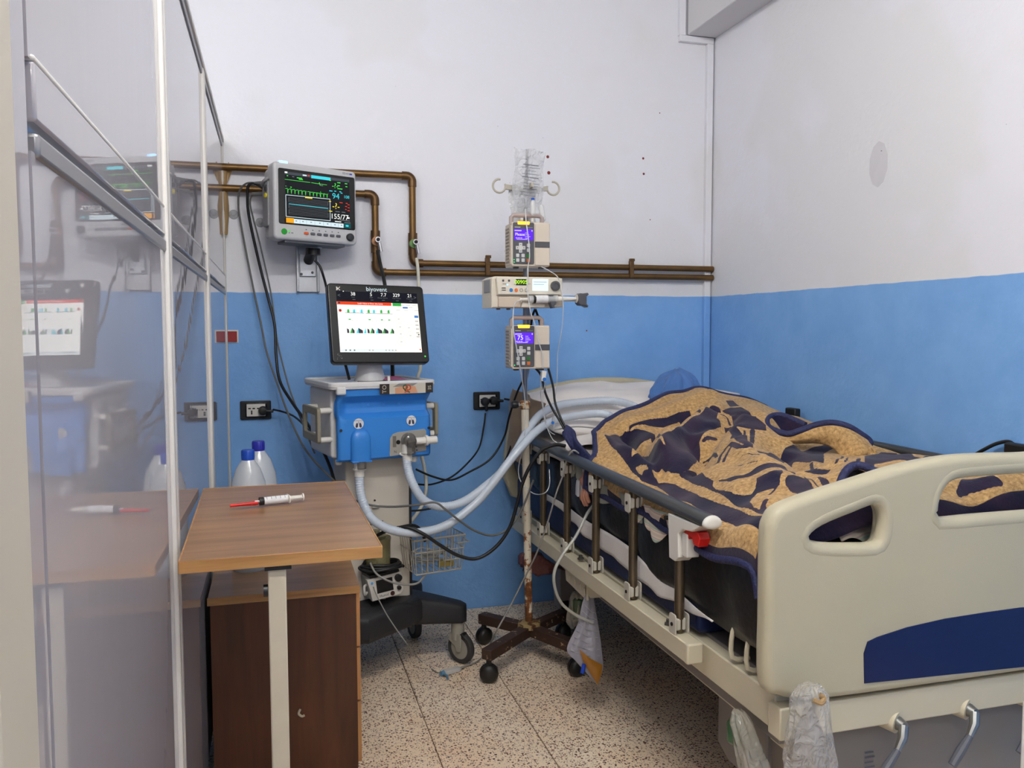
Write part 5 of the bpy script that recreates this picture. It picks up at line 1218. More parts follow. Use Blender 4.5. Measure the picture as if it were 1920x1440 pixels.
# ------------------------------------------------------------------ blanket
BCP = [[1.254, 3.05, 0.993], [1.34, 3.08, 1.023], [1.44, 3.12, 1.045], [1.59, 3.18, 1.077], [1.736, 3.22, 1.105], [1.828, 3.2, 1.081], [1.889, 3.15, 1.072], [1.918, 3.05, 1.048], [1.89, 2.92, 1.014], [1.691, 2.95, 1.043], [1.634, 2.95, 1.023], [1.307, 2.92, 0.961], [1.407, 2.85, 0.952], [1.569, 2.95, 0.987], [1.299, 2.72, 0.956], [1.327, 2.68, 0.947], [1.252, 2.6, 0.923], [1.203, 2.42, 0.89], [1.684, 2.75, 1.056], [1.687, 2.65, 1.028], [1.617, 2.75, 1.036], [1.508, 2.6, 1.007], [1.398, 2.55, 0.951], [1.289, 2.42, 0.921], [1.288, 2.28, 0.909], [1.272, 2.38, 0.895], [1.467, 2.36, 0.969], [1.394, 2.4, 0.945], [1.384, 2.12, 0.956], [1.307, 2.1, 0.922], [1.546, 2.36, 0.945], [1.654, 2.4, 0.934], [1.555, 2.2, 0.941], [1.576, 2.1, 0.945], [1.277, 1.72, 0.938], [1.264, 1.83, 0.923], [1.379, 1.95, 0.944], [1.117, 1.7, 0.895], [1.159, 1.86, 0.888], [1.196, 2.0, 0.882], [1.115, 1.92, 0.85], [1.208, 2.2, 0.873], [1.205, 2.33, 0.866], [1.183, 2.42, 0.855], [1.166, 2.22, 0.853], [1.459, 1.92, 0.96], [1.471, 1.85, 0.99], [1.323, 1.72, 0.96], [1.667, 2.05, 0.965], [1.823, 2.1, 0.967], [1.813, 1.98, 0.972], [1.783, 1.85, 0.993], [1.797, 1.72, 0.958], [1.76, 1.7, 0.926], [1.696, 1.72, 0.919], [1.76, 2.53, 0.925], [1.86, 2.6, 0.925], [1.95, 2.5, 0.92], [2.0, 2.4, 0.92], [1.82, 2.42, 0.925], [1.7, 2.46, 0.93], [1.08, 1.62, 0.87], [1.08, 1.8, 0.855], [1.08, 2.0, 0.85], [1.08, 2.2, 0.85], [1.08, 2.45, 0.85], [1.08, 2.65, 0.89], [1.08, 2.85, 0.92], [2.08, 1.62, 0.9], [2.08, 1.9, 0.93], [2.08, 2.2, 0.93], [2.08, 2.5, 0.95], [2.08, 2.8, 0.98], [2.08, 3.1, 1.0], [1.3, 1.6, 0.93], [1.5, 1.6, 0.92], [1.9, 1.6, 0.93]]
_bp = np.array(BCP)
def _k(r): return np.sqrt(r*r+.03**2)
_A = _k(np.linalg.norm(_bp[:, None, :2]-_bp[None, :, :2], axis=2))
_n = len(_bp); _M = np.zeros((_n+3, _n+3)); _M[:_n, :_n] = _A+np.eye(_n)*-.02; _M[:_n, _n] = 1; _M[:_n, _n+1:] = _bp[:, :2]; _M[_n:, :_n] = _M[:_n, _n:].T
_w = np.linalg.solve(_M, np.concatenate([_bp[:, 2], [0, 0, 0]]))
# ridges of cloth: centre lines (x, y), height, width
FOLDS = [([(1.20, 2.45), (1.33, 2.62), (1.50, 2.78), (1.66, 2.93)], .040, .045), ([(1.27, 2.72), (1.40, 2.80), (1.55, 2.93)], -.026, .04),
         ([(1.20, 2.44), (1.24, 2.66), (1.28, 2.9)], -.045, .024), ([(1.30, 2.95), (1.5, 3.02), (1.75, 3.1)], .026, .045), ([(1.40, 2.50), (1.52, 2.62), (1.65, 2.75)], -.042, .030),
         ([(1.30, 2.36), (1.38, 2.48), (1.40, 2.6)], -.042, .030), ([(1.15, 2.9), (1.17, 2.7), (1.2, 2.5)], .026, .035), ([(1.32, 2.0), (1.40, 2.2), (1.47, 2.42)], .030, .045),
         ([(1.46, 2.05), (1.56, 2.2), (1.62, 2.38)], -.036, .04), ([(1.46, 1.7), (1.47, 1.85), (1.5, 1.95)], .02, .035), ([(1.15, 1.7), (1.22, 1.95), (1.3, 2.2)], .012, .05), ([(1.62, 1.75), (1.75, 1.72), (1.9, 1.7)], .02, .04),
         ([(1.70, 2.55), (1.78, 2.75), (1.86, 2.95)], .024, .045), ([(1.25, 2.55), (1.30, 2.62), (1.34, 2.72)], .028, .03), ([(1.42, 2.66), (1.5, 2.68), (1.6, 2.66)], -.016, .03), ([(1.52, 2.45), (1.62, 2.5), (1.72, 2.5)], .020, .03), ([(1.60, 2.9), (1.66, 2.82), (1.72, 2.7)], -.022, .028)]
def seg_dist(X, Y, pl):
    d = np.full(X.shape, 9.0)
    for (ax, ay), (bx, by) in zip(pl[:-1], pl[1:]):
        dx, dy = bx-ax, by-ay; t = np.clip(((X-ax)*dx+(Y-ay)*dy)/(dx*dx+dy*dy), 0, 1)
        d = np.minimum(d, np.hypot(X-ax-t*dx, Y-ay-t*dy))
    return d
def blanket_z(X, Y):
    X = np.asarray(X, float); Y = np.asarray(Y, float); sh = X.shape; x = X.ravel(); y = Y.ravel()
    z = np.full(x.shape, _w[_n])+_w[_n+1]*x+_w[_n+2]*y
    for (px, py, _), w_ in zip(BCP, _w[:_n]): z += w_*_k(np.hypot(x-px, y-py))
    for pl_, h_, ww in FOLDS: z += h_*np.exp(-(seg_dist(x, y, pl_)/ww)**2)
    z += .004*np.sin(31*x+11*y+3*np.sin(7*y))+.003*np.sin(-19*x+37*y+2*np.sin(13*x))
    return z.reshape(sh)

NAVY_AND_SHADE = [[(1.163, 2.828), (1.218, 2.894), (1.284, 2.923), (1.301, 2.917), (1.307, 2.911), (1.336, 2.911), (1.363, 2.893), (1.374, 2.842), (1.278, 2.589), (1.331, 2.621), (1.427, 2.706), (1.528, 2.781), (1.562, 2.812), (1.633, 2.894), (1.655, 2.888), (1.668, 2.878), (1.662, 2.859), (1.585, 2.757), (1.588, 2.737), (1.57, 2.699), (1.502, 2.66), (1.472, 2.636), (1.442, 2.609), (1.427, 2.599), (1.413, 2.565), (1.328, 2.439), (1.279, 2.394), (1.24, 2.381), (1.219, 2.401), (1.214, 2.46), (1.181, 2.464), (1.177, 2.438), (1.173, 2.399), (1.159, 2.378), (1.13, 2.431), (1.138, 2.51), (1.146, 2.576), (1.143, 2.624), (1.149, 2.713)], [(1.302, 2.925), (1.348, 2.939), (1.424, 2.965), (1.482, 2.97), (1.554, 2.993), (1.6, 2.996), (1.549, 2.809), (1.533, 2.79), (1.536, 2.957), (1.453, 2.925), (1.407, 2.928), (1.375, 2.933), (1.336, 2.927), (1.305, 2.916)], [(1.17, 2.394), (1.186, 2.379), (1.2, 2.339), (1.203, 2.277), (1.197, 2.225), (1.173, 2.129), (1.177, 2.076), (1.169, 2.006), (1.161, 1.93), (1.145, 1.854), (1.134, 1.784), (1.113, 1.691), (1.118, 1.668), (1.096, 1.646), (1.092, 1.661), (1.078, 1.694), (1.072, 1.723), (1.106, 1.837), (1.1, 1.894), (1.116, 2.031), (1.139, 2.272), (1.159, 2.378)], [(1.235, 2.378), (1.273, 2.389), (1.307, 2.395), (1.257, 2.247), (1.248, 2.183), (1.23, 2.157), (1.218, 2.118), (1.214, 2.062), (1.21, 1.999), (1.219, 1.968), (1.23, 1.952), (1.25, 1.966), (1.271, 1.991), (1.284, 2.014), (1.302, 1.993), (1.327, 1.989), (1.38, 2.034), (1.349, 1.983), (1.322, 1.958), (1.299, 1.925), (1.277, 1.92), (1.239, 1.938), (1.209, 1.918), (1.184, 1.887), (1.159, 1.827), (1.155, 1.779), (1.132, 1.696), (1.124, 1.693), (1.128, 1.723), (1.151, 1.815), (1.16, 1.887), (1.187, 1.992), (1.205, 2.078), (1.214, 2.154), (1.223, 2.24), (1.239, 2.325)], [(1.253, 2.195), (1.259, 2.13), (1.287, 2.084), (1.328, 2.086), (1.356, 2.076), (1.395, 2.084), (1.425, 2.087), (1.396, 1.996), (1.382, 1.969), (1.395, 2.023), (1.392, 2.059), (1.336, 2.035), (1.31, 2.045), (1.282, 2.06), (1.247, 2.086), (1.251, 2.161)], [(1.325, 1.939), (1.352, 1.966), (1.379, 1.981), (1.383, 1.956), (1.38, 1.929), (1.336, 1.838), (1.285, 1.748), (1.271, 1.708), (1.234, 1.721), (1.238, 1.748), (1.29, 1.836), (1.294, 1.867), (1.309, 1.913)], [(1.412, 1.941), (1.372, 1.846), (1.366, 1.812), (1.351, 1.786), (1.314, 1.745), (1.339, 1.801)], [(1.598, 2.254), (1.447, 1.985), (1.456, 1.922), (1.433, 1.908), (1.424, 1.946), (1.419, 1.985)], [(1.669, 2.863), (1.73, 2.903), (1.762, 2.886), (1.741, 2.805), (1.69, 2.655), (1.689, 2.594), (1.663, 2.55), (1.623, 2.572), (1.586, 2.595), (1.571, 2.608), (1.654, 2.762), (1.68, 2.829)], [(1.775, 3.016), (1.825, 3.042), (1.798, 2.944), (1.734, 2.913)], [(1.589, 2.709), (1.615, 2.707), (1.574, 2.599), (1.57, 2.558), (1.483, 2.396), (1.464, 2.319), (1.439, 2.278), (1.429, 2.298), (1.438, 2.354), (1.48, 2.484), (1.523, 2.545)], [(1.612, 2.574), (1.628, 2.566), (1.534, 2.422), (1.454, 2.321)], [(1.439, 2.257), (1.49, 2.274), (1.678, 2.459), (1.724, 2.48), (1.946, 2.595), (1.934, 2.534), (1.841, 2.471), (1.599, 2.143), (1.636, 2.262), (1.642, 2.36), (1.438, 2.112), (1.393, 2.126)], [(1.814, 2.228), (2.017, 2.397), (2.047, 2.353), (1.822, 2.024), (1.831, 2.002), (2.155, 2.238), (1.778, 1.841), (1.712, 1.871), (1.605, 1.829), (1.662, 1.886), (1.704, 1.896), (1.688, 1.929), (1.658, 1.953), (1.633, 1.964), (1.472, 1.772), (1.465, 1.799)], [(1.733, 1.753), (1.795, 1.712), (1.797, 1.684), (1.786, 1.678), (1.742, 1.689), (1.708, 1.697), (1.682, 1.694), (1.663, 1.69), (1.669, 1.706)]]  # navy swirls, plus one patch painting the shade beneath the turned edge
CREAM = [[(1.166, 2.592), (1.268, 2.78), (1.294, 2.777), (1.343, 2.813), (1.294, 2.654), (1.257, 2.531), (1.259, 2.507), (1.254, 2.521), (1.251, 2.537), (1.279, 2.645), (1.265, 2.64), (1.258, 2.652), (1.27, 2.725), (1.189, 2.593)], [(1.156, 2.538), (1.168, 2.526), (1.175, 2.492), (1.171, 2.464), (1.159, 2.477), (1.143, 2.459), (1.145, 2.484)]]
INKLINES = [([(1.486, 2.543), (1.45, 2.516), (1.449, 2.527)], 0.0037), ([(1.444, 2.416), (1.419, 2.41), (1.39, 2.387), (1.337, 2.314), (1.322, 2.321)], 0.0047), ([(1.421, 2.384), (1.388, 2.35), (1.35, 2.304)], 0.0047), ([(1.439, 2.405), (1.419, 2.329), (1.427, 2.295)], 0.0083), ([(1.429, 2.51), (1.379, 2.395)], 0.0049), ([(1.44, 2.592), (1.47, 2.606), (1.503, 2.616)], 0.0062), ([(1.39, 2.427), (1.421, 2.523), (1.405, 2.532)], 0.003), ([(1.424, 2.521), (1.363, 2.441)], 0.0031), ([(1.391, 2.266), (1.404, 2.244), (1.378, 2.143)], 0.0022), ([(1.337, 2.201), (1.339, 2.152), (1.349, 2.112)], 0.0022), ([(1.616, 2.78), (1.635, 2.766), (1.621, 2.719)], 0.004), ([(1.588, 2.57), (1.449, 2.326)], 0.0038), ([(1.19, 1.821), (1.167, 1.799), (1.137, 1.73), (1.133, 1.698)], 0.0065), ([(1.392, 1.949), (1.338, 1.824), (1.295, 1.733)], 0.002), ([(1.619, 2.233), (1.45, 1.978)], 0.0047), ([(1.634, 2.385), (1.647, 2.33), (1.628, 2.248)], 0.0031), ([(1.479, 1.93), (1.502, 1.951), (1.823, 2.346)], 0.0041), ([(1.488, 1.904), (1.823, 2.319)], 0.0031), ([(1.462, 1.839), (1.648, 2.049)], 0.0059), ([(1.289, 1.922), (1.267, 1.906), (1.241, 1.887)], 0.0029)]

def inpoly(X, Y, pg):
    r = np.zeros(X.shape, bool); n_ = len(pg)
    for i in range(n_):
        (ax, ay), (bx, by) = pg[i], pg[(i+1) % n_]
        if ay == by: continue
        c = ((ay > Y) != (by > Y)) & (X < (bx-ax)*(Y-ay)/(by-ay)+ax); r ^= c
    return r
def blanket_mat(name, attr=True):
    m = bpy.data.materials.new(name); m.use_nodes = True
    nt = m.node_tree; N = nt.nodes; L = nt.links; p = N['Principled BSDF']
    tc = N.new('ShaderNodeTexCoord')
    n1 = N.new('ShaderNodeTexNoise'); n1.inputs['Scale'].default_value = 90; n1.inputs['Detail'].default_value = 6; n1.inputs['Roughness'].default_value = .7; L.new(tc.outputs['Object'], n1.inputs['Vector'])
    n2 = N.new('ShaderNodeTexNoise'); n2.inputs['Scale'].default_value = 7; n2.inputs['Detail'].default_value = 3; L.new(tc.outputs['Object'], n2.inputs['Vector'])
    cr = N.new('ShaderNodeValToRGB'); cr.color_ramp.elements[0].position = .28; cr.color_ramp.elements[1].position = .66; cr.color_ramp.elements[0].color = S(128, 94, 54); cr.color_ramp.elements[1].color = S(210, 172, 118)
    L.new(n1.outputs['Fac'], cr.inputs[0])
    nv = N.new('ShaderNodeValToRGB'); nv.color_ramp.elements[0].position = .35; nv.color_ramp.elements[1].position = .65; nv.color_ramp.elements[0].color = S(28, 28, 58); nv.color_ramp.elements[1].color = S(60, 46, 68); L.new(n2.outputs['Fac'], nv.inputs[0])
    fb_ = N.new('ShaderNodeMix'); fb_.data_type = 'RGBA'; fb_.blend_type = 'MULTIPLY'; fb_.inputs[0].default_value = .45; L.new(nv.outputs[0], fb_.inputs[6]); L.new(n1.outputs['Color'], fb_.inputs[7])
    at = N.new('ShaderNodeAttribute'); at.attribute_name = 'weave'
    # ragged pile edge: shift the threshold by fine noise
    ad = N.new('ShaderNodeMath'); ad.operation = 'MULTIPLY_ADD'; ad.inputs[1].default_value = .5; L.new(n1.outputs['Fac'], ad.inputs[0]); L.new(at.outputs['Fac'], ad.inputs[2])
    st = N.new('ShaderNodeMapRange'); st.inputs['From Min'].default_value = .68; st.inputs['From Max'].default_value = .82; L.new(ad.outputs[0], st.inputs[0])
    mx = N.new('ShaderNodeMix'); mx.data_type = 'RGBA'; L.new(st.outputs[0], mx.inputs[0]); L.new(cr.outputs[0], mx.inputs[6]); L.new(fb_.outputs[2], mx.inputs[7])
    L.new(mx.outputs[2], p.inputs['Base Color']); p.inputs['Roughness'].default_value = .95; p.inputs['Sheen Weight'].default_value = .15; p.inputs['Specular IOR Level'].default_value = .1
    b = N.new('ShaderNodeBump'); b.inputs['Strength'].default_value = .5; b.inputs['Distance'].default_value = .004; L.new(n1.outputs['Fac'], b.inputs['Height']); L.new(b.outputs['Normal'], p.inputs['Normal'])
    return m
M_bl = blanket_mat('striped_pile_blanket')
M_hem = mat('navy_satin_hem', S(38, 42, 84), .6, bump=.5, bscale=120, var=.25, scale=60)
HEADX = [1.05, 1.085, 1.12, 1.18, 1.254, 1.34, 1.44, 1.59, 1.736, 1.89, 2.09]; HEADY = [2.70, 2.72, 2.80, 2.97, 3.05, 3.08, 3.12, 3.18, 3.22, 3.20, 3.14]
NU, NV = 380, 470
su = np.linspace(0, 1, NU); sv = np.linspace(0, 1, NV); U, Vv = np.meshgrid(su, sv, indexing='ij')
DR = .07                                   # share of the width that hangs down the near side
Xt = np.where(U < DR, 1.085, 1.085+(U-DR)/(1-DR)*(2.085-1.085)); yh = np.interp(Xt, HEADX, HEADY); Y = 1.632+(yh-1.632)*Vv
Zt = blanket_z(Xt, Y); d = np.clip(1-U/DR, 0, 1)
hem = .790+.008*np.sin(9*Y)+.006*np.sin(23*Y); hem = np.where(Y > 2.5, hem+(Y-2.5)*.06, hem)
X = Xt-np.sin(d*pi/2)*(.0335+.0025*np.sin(14*Y)); Z = np.where(U < DR, Zt+(hem-Zt)*(1-np.cos(d*pi/2)*1.0)*1.0, Zt)
far = np.clip((U-.965)/.035, 0, 1); Z = Z-far**2*.05
Z = Z-np.clip((Vv-.985)/.015, 0, 1)**2*.012      # rolled-under head edge
foot = np.clip((.03-Vv)/.03, 0, 1); Z = Z-foot**2*.06
# weave: 1 = navy, also the painted shade below the turned edge, 0 = cream, with softened edges
wv = np.zeros(X.shape)
Yp = Y.copy(); Xp = np.where(U < DR, 1.085, Xt)
for pg in NAVY_AND_SHADE: wv[inpoly(Xp, Yp, pg)] = 1
for pg in CREAM: wv[inpoly(Xp, Yp, pg)] = 0
for pl_, ww in INKLINES: wv[seg_dist(Xp, Yp, pl_) < ww] = 1
hemband = (U < .018) | ((Vv > .988)) | (Vv < .02)
wv[(U < DR) & (U > .018)] = 0
wv[hemband] = 1
k = np.array([.25, .5, .25])
for ax in (0, 1): wv = np.apply_along_axis(lambda m_: np.convolve(np.pad(m_, 1, mode='edge'), k, 'valid'), ax, wv)
verts = np.stack([X, Y, Z], -1).reshape(-1, 3)
idx = np.arange(NU*NV).reshape(NU, NV)
faces = np.stack([idx[:-1, :-1], idx[1:, :-1], idx[1:, 1:], idx[:-1, 1:]], -1).reshape(-1, 4)
me = bpy.data.meshes.new('blanket'); me.from_pydata(verts.tolist(), [], faces.tolist()); me.update()
at = me.attributes.new('weave', 'FLOAT', 'POINT'); at.data.foreach_set('value', wv.reshape(-1).astype(np.float32))
me.polygons.foreach_set('use_smooth', [True]*len(me.polygons)); me.materials.append(M_bl)
bl = bpy.data.objects.new('blanket', me); COL.objects.link(bl)
sd = bl.modifiers.new('thick', 'SOLIDIFY'); sd.thickness = .010; sd.offset = -1
tag(bl, 'tan blanket with dark navy swirls covering the person on the bed', 'blanket')
def edge_pts(sel): return [tuple(verts[i]) for i in sel]
# stitched hem along the head and near edges
he = [verts[idx[i, NV-1]] for i in range(0, NU, 6)]
MB().tube([(a, b_, c+.004) for a, b_, c in he], .013, 8).build('hem', M_hem, bl, smooth=80)
ne = [verts[idx[0, j]] for j in range(0, NV, 8)]
MB().tube([(a-.003, b_, c) for a, b_, c in ne], .010, 8, flat=.7).build('hem', M_hem, bl, smooth=80)
# turned-up edge that stands like a ribbon in the middle of the bed
rb = [(1.8356, 2.5700, 1.0046), (1.8187, 2.6100, 1.0184), (1.7964, 2.6600, 1.0317), (1.7603, 2.6700, 1.0278), (1.7144, 2.6300, 1.0138), (1.7019, 2.5800, 0.9946), (1.7316, 2.5300, 0.9804), (1.7645, 2.5000, 0.9941), (1.8145, 2.4800, 1.0153), (1.8569, 2.4500, 1.0246), (1.8991, 2.4200, 1.0135), (1.9383, 2.4000, 0.9867), (1.9635, 2.3900, 0.9648), (1.9433, 2.3700, 0.9480)]
bt = [(1.8247, 2.5600, 0.9772), (1.8129, 2.6000, 0.9729), (1.7775, 2.6300, 0.9706), (1.7442, 2.6300, 0.9659), (1.7026, 2.6000, 0.9576), (1.6853, 2.5500, 0.9494), (1.7324, 2.5300, 0.9463), (1.7764, 2.5000, 0.9485), (1.8196, 2.4700, 0.9508), (1.8441, 2.4300, 0.9403), (1.8451, 2.3800, 0.9179), (1.8605, 2.3400, 0.9159), (1.8985, 2.3400, 0.9178), (1.9112, 2.3400, 0.9227)]
T_ = catmull(rb, 8); B_ = catmull(bt, 8)
def ribfn(u, v):
    q = u*(len(T_)-1); i = min(int(q), len(T_)-2); a = T_[i].lerp(T_[i+1], q-i); b_ = B_[i].lerp(B_[i+1], q-i); p_ = a.lerp(b_, v)
    return (p_.x, p_.y-.03*sin(pi*v)*min(1, max(0, (u-.35)*4)), p_.z)
fo = MB().grid(ribfn, 90, 16).build('turned_edge', M_bl, bl, smooth=80)
wa = fo.data.attributes.new('weave', 'FLOAT', 'POINT'); wa.data.foreach_set('value', [1.0 if (i//16) < 28 else 0.0 for i in range(len(fo.data.vertices))])
fo.modifiers.new('thick', 'SOLIDIFY').thickness = .010
MB().tube(T_, .012, 8).build('hem', M_hem, bl, smooth=80)
# foot edge that arches up behind the foot board
fh = [(1.3042, 1.7000, 0.8245), (1.3259, 1.7000, 0.8652), (1.3478, 1.7100, 0.9078), (1.3300, 1.7200, 0.9400), (1.3491, 1.7400, 0.9726), (1.3718, 1.7500, 0.9953), (1.4031, 1.7600, 1.0057), (1.4205, 1.7500, 1.0051), (1.4427, 1.7300, 0.9937), (1.4791, 1.7200, 0.9868)]
FT = catmull(fh, 6)
MB().tube(FT, .011, 8).build('hem', M_hem, bl, smooth=80)
M_lin = mat('navy_blanket_underside', S(22, 22, 40), .95)
MB().grid(lambda u, v: (lambda p_: (p_.x+.004+.16*v*(1-.4*u), p_.y+.012+.02*v, p_.z-.012-.05*v*u-.06*v*(1-u)))(FT[int(u*(len(FT)-1))]), 40, 8).build('underside_flap', M_lin, bl, smooth=80).modifiers.new('thick', 'SOLIDIFY').thickness = .006
# small turned corner that lies over the rail near the head
rc_ = [(1.0505, 2.9500, 0.9770), (1.0634, 2.9500, 0.9867), (1.0824, 2.9200, 0.9692), (1.0782, 2.8800, 0.9402), (1.0834, 2.8000, 0.9112), (1.0846, 2.7400, 0.8947)]
rd_ = [(1.0549, 2.9500, 0.9586), (1.0520, 2.9300, 0.9328), (1.0625, 2.9000, 0.9041), (1.0751, 2.8600, 0.8813), (1.0758, 2.7800, 0.8756), (1.0768, 2.7200, 0.8790)]
C1 = catmull(rc_, 6); C2 = catmull(rd_, 6)
MB().grid(lambda u, v: tuple(C1[int(u*(len(C1)-1))].lerp(C2[int(u*(len(C2)-1))], v)), 31, 6).build('turned_corner', M_hem, bl, smooth=80).modifiers.new('thick', 'SOLIDIFY').thickness = .012
def stripe_mat():
    m = bpy.data.materials.new('pale_striped_cloth'); m.use_nodes = True
    nt = m.node_tree; N = nt.nodes; L = nt.links; p = N['Principled BSDF']; g = N.new('ShaderNodeNewGeometry')
    wv_ = N.new('ShaderNodeTexWave'); wv_.bands_direction = 'Z'; wv_.inputs['Scale'].default_value = 6; wv_.inputs['Distortion'].default_value = 2.5; wv_.inputs['Detail'].default_value = 1; L.new(g.outputs['Position'], wv_.inputs['Vector'])
    cr = N.new('ShaderNodeValToRGB'); L.new(wv_.outputs['Color'], cr.inputs[0]); e = cr.color_ramp.elements
    e[0].color = S(212, 202, 178); e[1].color = S(206, 186, 176)
    for pos, c in ((.25, S(150, 186, 178)), (.45, S(218, 208, 184)), (.62, S(196, 160, 166)), (.8, S(222, 214, 188))): q = e.new(pos); q.color = c
    L.new(cr.outputs[0], p.inputs['Base Color']); p.inputs['Roughness'].default_value = .9
    return m
# pale patterned cloth showing under the blanket at the near side
M_pat = stripe_mat(); M_gcl = mat('grey_green_cloth', S(150, 150, 138), .9, var=.25, scale=12)
def hangcloth(nm, y0, y1, zt_, zb_, m, lb, ph):
    cloth(nm, lambda u, v: (1.058-.006*sin(9*u+ph)-.006*v, y0+(y1-y0)*u+.012*sin(4*v+ph), zt_+(zb_-zt_)*v*(.75+.25*sin(7*u+ph))), 18, 10, m, lb, 'cloth', .003)
hangcloth('striped_cloth', 2.20, 2.02, .83, .735, M_pat, 'pale striped cloth hanging below the blanket by the catch', .3)
hangcloth('striped_cloth', 2.29, 2.19, .83, .758, M_pat, 'small pale striped cloth corner beside the fourth rail post', 2.0)
hangcloth('grey_cloth', 2.62, 2.27, .83, .765, M_gcl, 'grey green cloth edge hanging below the blanket hem', 1.0)
hangcloth('grey_cloth', 2.88, 2.78, .86, .80, M_gcl, 'grey sleeve edge by the hand at the mattress edge', 1.6)
cloth('striped_cloth', lambda u, v: (1.28+.16*u, 1.645+.03*v, .845+.035*v+.01*sin(9*u)), 14, 8, M_pat, 'pale blue striped cloth seen through the hand hole of the foot board', 'cloth', .003)

# ------------------------------------------------------------------ overbed table
def wood(name, c0, c1, along='y', sc=1.0, rough=.35):
    m = bpy.data.materials.new(name); m.use_nodes = True
    nt = m.node_tree; N = nt.nodes; L = nt.links; p = N['Principled BSDF']
    tc = N.new('ShaderNodeTexCoord'); mp = N.new('ShaderNodeMapping')
    st = {'x': (1.2, 14, 14), 'y': (14, 1.2, 14), 'z': (14, 14, 1.2)}[along]; mp.inputs['Scale'].default_value = tuple(s_*sc for s_ in st); L.new(tc.outputs['Object'], mp.inputs[0])
    nz = N.new('ShaderNodeTexNoise'); nz.inputs['Scale'].default_value = 2.2; nz.inputs['Detail'].default_value = 6; nz.inputs['Distortion'].default_value = .6; L.new(mp.outputs[0], nz.inputs['Vector'])
    cr = N.new('ShaderNodeValToRGB'); cr.color_ramp.elements[0].position = .3; cr.color_ramp.elements[1].position = .7; cr.color_ramp.elements[0].color = c0; cr.color_ramp.elements[1].color = c1; L.new(nz.outputs['Fac'], cr.inputs[0])
    n2 = N.new('ShaderNodeTexNoise'); n2.inputs['Scale'].default_value = 14; n2.inputs['Detail'].default_value = 8; L.new(mp.outputs[0], n2.inputs['Vector'])
    mx = N.new('ShaderNodeMix'); mx.data_type = 'RGBA'; mx.blend_type = 'MULTIPLY'; mx.inputs[0].default_value = .35; L.new(cr.outputs[0], mx.inputs[6]); L.new(n2.outputs['Color'], mx.inputs[7])
    L.new(mx.outputs[2], p.inputs['Base Color']); p.inputs['Roughness'].default_value = rough
    return m
M_wt = wood('walnut_laminate_top', S(134, 98, 62), S(172, 130, 88), 'x', .8, .30); M_we = wood('walnut_edge_band', S(160, 112, 62), S(196, 148, 92), 'x', 1.5, .4)
M_wc = wood('walnut_cabinet_side', S(74, 38, 16), S(102, 56, 28), 'z', .8, .5); M_wd = wood('walnut_drawer_front', S(176, 118, 66), S(206, 150, 92), 'z', 1.0, .4)
ot = thing('overbed_table', 'walnut topped overbed table on a single cream post, a syringe lying on it', 'table', (.001, 2.0, 0), (0, 0, radians(1.0)))
TZ = .92
MB().box((.003, .005, TZ-.010), (.375, .745, .020)).build('table_top', M_wt, ot, bevel=.001)
for c, d_ in (((.003, -.3685, TZ-.0105), (.377, .003, .0235)), ((.003, .379, TZ-.0105), (.377, .003, .0235)), ((-.185, .005, TZ-.0105), (.003, .747, .0235)), ((.191, .005, TZ-.0105), (.003, .747, .0235))):
    MB().box(c, d_).build('edge_band', M_we, ot, bevel=.0006)
M_post = mat('cream_post', S(190, 180, 160), .45, var=.12, scale=20)
MB().box((-.010, -.345, .465), (.034, .030, .86)).build('post', M_post, ot, bevel=.003)
MB().box((-.008, -.33, TZ-.026), (.05, .07, .010)).build('post_bracket', M_blk, ot)
MB().cyl((-.026, -.345, .845), (-.036, -.345, .845), .012, seg=14).build('lock_knob', M_blk, ot)
for s_ in (-1, 1): MB().box((s_*.12, -.08, .045), (.028, .62, .03)).build('base_runner', M_post, ot, bevel=.003)
MB().box((0, -.345, .045), (.27, .05, .03)).build('base_cross', M_post, ot, bevel=.003)
for s_ in (-1, 1):
    for y in (-.36, .20):
        MB().lathe([(.008, -.008), (.0205, -.008), (.022, 0), (.0205, .008), (.008, .008)], (s_*.12, y, .0225), 14, Matrix.Rotation(radians(90), 3, 'Y')).build('wheel', M_blk, ot)
f = Flat()
# ------------------------------------------------------------------ syringe on the table
sg = thing('syringe', 'white syringe with a red capped needle lying on the overbed table', 'syringe', (-0.0406, 2.0909, 0.9340))
a0 = Vector((0.0584, 2.1153, 0.9340))-Vector((-0.0406, 2.0909, 0.9340)); sg.rotation_euler = (0, 0, math.atan2(a0.y, a0.x))
RY = Matrix.Rotation(radians(90), 3, 'Y')
M_syb = film('milky_barrel', S(236, 236, 236), clear=.18, rough=.2, bump=.02, gloss=.7)
MB().lathe([(.003, -.012), (.003, -.001), (.0095, .0), (.0098, .068), (.0095, .069)], (0, 0, 0), 18, RY).build('barrel', M_syb, sg)
MB().lathe([(.0102, -.001), (.0104, .008), (.009, .011)], (0, 0, 0), 18, RY).build('rubber_ring', M_blk, sg)
f = Flat()
MB().prism(rect(-.018, -.0095, .018, .0095, .006), .068, .071, plane='yz').build('finger_flange', M_wht, sg)
MB().box((.088, 0, 0), (.04, .011, .003)).build('plunger', M_wht, sg); MB().box((.088, 0, 0), (.04, .003, .011)).build('plunger', M_wht, sg)
MB().lathe([(.0095, .104), (.0095, .107)], (0, 0, 0), 16, RY).build('thumb_rest', M_wht, sg)
for k in range(5): MB().tube([(.016+.011*k, -.0098*sin(a_), .0098*cos(a_)) for a_ in [.2+.15*j for j in range(7)]], .0005, 5).build('graduation', M_kg, sg)
ndl = MB().lathe([(.0035, -.070), (.0042, -.03), (.0055, -.012), (.0050, -.004)], (0, 0, -.0035), 12, RY).build('needle_cap', mat('needle_cap_red', S(198, 34, 30), .35), sg)

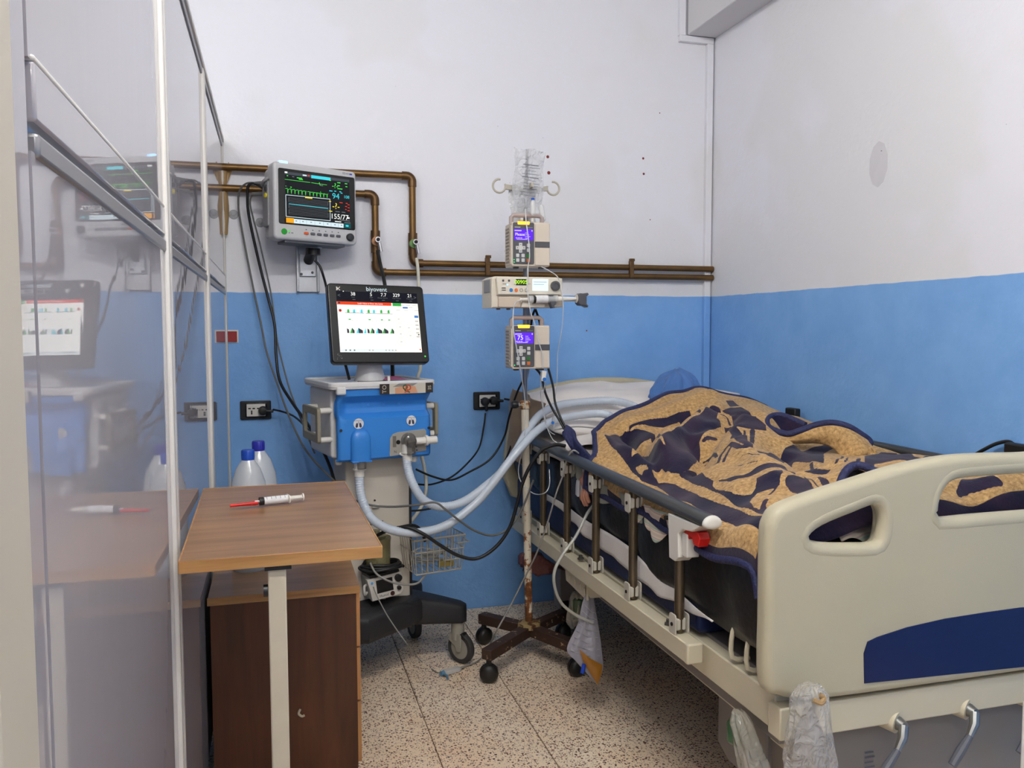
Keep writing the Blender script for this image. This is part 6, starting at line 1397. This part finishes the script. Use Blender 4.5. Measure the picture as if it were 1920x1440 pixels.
# ------------------------------------------------------------------ bedside cabinet with its drawers facing the ventilator
cb = thing('bedside_cabinet', 'walnut bedside cabinet under the table, drawers facing the bed', 'cabinet', (.015, 2.62, 0))
MB().box((.0, 0, .338), (.398, .47, .516)).build('carcass', M_wc, cb, bevel=.001)
MB().box((.002, 0, .606), (.412, .488, .020)).build('top', M_wt, cb, bevel=.001)
for y in (-.2455,): MB().box((.002, y, .606), (.414, .003, .022)).build('edge_band', M_we, cb, bevel=.0005)
MB().box((0, 0, .072), (.396, .466, .02)).build('plinth', M_wc, cb, bevel=.001)
for z0, z1 in ((.088, .268), (.274, .428), (.434, .592)):
    dw = MB().box((.2015, 0, (z0+z1)/2), (.016, .464, z1-z0)).build('drawer', M_wd, cb, bevel=.001)
    MB().tube([(.2095, -.05, (z0+z1)/2), (.225, -.045, (z0+z1)/2), (.225, .045, (z0+z1)/2), (.2095, .05, (z0+z1)/2)], .004, 8).build('handle', M_steel, dw)
for sx_ in (-.16, .16):
    for sy_ in (-.19, .19):
        MB().lathe([(.008, -.01), (.026, -.01), (.028, 0), (.026, .01), (.008, .01)], (sx_, sy_, .0285), 16, RY).build('wheel', M_blk, cb)
        MB().box((sx_, sy_, .052), (.03, .03, .024)).build('caster_fork', M_blk, cb, bevel=.004)
mk = MB().tube([(0.0517, 2.3780, 0.2716), (0.0471, 2.3780, 0.2597), (0.0558, 2.3780, 0.2507), (0.0632, 2.3780, 0.2528)], .0035, 8, smooth=4).build('peeled_mark', mat('pale_chip', S(196, 182, 156), .6), cb); mk.data.transform(Matrix.Translation((-.015, -2.62, 0)))

# ------------------------------------------------------------------ bottles on the cabinet
M_bot = film('milky_bottle', S(202, 206, 210), clear=.35, rough=.18, bump=.15, bscale=12, gloss=.8); M_bcap = mat('bottle_cap_blue', S(24, 70, 170), .4); M_bcap2 = mat('bottle_cap_violet_blue', S(34, 40, 150), .4)
for c, sc, mcap, lb in (((-.083, 2.645, .616), 1.0, M_bcap, 'milky plastic bottle with a mid blue cap, nearer of the two behind the table'), ((-.054, 2.76, .616), 1.03, M_bcap2, 'milky plastic bottle with a violet blue cap, farther of the two behind the table')):
    t = thing('plastic_bottle', lb, 'bottle', c, (0, 0, .3), 'bottles on the cabinet')
    MB().lathe([(.02*sc, .004), (.048*sc, 0), (.053*sc, .008), (.054*sc, .06), (.052*sc, .10), (.054*sc, .14), (.054*sc, .235*sc), (.050*sc, .27*sc), (.036*sc, .312*sc), (.020*sc, .336*sc), (.016*sc, .346*sc)], (0, 0, 0), 28).build('bottle', M_bot, t, smooth=50)
    MB().lathe([(.019, .338*sc), (.0195, .342*sc), (.0195, .366*sc), (.018, .369*sc), (.001, .3695*sc)], (0, 0, 0), 24).build('cap', mcap, t)
    for k in range(12): MB().box((.0197*cos(k*pi/6), .0197*sin(k*pi/6), .354*sc), (.0012, .0012, .02), Matrix.Rotation(k*pi/6, 3, 'Z')).build('cap_rib', mcap, t)

# ------------------------------------------------------------------ hoses and cables
M_cg = mat('grey_cable', S(104, 104, 102), .5); M_cb = mat('black_cable', S(22, 22, 23), .42); M_cl = mat('light_grey_cable', S(140, 138, 132), .5)
def corrugated(name, pts, r, m, label):
    Pp = catmull(pts, 26); rs = []
    mb = MB(); n_ = len(Pp); L_ = 0; prev = Pp[0]
    seg = 12; rr = []
    for p_ in Pp: L_ += (p_-prev).length; prev = p_; rr.append(r*(1+.05*sin(L_*2*pi/.009)))
    mb.tube(Pp, rr, seg); o = mb.build(name, m, smooth=70); return tag(o, label, 'hose', 'breathing hoses')
M_hose = film('translucent_hose', S(204, 214, 226), clear=.16, rough=.25, bump=0.0, gloss=.6)
vA = [(0.2975, 3.0850, 0.8269), (0.2945, 3.0800, 0.7860), (0.3032, 3.0600, 0.7196), (0.3391, 3.0400, 0.6520), (0.4157, 3.0300, 0.6093), (0.5150, 3.0300, 0.5963), (0.6185, 3.0400, 0.6173), (0.7270, 3.0600, 0.6841), (0.8037, 3.0700, 0.7608), (0.8709, 3.0800, 0.8392), (0.9421, 3.1000, 0.9068), (1.0164, 3.1600, 0.9499), (1.1048, 3.2200, 0.9774), (1.1948, 3.1800, 0.9985), (1.2759, 3.1200, 1.0085), (1.335, 3.11, .975), (1.36, 2.98, .90)]
vB = [(0.4757, 3.1050, 0.8840), (0.4749, 3.0900, 0.8355), (0.4877, 3.0600, 0.7793), (0.5296, 3.0500, 0.7122), (0.6005, 3.0500, 0.6836), (0.6853, 3.0600, 0.6969), (0.7744, 3.0800, 0.7460), (0.8440, 3.1000, 0.7953), (0.9071, 3.1300, 0.8618), (0.9762, 3.1900, 0.9370), (1.0564, 3.2700, 0.9960), (1.1579, 3.3400, 1.0249), (1.2746, 3.3600, 1.0362), (1.4154, 3.3400, 1.0389), (1.475, 3.19, 1.012), (1.50, 3.05, .93)]
corrugated('breathing_hose', vA, .0165, M_hose, 'translucent breathing hose from the left port sagging lowest to the bed')
corrugated('breathing_hose', vB, .0165, M_hose, 'translucent breathing hose from the right port, the upper of the two loops')
for (a, b_, lb) in (((0.2960, 3.0850, 0.8628), (0.2953, 3.0850, 0.8090), 'white hose cuff on the left port'), ((0.4760, 3.1050, 0.9185), (0.4766, 3.1000, 0.8562), 'white hose cuff on the right port')):
    t = thing('hose_cuff', lb, 'cuff', b_)
    d_ = Vector(a)-Vector(b_)
    MB().cyl((0, 0, 0), d_*.5, .0185, seg=18).build('cuff', M_wht, t); MB().cyl(d_*.5, d_, .0195, seg=18).build('cuff', M_wht, t); MB().cyl(d_*.46, d_*.54, .025, seg=18).build('cuff_ring', M_wht, t)
cable('monitor_lead', [(-0.0161, 3.7000, 1.9365), (-0.0590, 3.7200, 1.9668), (-0.0895, 3.7300, 1.9604), (-0.0951, 3.7400, 1.9126), (-0.0925, 3.7500, 1.8469), (-0.0734, 3.7600, 1.7358), (-0.0456, 3.7700, 1.6006), (-0.0192, 3.7700, 1.4861), (0.0052, 3.7500, 1.3706), (0.0090, 3.7200, 1.2328), (0.0222, 3.6800, 1.1313), (0.0697, 3.6000, 1.0453), (0.1320, 3.4500, 0.9584), (0.1811, 3.3000, 0.8687), (0.2079, 3.2000, 0.7898), (0.2133, 3.1500, 0.7272), (0.2293, 3.1200, 0.6314)], .0065, M_cb, 'thick black lead from the patient monitor curving down past the ventilator handle')
cable('monitor_lead', [(-0.0229, 3.7000, 1.9251), (-0.0707, 3.7200, 1.9218), (-0.0848, 3.7400, 1.8907), (-0.0736, 3.7600, 1.8263), (-0.0478, 3.7800, 1.7157), (-0.0077, 3.7800, 1.5097), (0.0092, 3.7600, 1.3475), (0.0189, 3.7500, 1.2781), (0.0551, 3.6800, 1.1192), (0.0867, 3.6000, 1.0223), (0.1126, 3.5000, 0.9535), (0.1499, 3.4200, 0.8529)], .0035, M_cg, 'thin grey lead hanging just behind the thick black monitor lead')
cable('monitor_lead', [(-0.0592, 3.7400, 1.9746), (-0.0984, 3.7500, 1.9722), (-0.1282, 3.7800, 1.9444), (-0.1350, 3.8100, 1.8875), (-0.1300, 3.8200, 1.8320), (-0.1068, 3.8200, 1.6836), (-0.0810, 3.8100, 1.5334), (-0.0507, 3.7900, 1.3708), (-0.0306, 3.7700, 1.2549), (0.0111, 3.7000, 1.1189), (0.0512, 3.5800, 1.0027), (0.0984, 3.4200, 0.8983), (0.1441, 3.3000, 0.8389), (0.2064, 3.1800, 0.7831), (0.2409, 3.1200, 0.7516), (0.2681, 3.1000, 0.7238), (0.3289, 3.1200, 0.6939), (0.4063, 3.1000, 0.6852), (0.4944, 3.0200, 0.7023), (0.5607, 3.0000, 0.7123), (0.6007, 3.0000, 0.6839), (0.6554, 3.0200, 0.6357), (0.7241, 3.0500, 0.5832), (0.7992, 3.0800, 0.5520), (0.8651, 3.1000, 0.5638), (0.9147, 3.1200, 0.6071), (0.9479, 3.1200, 0.6693), (0.9750, 3.1000, 0.7570)], .0042, M_cg, 'grey lead from the suction hook running low past the column to the drip stand')
for (a, b_, m_, lb) in (((-0.0220, 3.7100, 1.9713), (-0.0807, 3.7300, 1.9675), M_cg, 'grey ribbed lead plug in the upper monitor socket'), ((-0.0163, 3.6900, 1.9238), (-0.0750, 3.7200, 1.9238), M_cg, 'grey lead plug in the yellow ringed monitor socket')):
    tag(MB().cyl(a, b_, .0095, .008, seg=12).build('lead_plug', m_), lb, 'plug')
cable('monitor_power_lead', [(0.1774, 3.7200, 1.6516), (0.1995, 3.7200, 1.6244), (0.2134, 3.7000, 1.5774), (0.2199, 3.6000, 1.5156), (0.2279, 3.4500, 1.3904), (0.2527, 3.3000, 1.2642), (0.2642, 3.2500, 1.2140), (0.2776, 3.2500, 1.1581)], .0055, M_cb, 'black power lead dropping from the bracket behind the ventilator screen')
cable('gas_hose', [(0.4545, 3.7650, 1.7036), (0.4613, 3.7300, 1.6418), (0.4668, 3.6500, 1.5667), (0.4646, 3.5200, 1.4587), (0.4654, 3.4400, 1.3027), (0.4653, 3.4000, 1.1942), (0.4619, 3.3800, 1.1342)], .0085, M_rub, 'black gas hose from the inner valve to the ventilator', 'hose', 'gas hoses')
cable('gas_hose', [(0.6296, 3.7650, 1.6742), (0.6338, 3.7500, 1.6108), (0.6290, 3.7000, 1.4890), (0.6161, 3.6200, 1.2995), (0.6105, 3.5800, 1.1842), (0.5949, 3.5600, 1.1275), (0.5977, 3.5600, 0.9302), (0.5981, 3.5000, 0.8220), (0.6043, 3.4600, 0.7591), (0.6034, 3.4200, 0.6864), (0.5755, 3.3800, 0.6170), (0.5130, 3.3400, 0.5518)], .0075, mat('white_hose', S(206, 204, 190), .5), 'white gas hose from the outer valve passing behind the ventilator', 'hose', 'gas hoses')
cable('ventilator_power_lead', [(-0.0089, 3.8000, 0.9998), (0.0315, 3.7700, 0.9920), (0.0750, 3.7000, 0.9788), (0.1110, 3.5800, 0.9558), (0.1427, 3.4700, 0.9229)], .0045, M_cb, 'black power lead from the left socket to the ventilator')
cable('power_lead', [(0.9594, 3.8100, 0.9534), (0.9438, 3.7800, 0.8936), (0.9054, 3.7200, 0.8021), (0.8331, 3.6600, 0.7400), (0.7419, 3.5800, 0.6971), (0.6432, 3.5000, 0.6858), (0.5685, 3.4400, 0.7006)], .0042, M_cb, 'black lead hanging from the right socket to the ventilator column', 'cable', 'black leads by the bed head')
cable('power_lead', [(1.0031, 3.3000, 1.1574), (0.9859, 3.3600, 1.0867), (0.9760, 3.4500, 0.9761), (0.9655, 3.5000, 0.8771), (0.9046, 3.5000, 0.7852), (0.8037, 3.4800, 0.7345), (0.7149, 3.4500, 0.7093), (0.6288, 3.4200, 0.7349), (0.5580, 3.4000, 0.7711)], .0045, M_cb, 'black lead from the lower pump sweeping left to the ventilator', 'cable', 'black leads by the bed head')
cable('power_lead', [(1.0432, 3.6600, 1.0024), (1.0590, 3.6800, 0.9009), (1.0314, 3.6200, 0.8229), (0.9530, 3.5000, 0.7475), (0.8191, 3.3500, 0.6762), (0.6943, 3.3000, 0.6484), (0.5801, 3.2800, 0.6265), (0.4849, 3.2500, 0.6323)], .0040, M_cb, 'black lead dropping behind the beige cloth to the column', 'cable', 'black leads by the bed head')
cable('power_lead', [(1.0571, 3.8300, 1.0180), (1.0888, 3.8200, 1.0129), (1.1283, 3.8000, 1.0033), (1.1952, 3.8000, 0.9861)], .0045, M_cb, 'short black lead running from the right plug behind the head board', 'cable', 'black leads by the bed head')
cable('pump_lead', [(0.9997, 3.1500, 1.1973), (1.0210, 3.1400, 1.1656), (1.0334, 3.1300, 1.1021), (1.0592, 3.1200, 1.0384), (1.0860, 3.1000, 0.9863), (1.0969, 3.0800, 0.9563)], .0048, M_cb, 'black lead from the lower pump to the blanket corner, left of the pair', 'cable', 'pump leads')
cable('pump_lead', [(1.0534, 3.1500, 1.1965), (1.0704, 3.1400, 1.1220), (1.0760, 3.1300, 1.0584), (1.0904, 3.1000, 0.9968), (1.1058, 3.0800, 0.9581)], .0048, M_cb, 'black lead from the lower pump to the blanket corner, right of the pair', 'cable', 'pump leads')
cable('pump_lead', [(1.0039, 3.1700, 1.4306), (0.9999, 3.2000, 1.3885), (0.9953, 3.2000, 1.3027)], .0048, M_cb, 'black lead behind the lower pump, left of the pair under the syringe pump', 'cable', 'pump leads')
cable('pump_lead', [(1.0061, 3.1700, 1.4306), (1.0305, 3.1900, 1.3777), (1.0428, 3.2000, 1.3025)], .0048, M_cb, 'black lead behind the lower pump, right of the pair under the syringe pump', 'cable', 'pump leads')
cable('heater_lead', [(1.0443, 2.9200, 0.9142), (1.0123, 2.9500, 0.9155), (0.9659, 2.9700, 0.8924), (0.9266, 2.9800, 0.8376), (0.8979, 2.9900, 0.7700), (0.8753, 3.0000, 0.6771), (0.8477, 3.0000, 0.5966), (0.7950, 3.0000, 0.5285), (0.7220, 3.0000, 0.4890), (0.6502, 3.0000, 0.5048), (0.5795, 3.0000, 0.5506), (0.5198, 3.0000, 0.5951), (0.4638, 3.0200, 0.6203), (0.4086, 3.0500, 0.6111), (0.3527, 3.0800, 0.5817), (0.3249, 3.1000, 0.5586)], .0068, M_cb, 'thick black lead looping from the humidifier up onto the bed rail')
cable('heater_lead', [(0.4497, 3.1000, 0.6048), (0.4997, 3.1200, 0.6030), (0.5338, 3.1400, 0.5752), (0.5497, 3.1500, 0.5298)], .006, M_cb, 'short black lead arching into the wire basket')
cable('coiled_lead', [(.375+(.085-.0006*j)*cos(j*.63), 3.12+(.055-.0005*j)*sin(j*.63), .447+.0007*j+.003*sin(j*1.7)) for j in range(36)], .0055, M_cb, 'black lead lying in coils round the water chamber foot', smooth=4)
cable('humidifier_lead', [(0.3286, 3.0700, 0.4851), (0.3486, 3.0600, 0.4459), (0.3971, 3.0550, 0.4128), (0.4561, 3.0500, 0.3970), (0.5082, 3.0600, 0.3976), (0.5462, 3.1000, 0.4282), (0.5553, 3.1500, 0.4556)], .0042, M_cl, 'grey lead drooping across the humidifier screen to the basket')
cable('sample_line', [(0.3392, 3.0700, 0.3932), (0.3522, 3.0500, 0.3576), (0.3857, 2.9800, 0.2971), (0.4410, 2.9000, 0.2212), (0.5504, 3.2671, 0.0060), (0.5852, 3.1604, 0.0050), (0.5964, 3.1412, 0.0050)], .0022, M_cl, 'thin grey line falling from the humidifier to the floor connector')
cable('sensor_line', [(1.0525, 2.8000, 0.9028), (1.0300, 2.8000, 0.9135), (1.0148, 2.8200, 0.8782), (1.0076, 2.8400, 0.8204), (0.9879, 2.8600, 0.7487), (0.9641, 2.9000, 0.6219), (0.9383, 2.9500, 0.4997), (0.9004, 3.0000, 0.3854), (0.8470, 3.0000, 0.2861), (0.7833, 2.9600, 0.2130), (0.8253, 3.2760, 0.0120), (0.7689, 3.2033, 0.0060), (0.7051, 3.1663, 0.0060)], .0032, M_cl, 'grey sensor line dropping from the bed rail past the drip stand base to the floor')
ft = thing('line_filter', 'clear filter with a blue tap lying on the terrazzo floor', 'filter', (0.6496, 3.1296, 0.0120), (0, 0, radians(20)))
MB().prism(rect(-.038, -.014, .034, .014, .005), -.008, .008, r=.003, plane='xy').build('filter_body', M_chm, ft)
MB().cyl((.034, 0, 0), (.06, .004, 0), .006, .0035, seg=10).build('filter_tail', M_cl, ft)
M_tapb = mat('tap_blue', S(96, 140, 168), .4)
MB().cyl((-.038, 0, 0), (-.054, -.002, 0), .010, seg=12).build('tap_body', M_tapb, ft); MB().tube([(-.046, -.004, 0), (-.042, -.03, 0), (-.052, -.05, -.004)], .004, 8, smooth=3).build('tap_handle', M_tapb, ft)
cable('wall_side_lead', [(2.1300, 2.1193, 0.9437), (2.1300, 2.0729, 0.9724), (2.1400, 2.0375, 0.9951), (2.1400, 1.9953, 1.0072), (2.1400, 1.9703, 0.9976), (2.1400, 1.9621, 0.9825)], .006, M_cb, 'black lead arching above the foot board by the right wall')
tag(MB().box((0, 0, 0), (.03, .09, .05)).build('hand_control', M_rub, bevel=.006), 'black hand control clipped on the far rail by the right wall', 'control').location = (2.1300, 1.9436, 0.9823)

# ------------------------------------------------------------------ urine bag on the bed side
M_ub = film('urine_bag_film', S(166, 162, 172), clear=.38, rough=.25, bump=.4, bscale=18, gloss=.6); M_ur = film('urine_amber', S(158, 104, 28), clear=.15, rough=.25, bump=.2, gloss=.5)
ubp = [(1.0430, 2.6800, 0.4390), (1.0232, 2.6800, 0.3931), (0.9980, 2.6600, 0.3261), (0.9516, 2.6400, 0.2512), (0.9776, 2.6200, 0.2108), (1.0131, 2.6100, 0.1693), (1.0507, 2.6000, 0.1236), (1.0642, 2.6000, 0.1673), (1.0741, 2.6100, 0.1886), (1.0719, 2.6300, 0.2721), (1.0676, 2.6600, 0.3572), (1.0632, 2.6800, 0.4123)]
ub = thing('urine_bag', 'limp ribbed drainage bag with amber liquid hanging from the bed side', 'drainage bag', ubp[0])
def ubfn(s_, th):
    l_ = [Vector(q) for q in ubp[0:7]]; r_ = [Vector(q) for q in (ubp[0], ubp[11], ubp[10], ubp[9], ubp[8], ubp[7], ubp[6])]
    Lc = catmull(l_, 6); Rc = catmull(r_, 6)
    def g(u, v):
        i = int(v*(len(Lc)-1)); p_ = Lc[i].lerp(Rc[i], u)-Vector(ubp[0]); e = sin(pi*u)*sin(pi*v)
        return (p_.x, p_.y+s_*th*e+.006*sin(9*u+7*v)*e, p_.z)
    return g
mb = MB().grid(ubfn(-1, .014), 14, 37); mb.grid(ubfn(1, .010), 14, 37); mb.build('bag_film', M_ub, ub, smooth=70)
urp = [(0.9862, 2.6120, 0.2561), (1.0207, 2.6000, 0.2250), (1.0680, 2.6000, 0.1951), (1.0601, 2.5900, 0.1718), (1.0466, 2.5900, 0.1302), (1.0210, 2.6000, 0.1724), (0.9993, 2.6050, 0.2142)]
o = MB()
c_ = sum((Vector(q) for q in urp), Vector())/len(urp)-Vector(ubp[0]); vs = [tuple(Vector(q)-Vector(ubp[0])) for q in urp]
o._add(vs+[tuple(c_+Vector((0, -.016, 0))), tuple(c_+Vector((0, .010, 0)))], [(i, (i+1) % 7, 7) for i in range(7)]+[((i+1) % 7, i, 8) for i in range(7)])
o.build('liquid', M_ur, ub, smooth=70)
for k in range(8):
    a = Vector(ubp[1]).lerp(Vector(ubp[3]), k/7); b_ = Vector(ubp[10]).lerp(Vector(ubp[8]), min(1, k/7*.8))
    a = a.lerp(b_, .06)-Vector(ubp[0]); b_ = a.lerp(b_-Vector(ubp[0]), .9)
    MB().tube([a+Vector((0, -.012, 0)), a.lerp(b_, .5)+Vector((0, -.018, -.008)), b_+Vector((0, -.012, 0))], .0011, 5).build('rib_line', M_mon2, ub)
d_ = Vector((0.9936, 2.6000, 0.1757))-Vector(ubp[0])
MB().cyl(d_, d_+Vector((.006, 0, .03)), .007, seg=10).build('drain_tap', mat('tap_deep_blue', S(20, 60, 170), .4), ub)
cable('urine_tube', [(1.0696, 2.7000, 0.7309), (1.0379, 2.6800, 0.7049), (0.9911, 2.6600, 0.6376), (0.9353, 2.6400, 0.5816), (0.9031, 2.6300, 0.5315), (0.9032, 2.6300, 0.4760), (0.9299, 2.6400, 0.4147), (0.9747, 2.6400, 0.3730), (1.0259, 2.6450, 0.3417), (1.0498, 2.6450, 0.3298)], .0055, M_tb2, 'clear drainage tube looping from the bed side into the ribbed bag', 'tube')

# ------------------------------------------------------------------ bagged bottles at the bed corner and under it
M_film2 = film('crinkled_wrap', S(236, 232, 226), clear=.68, rough=.06, bump=.9, bscale=34, gloss=1.0); M_film3 = film('dull_wrap', S(176, 170, 156), clear=.35, rough=.2, bump=.8, bscale=24, gloss=.7)
def wrap(label, base, h, r0, r1, m, inner=None, seed=1, lean=(0, 0)):
    t = thing('wrapped_bottle', label, 'bottle', base, (0, 0, 0), 'bottles wrapped in plastic')
    rd = random.Random(seed); ph = [rd.uniform(0, 6) for _ in range(5)]
    def g(u, v):
        a = 2*pi*u; r = r0+(r1-r0)*v**1.3; r *= 1+.10*sin(5*a+ph[0]+3*v)+.07*sin(9*a+ph[1]-5*v)+.05*sin(15*a+8*v)
        if v < .12: r *= .55+.45*(v/.12)
        if v > .85: r *= 1-.35*((v-.85)/.15)
        return (r*cos(a)+lean[0]*v, r*sin(a)*.8+lean[1]*v, h*(1-v)+.012*sin(3*a+ph[2])*v)
    mb = MB().grid(lambda u, v: g(u, v), 40, 24, cu=True); mb.f.append(tuple(i*24 for i in range(40))); mb.m.append(0)
    mb.build('plastic_wrap', m, t, smooth=70)
    if inner: inner(t)
    return t
M_gb = film('green_bottle', S(52, 96, 62), clear=.2, rough=.12, bump=.05, gloss=.9); M_rcap = mat('cap_dark_red', S(128, 18, 22), .4)
def in1(t):
    MB().lathe([(.024, .03), (.030, .05), (.030, .12), (.018, .15), (.012, .165), (.012, .18)], (0, 0, 0), 20).build('bottle', mat('wrapped_grey_bottle', S(150, 146, 144), .4), t)
    MB().tube([(-.012, -.028, .205), (0, -.036, .20), (.012, -.03, .206), (.004, -.026, .212)], .006, 8, smooth=4).build('tape_knot', M_tape, t)
wrap('bottle wrapped in crinkled clear plastic tied to the near foot corner of the bed', (1.098, 1.50, .36), .225, .038, .062, M_film2, in1, 3)
def in2(t):
    MB().lathe([(.016, .0), (.022, .008), (.022, .05), (.010, .068), (.010, .074)], (-.004, .0, .105), 18).build('green_bottle', M_gb, t)
    MB().lathe([(.018, 0), (.019, .01), (.016, .02)], (.030, -.075, -.005), 16).build('red_cap', M_rcap, t)
wrap('green bottle in a dull plastic bag hanging under the bed side', (1.060, 1.725, .245), .185, .026, .042, M_film3, in2, 6, (.03, -.075))
def in3(t): MB().lathe([(.030, 0), (.036, .02), (.036, .09), (.02, .11)], (0, 0, .02), 18).build('green_bottle', M_gb, t)
wrap('pale bag with a green bottle behind the drip stand, by the bed wheel', (1.16, 3.08, .16), .14, .035, .05, M_film3, in3, 9)
M_rbag = film('reddish_bag', S(150, 84, 76), clear=.35, rough=.2, bump=.8, bscale=24, gloss=.8)
o = MB().grid(lambda u, v: (1.02+.20*u, 3.40+.01*sin(9*u), .345+.045*cos(2*pi*v)*sin(pi*min(1, u*1.4+.05))**.5-.05*u+.004*sin(20*u+7*v)), 20, 14).build('red_tinged_bag', M_rbag, smooth=70)
o.modifiers.new('thick', 'SOLIDIFY').thickness = .03; tag(o, 'clear bag with reddish contents stuffed behind the bed wheel', 'bag')
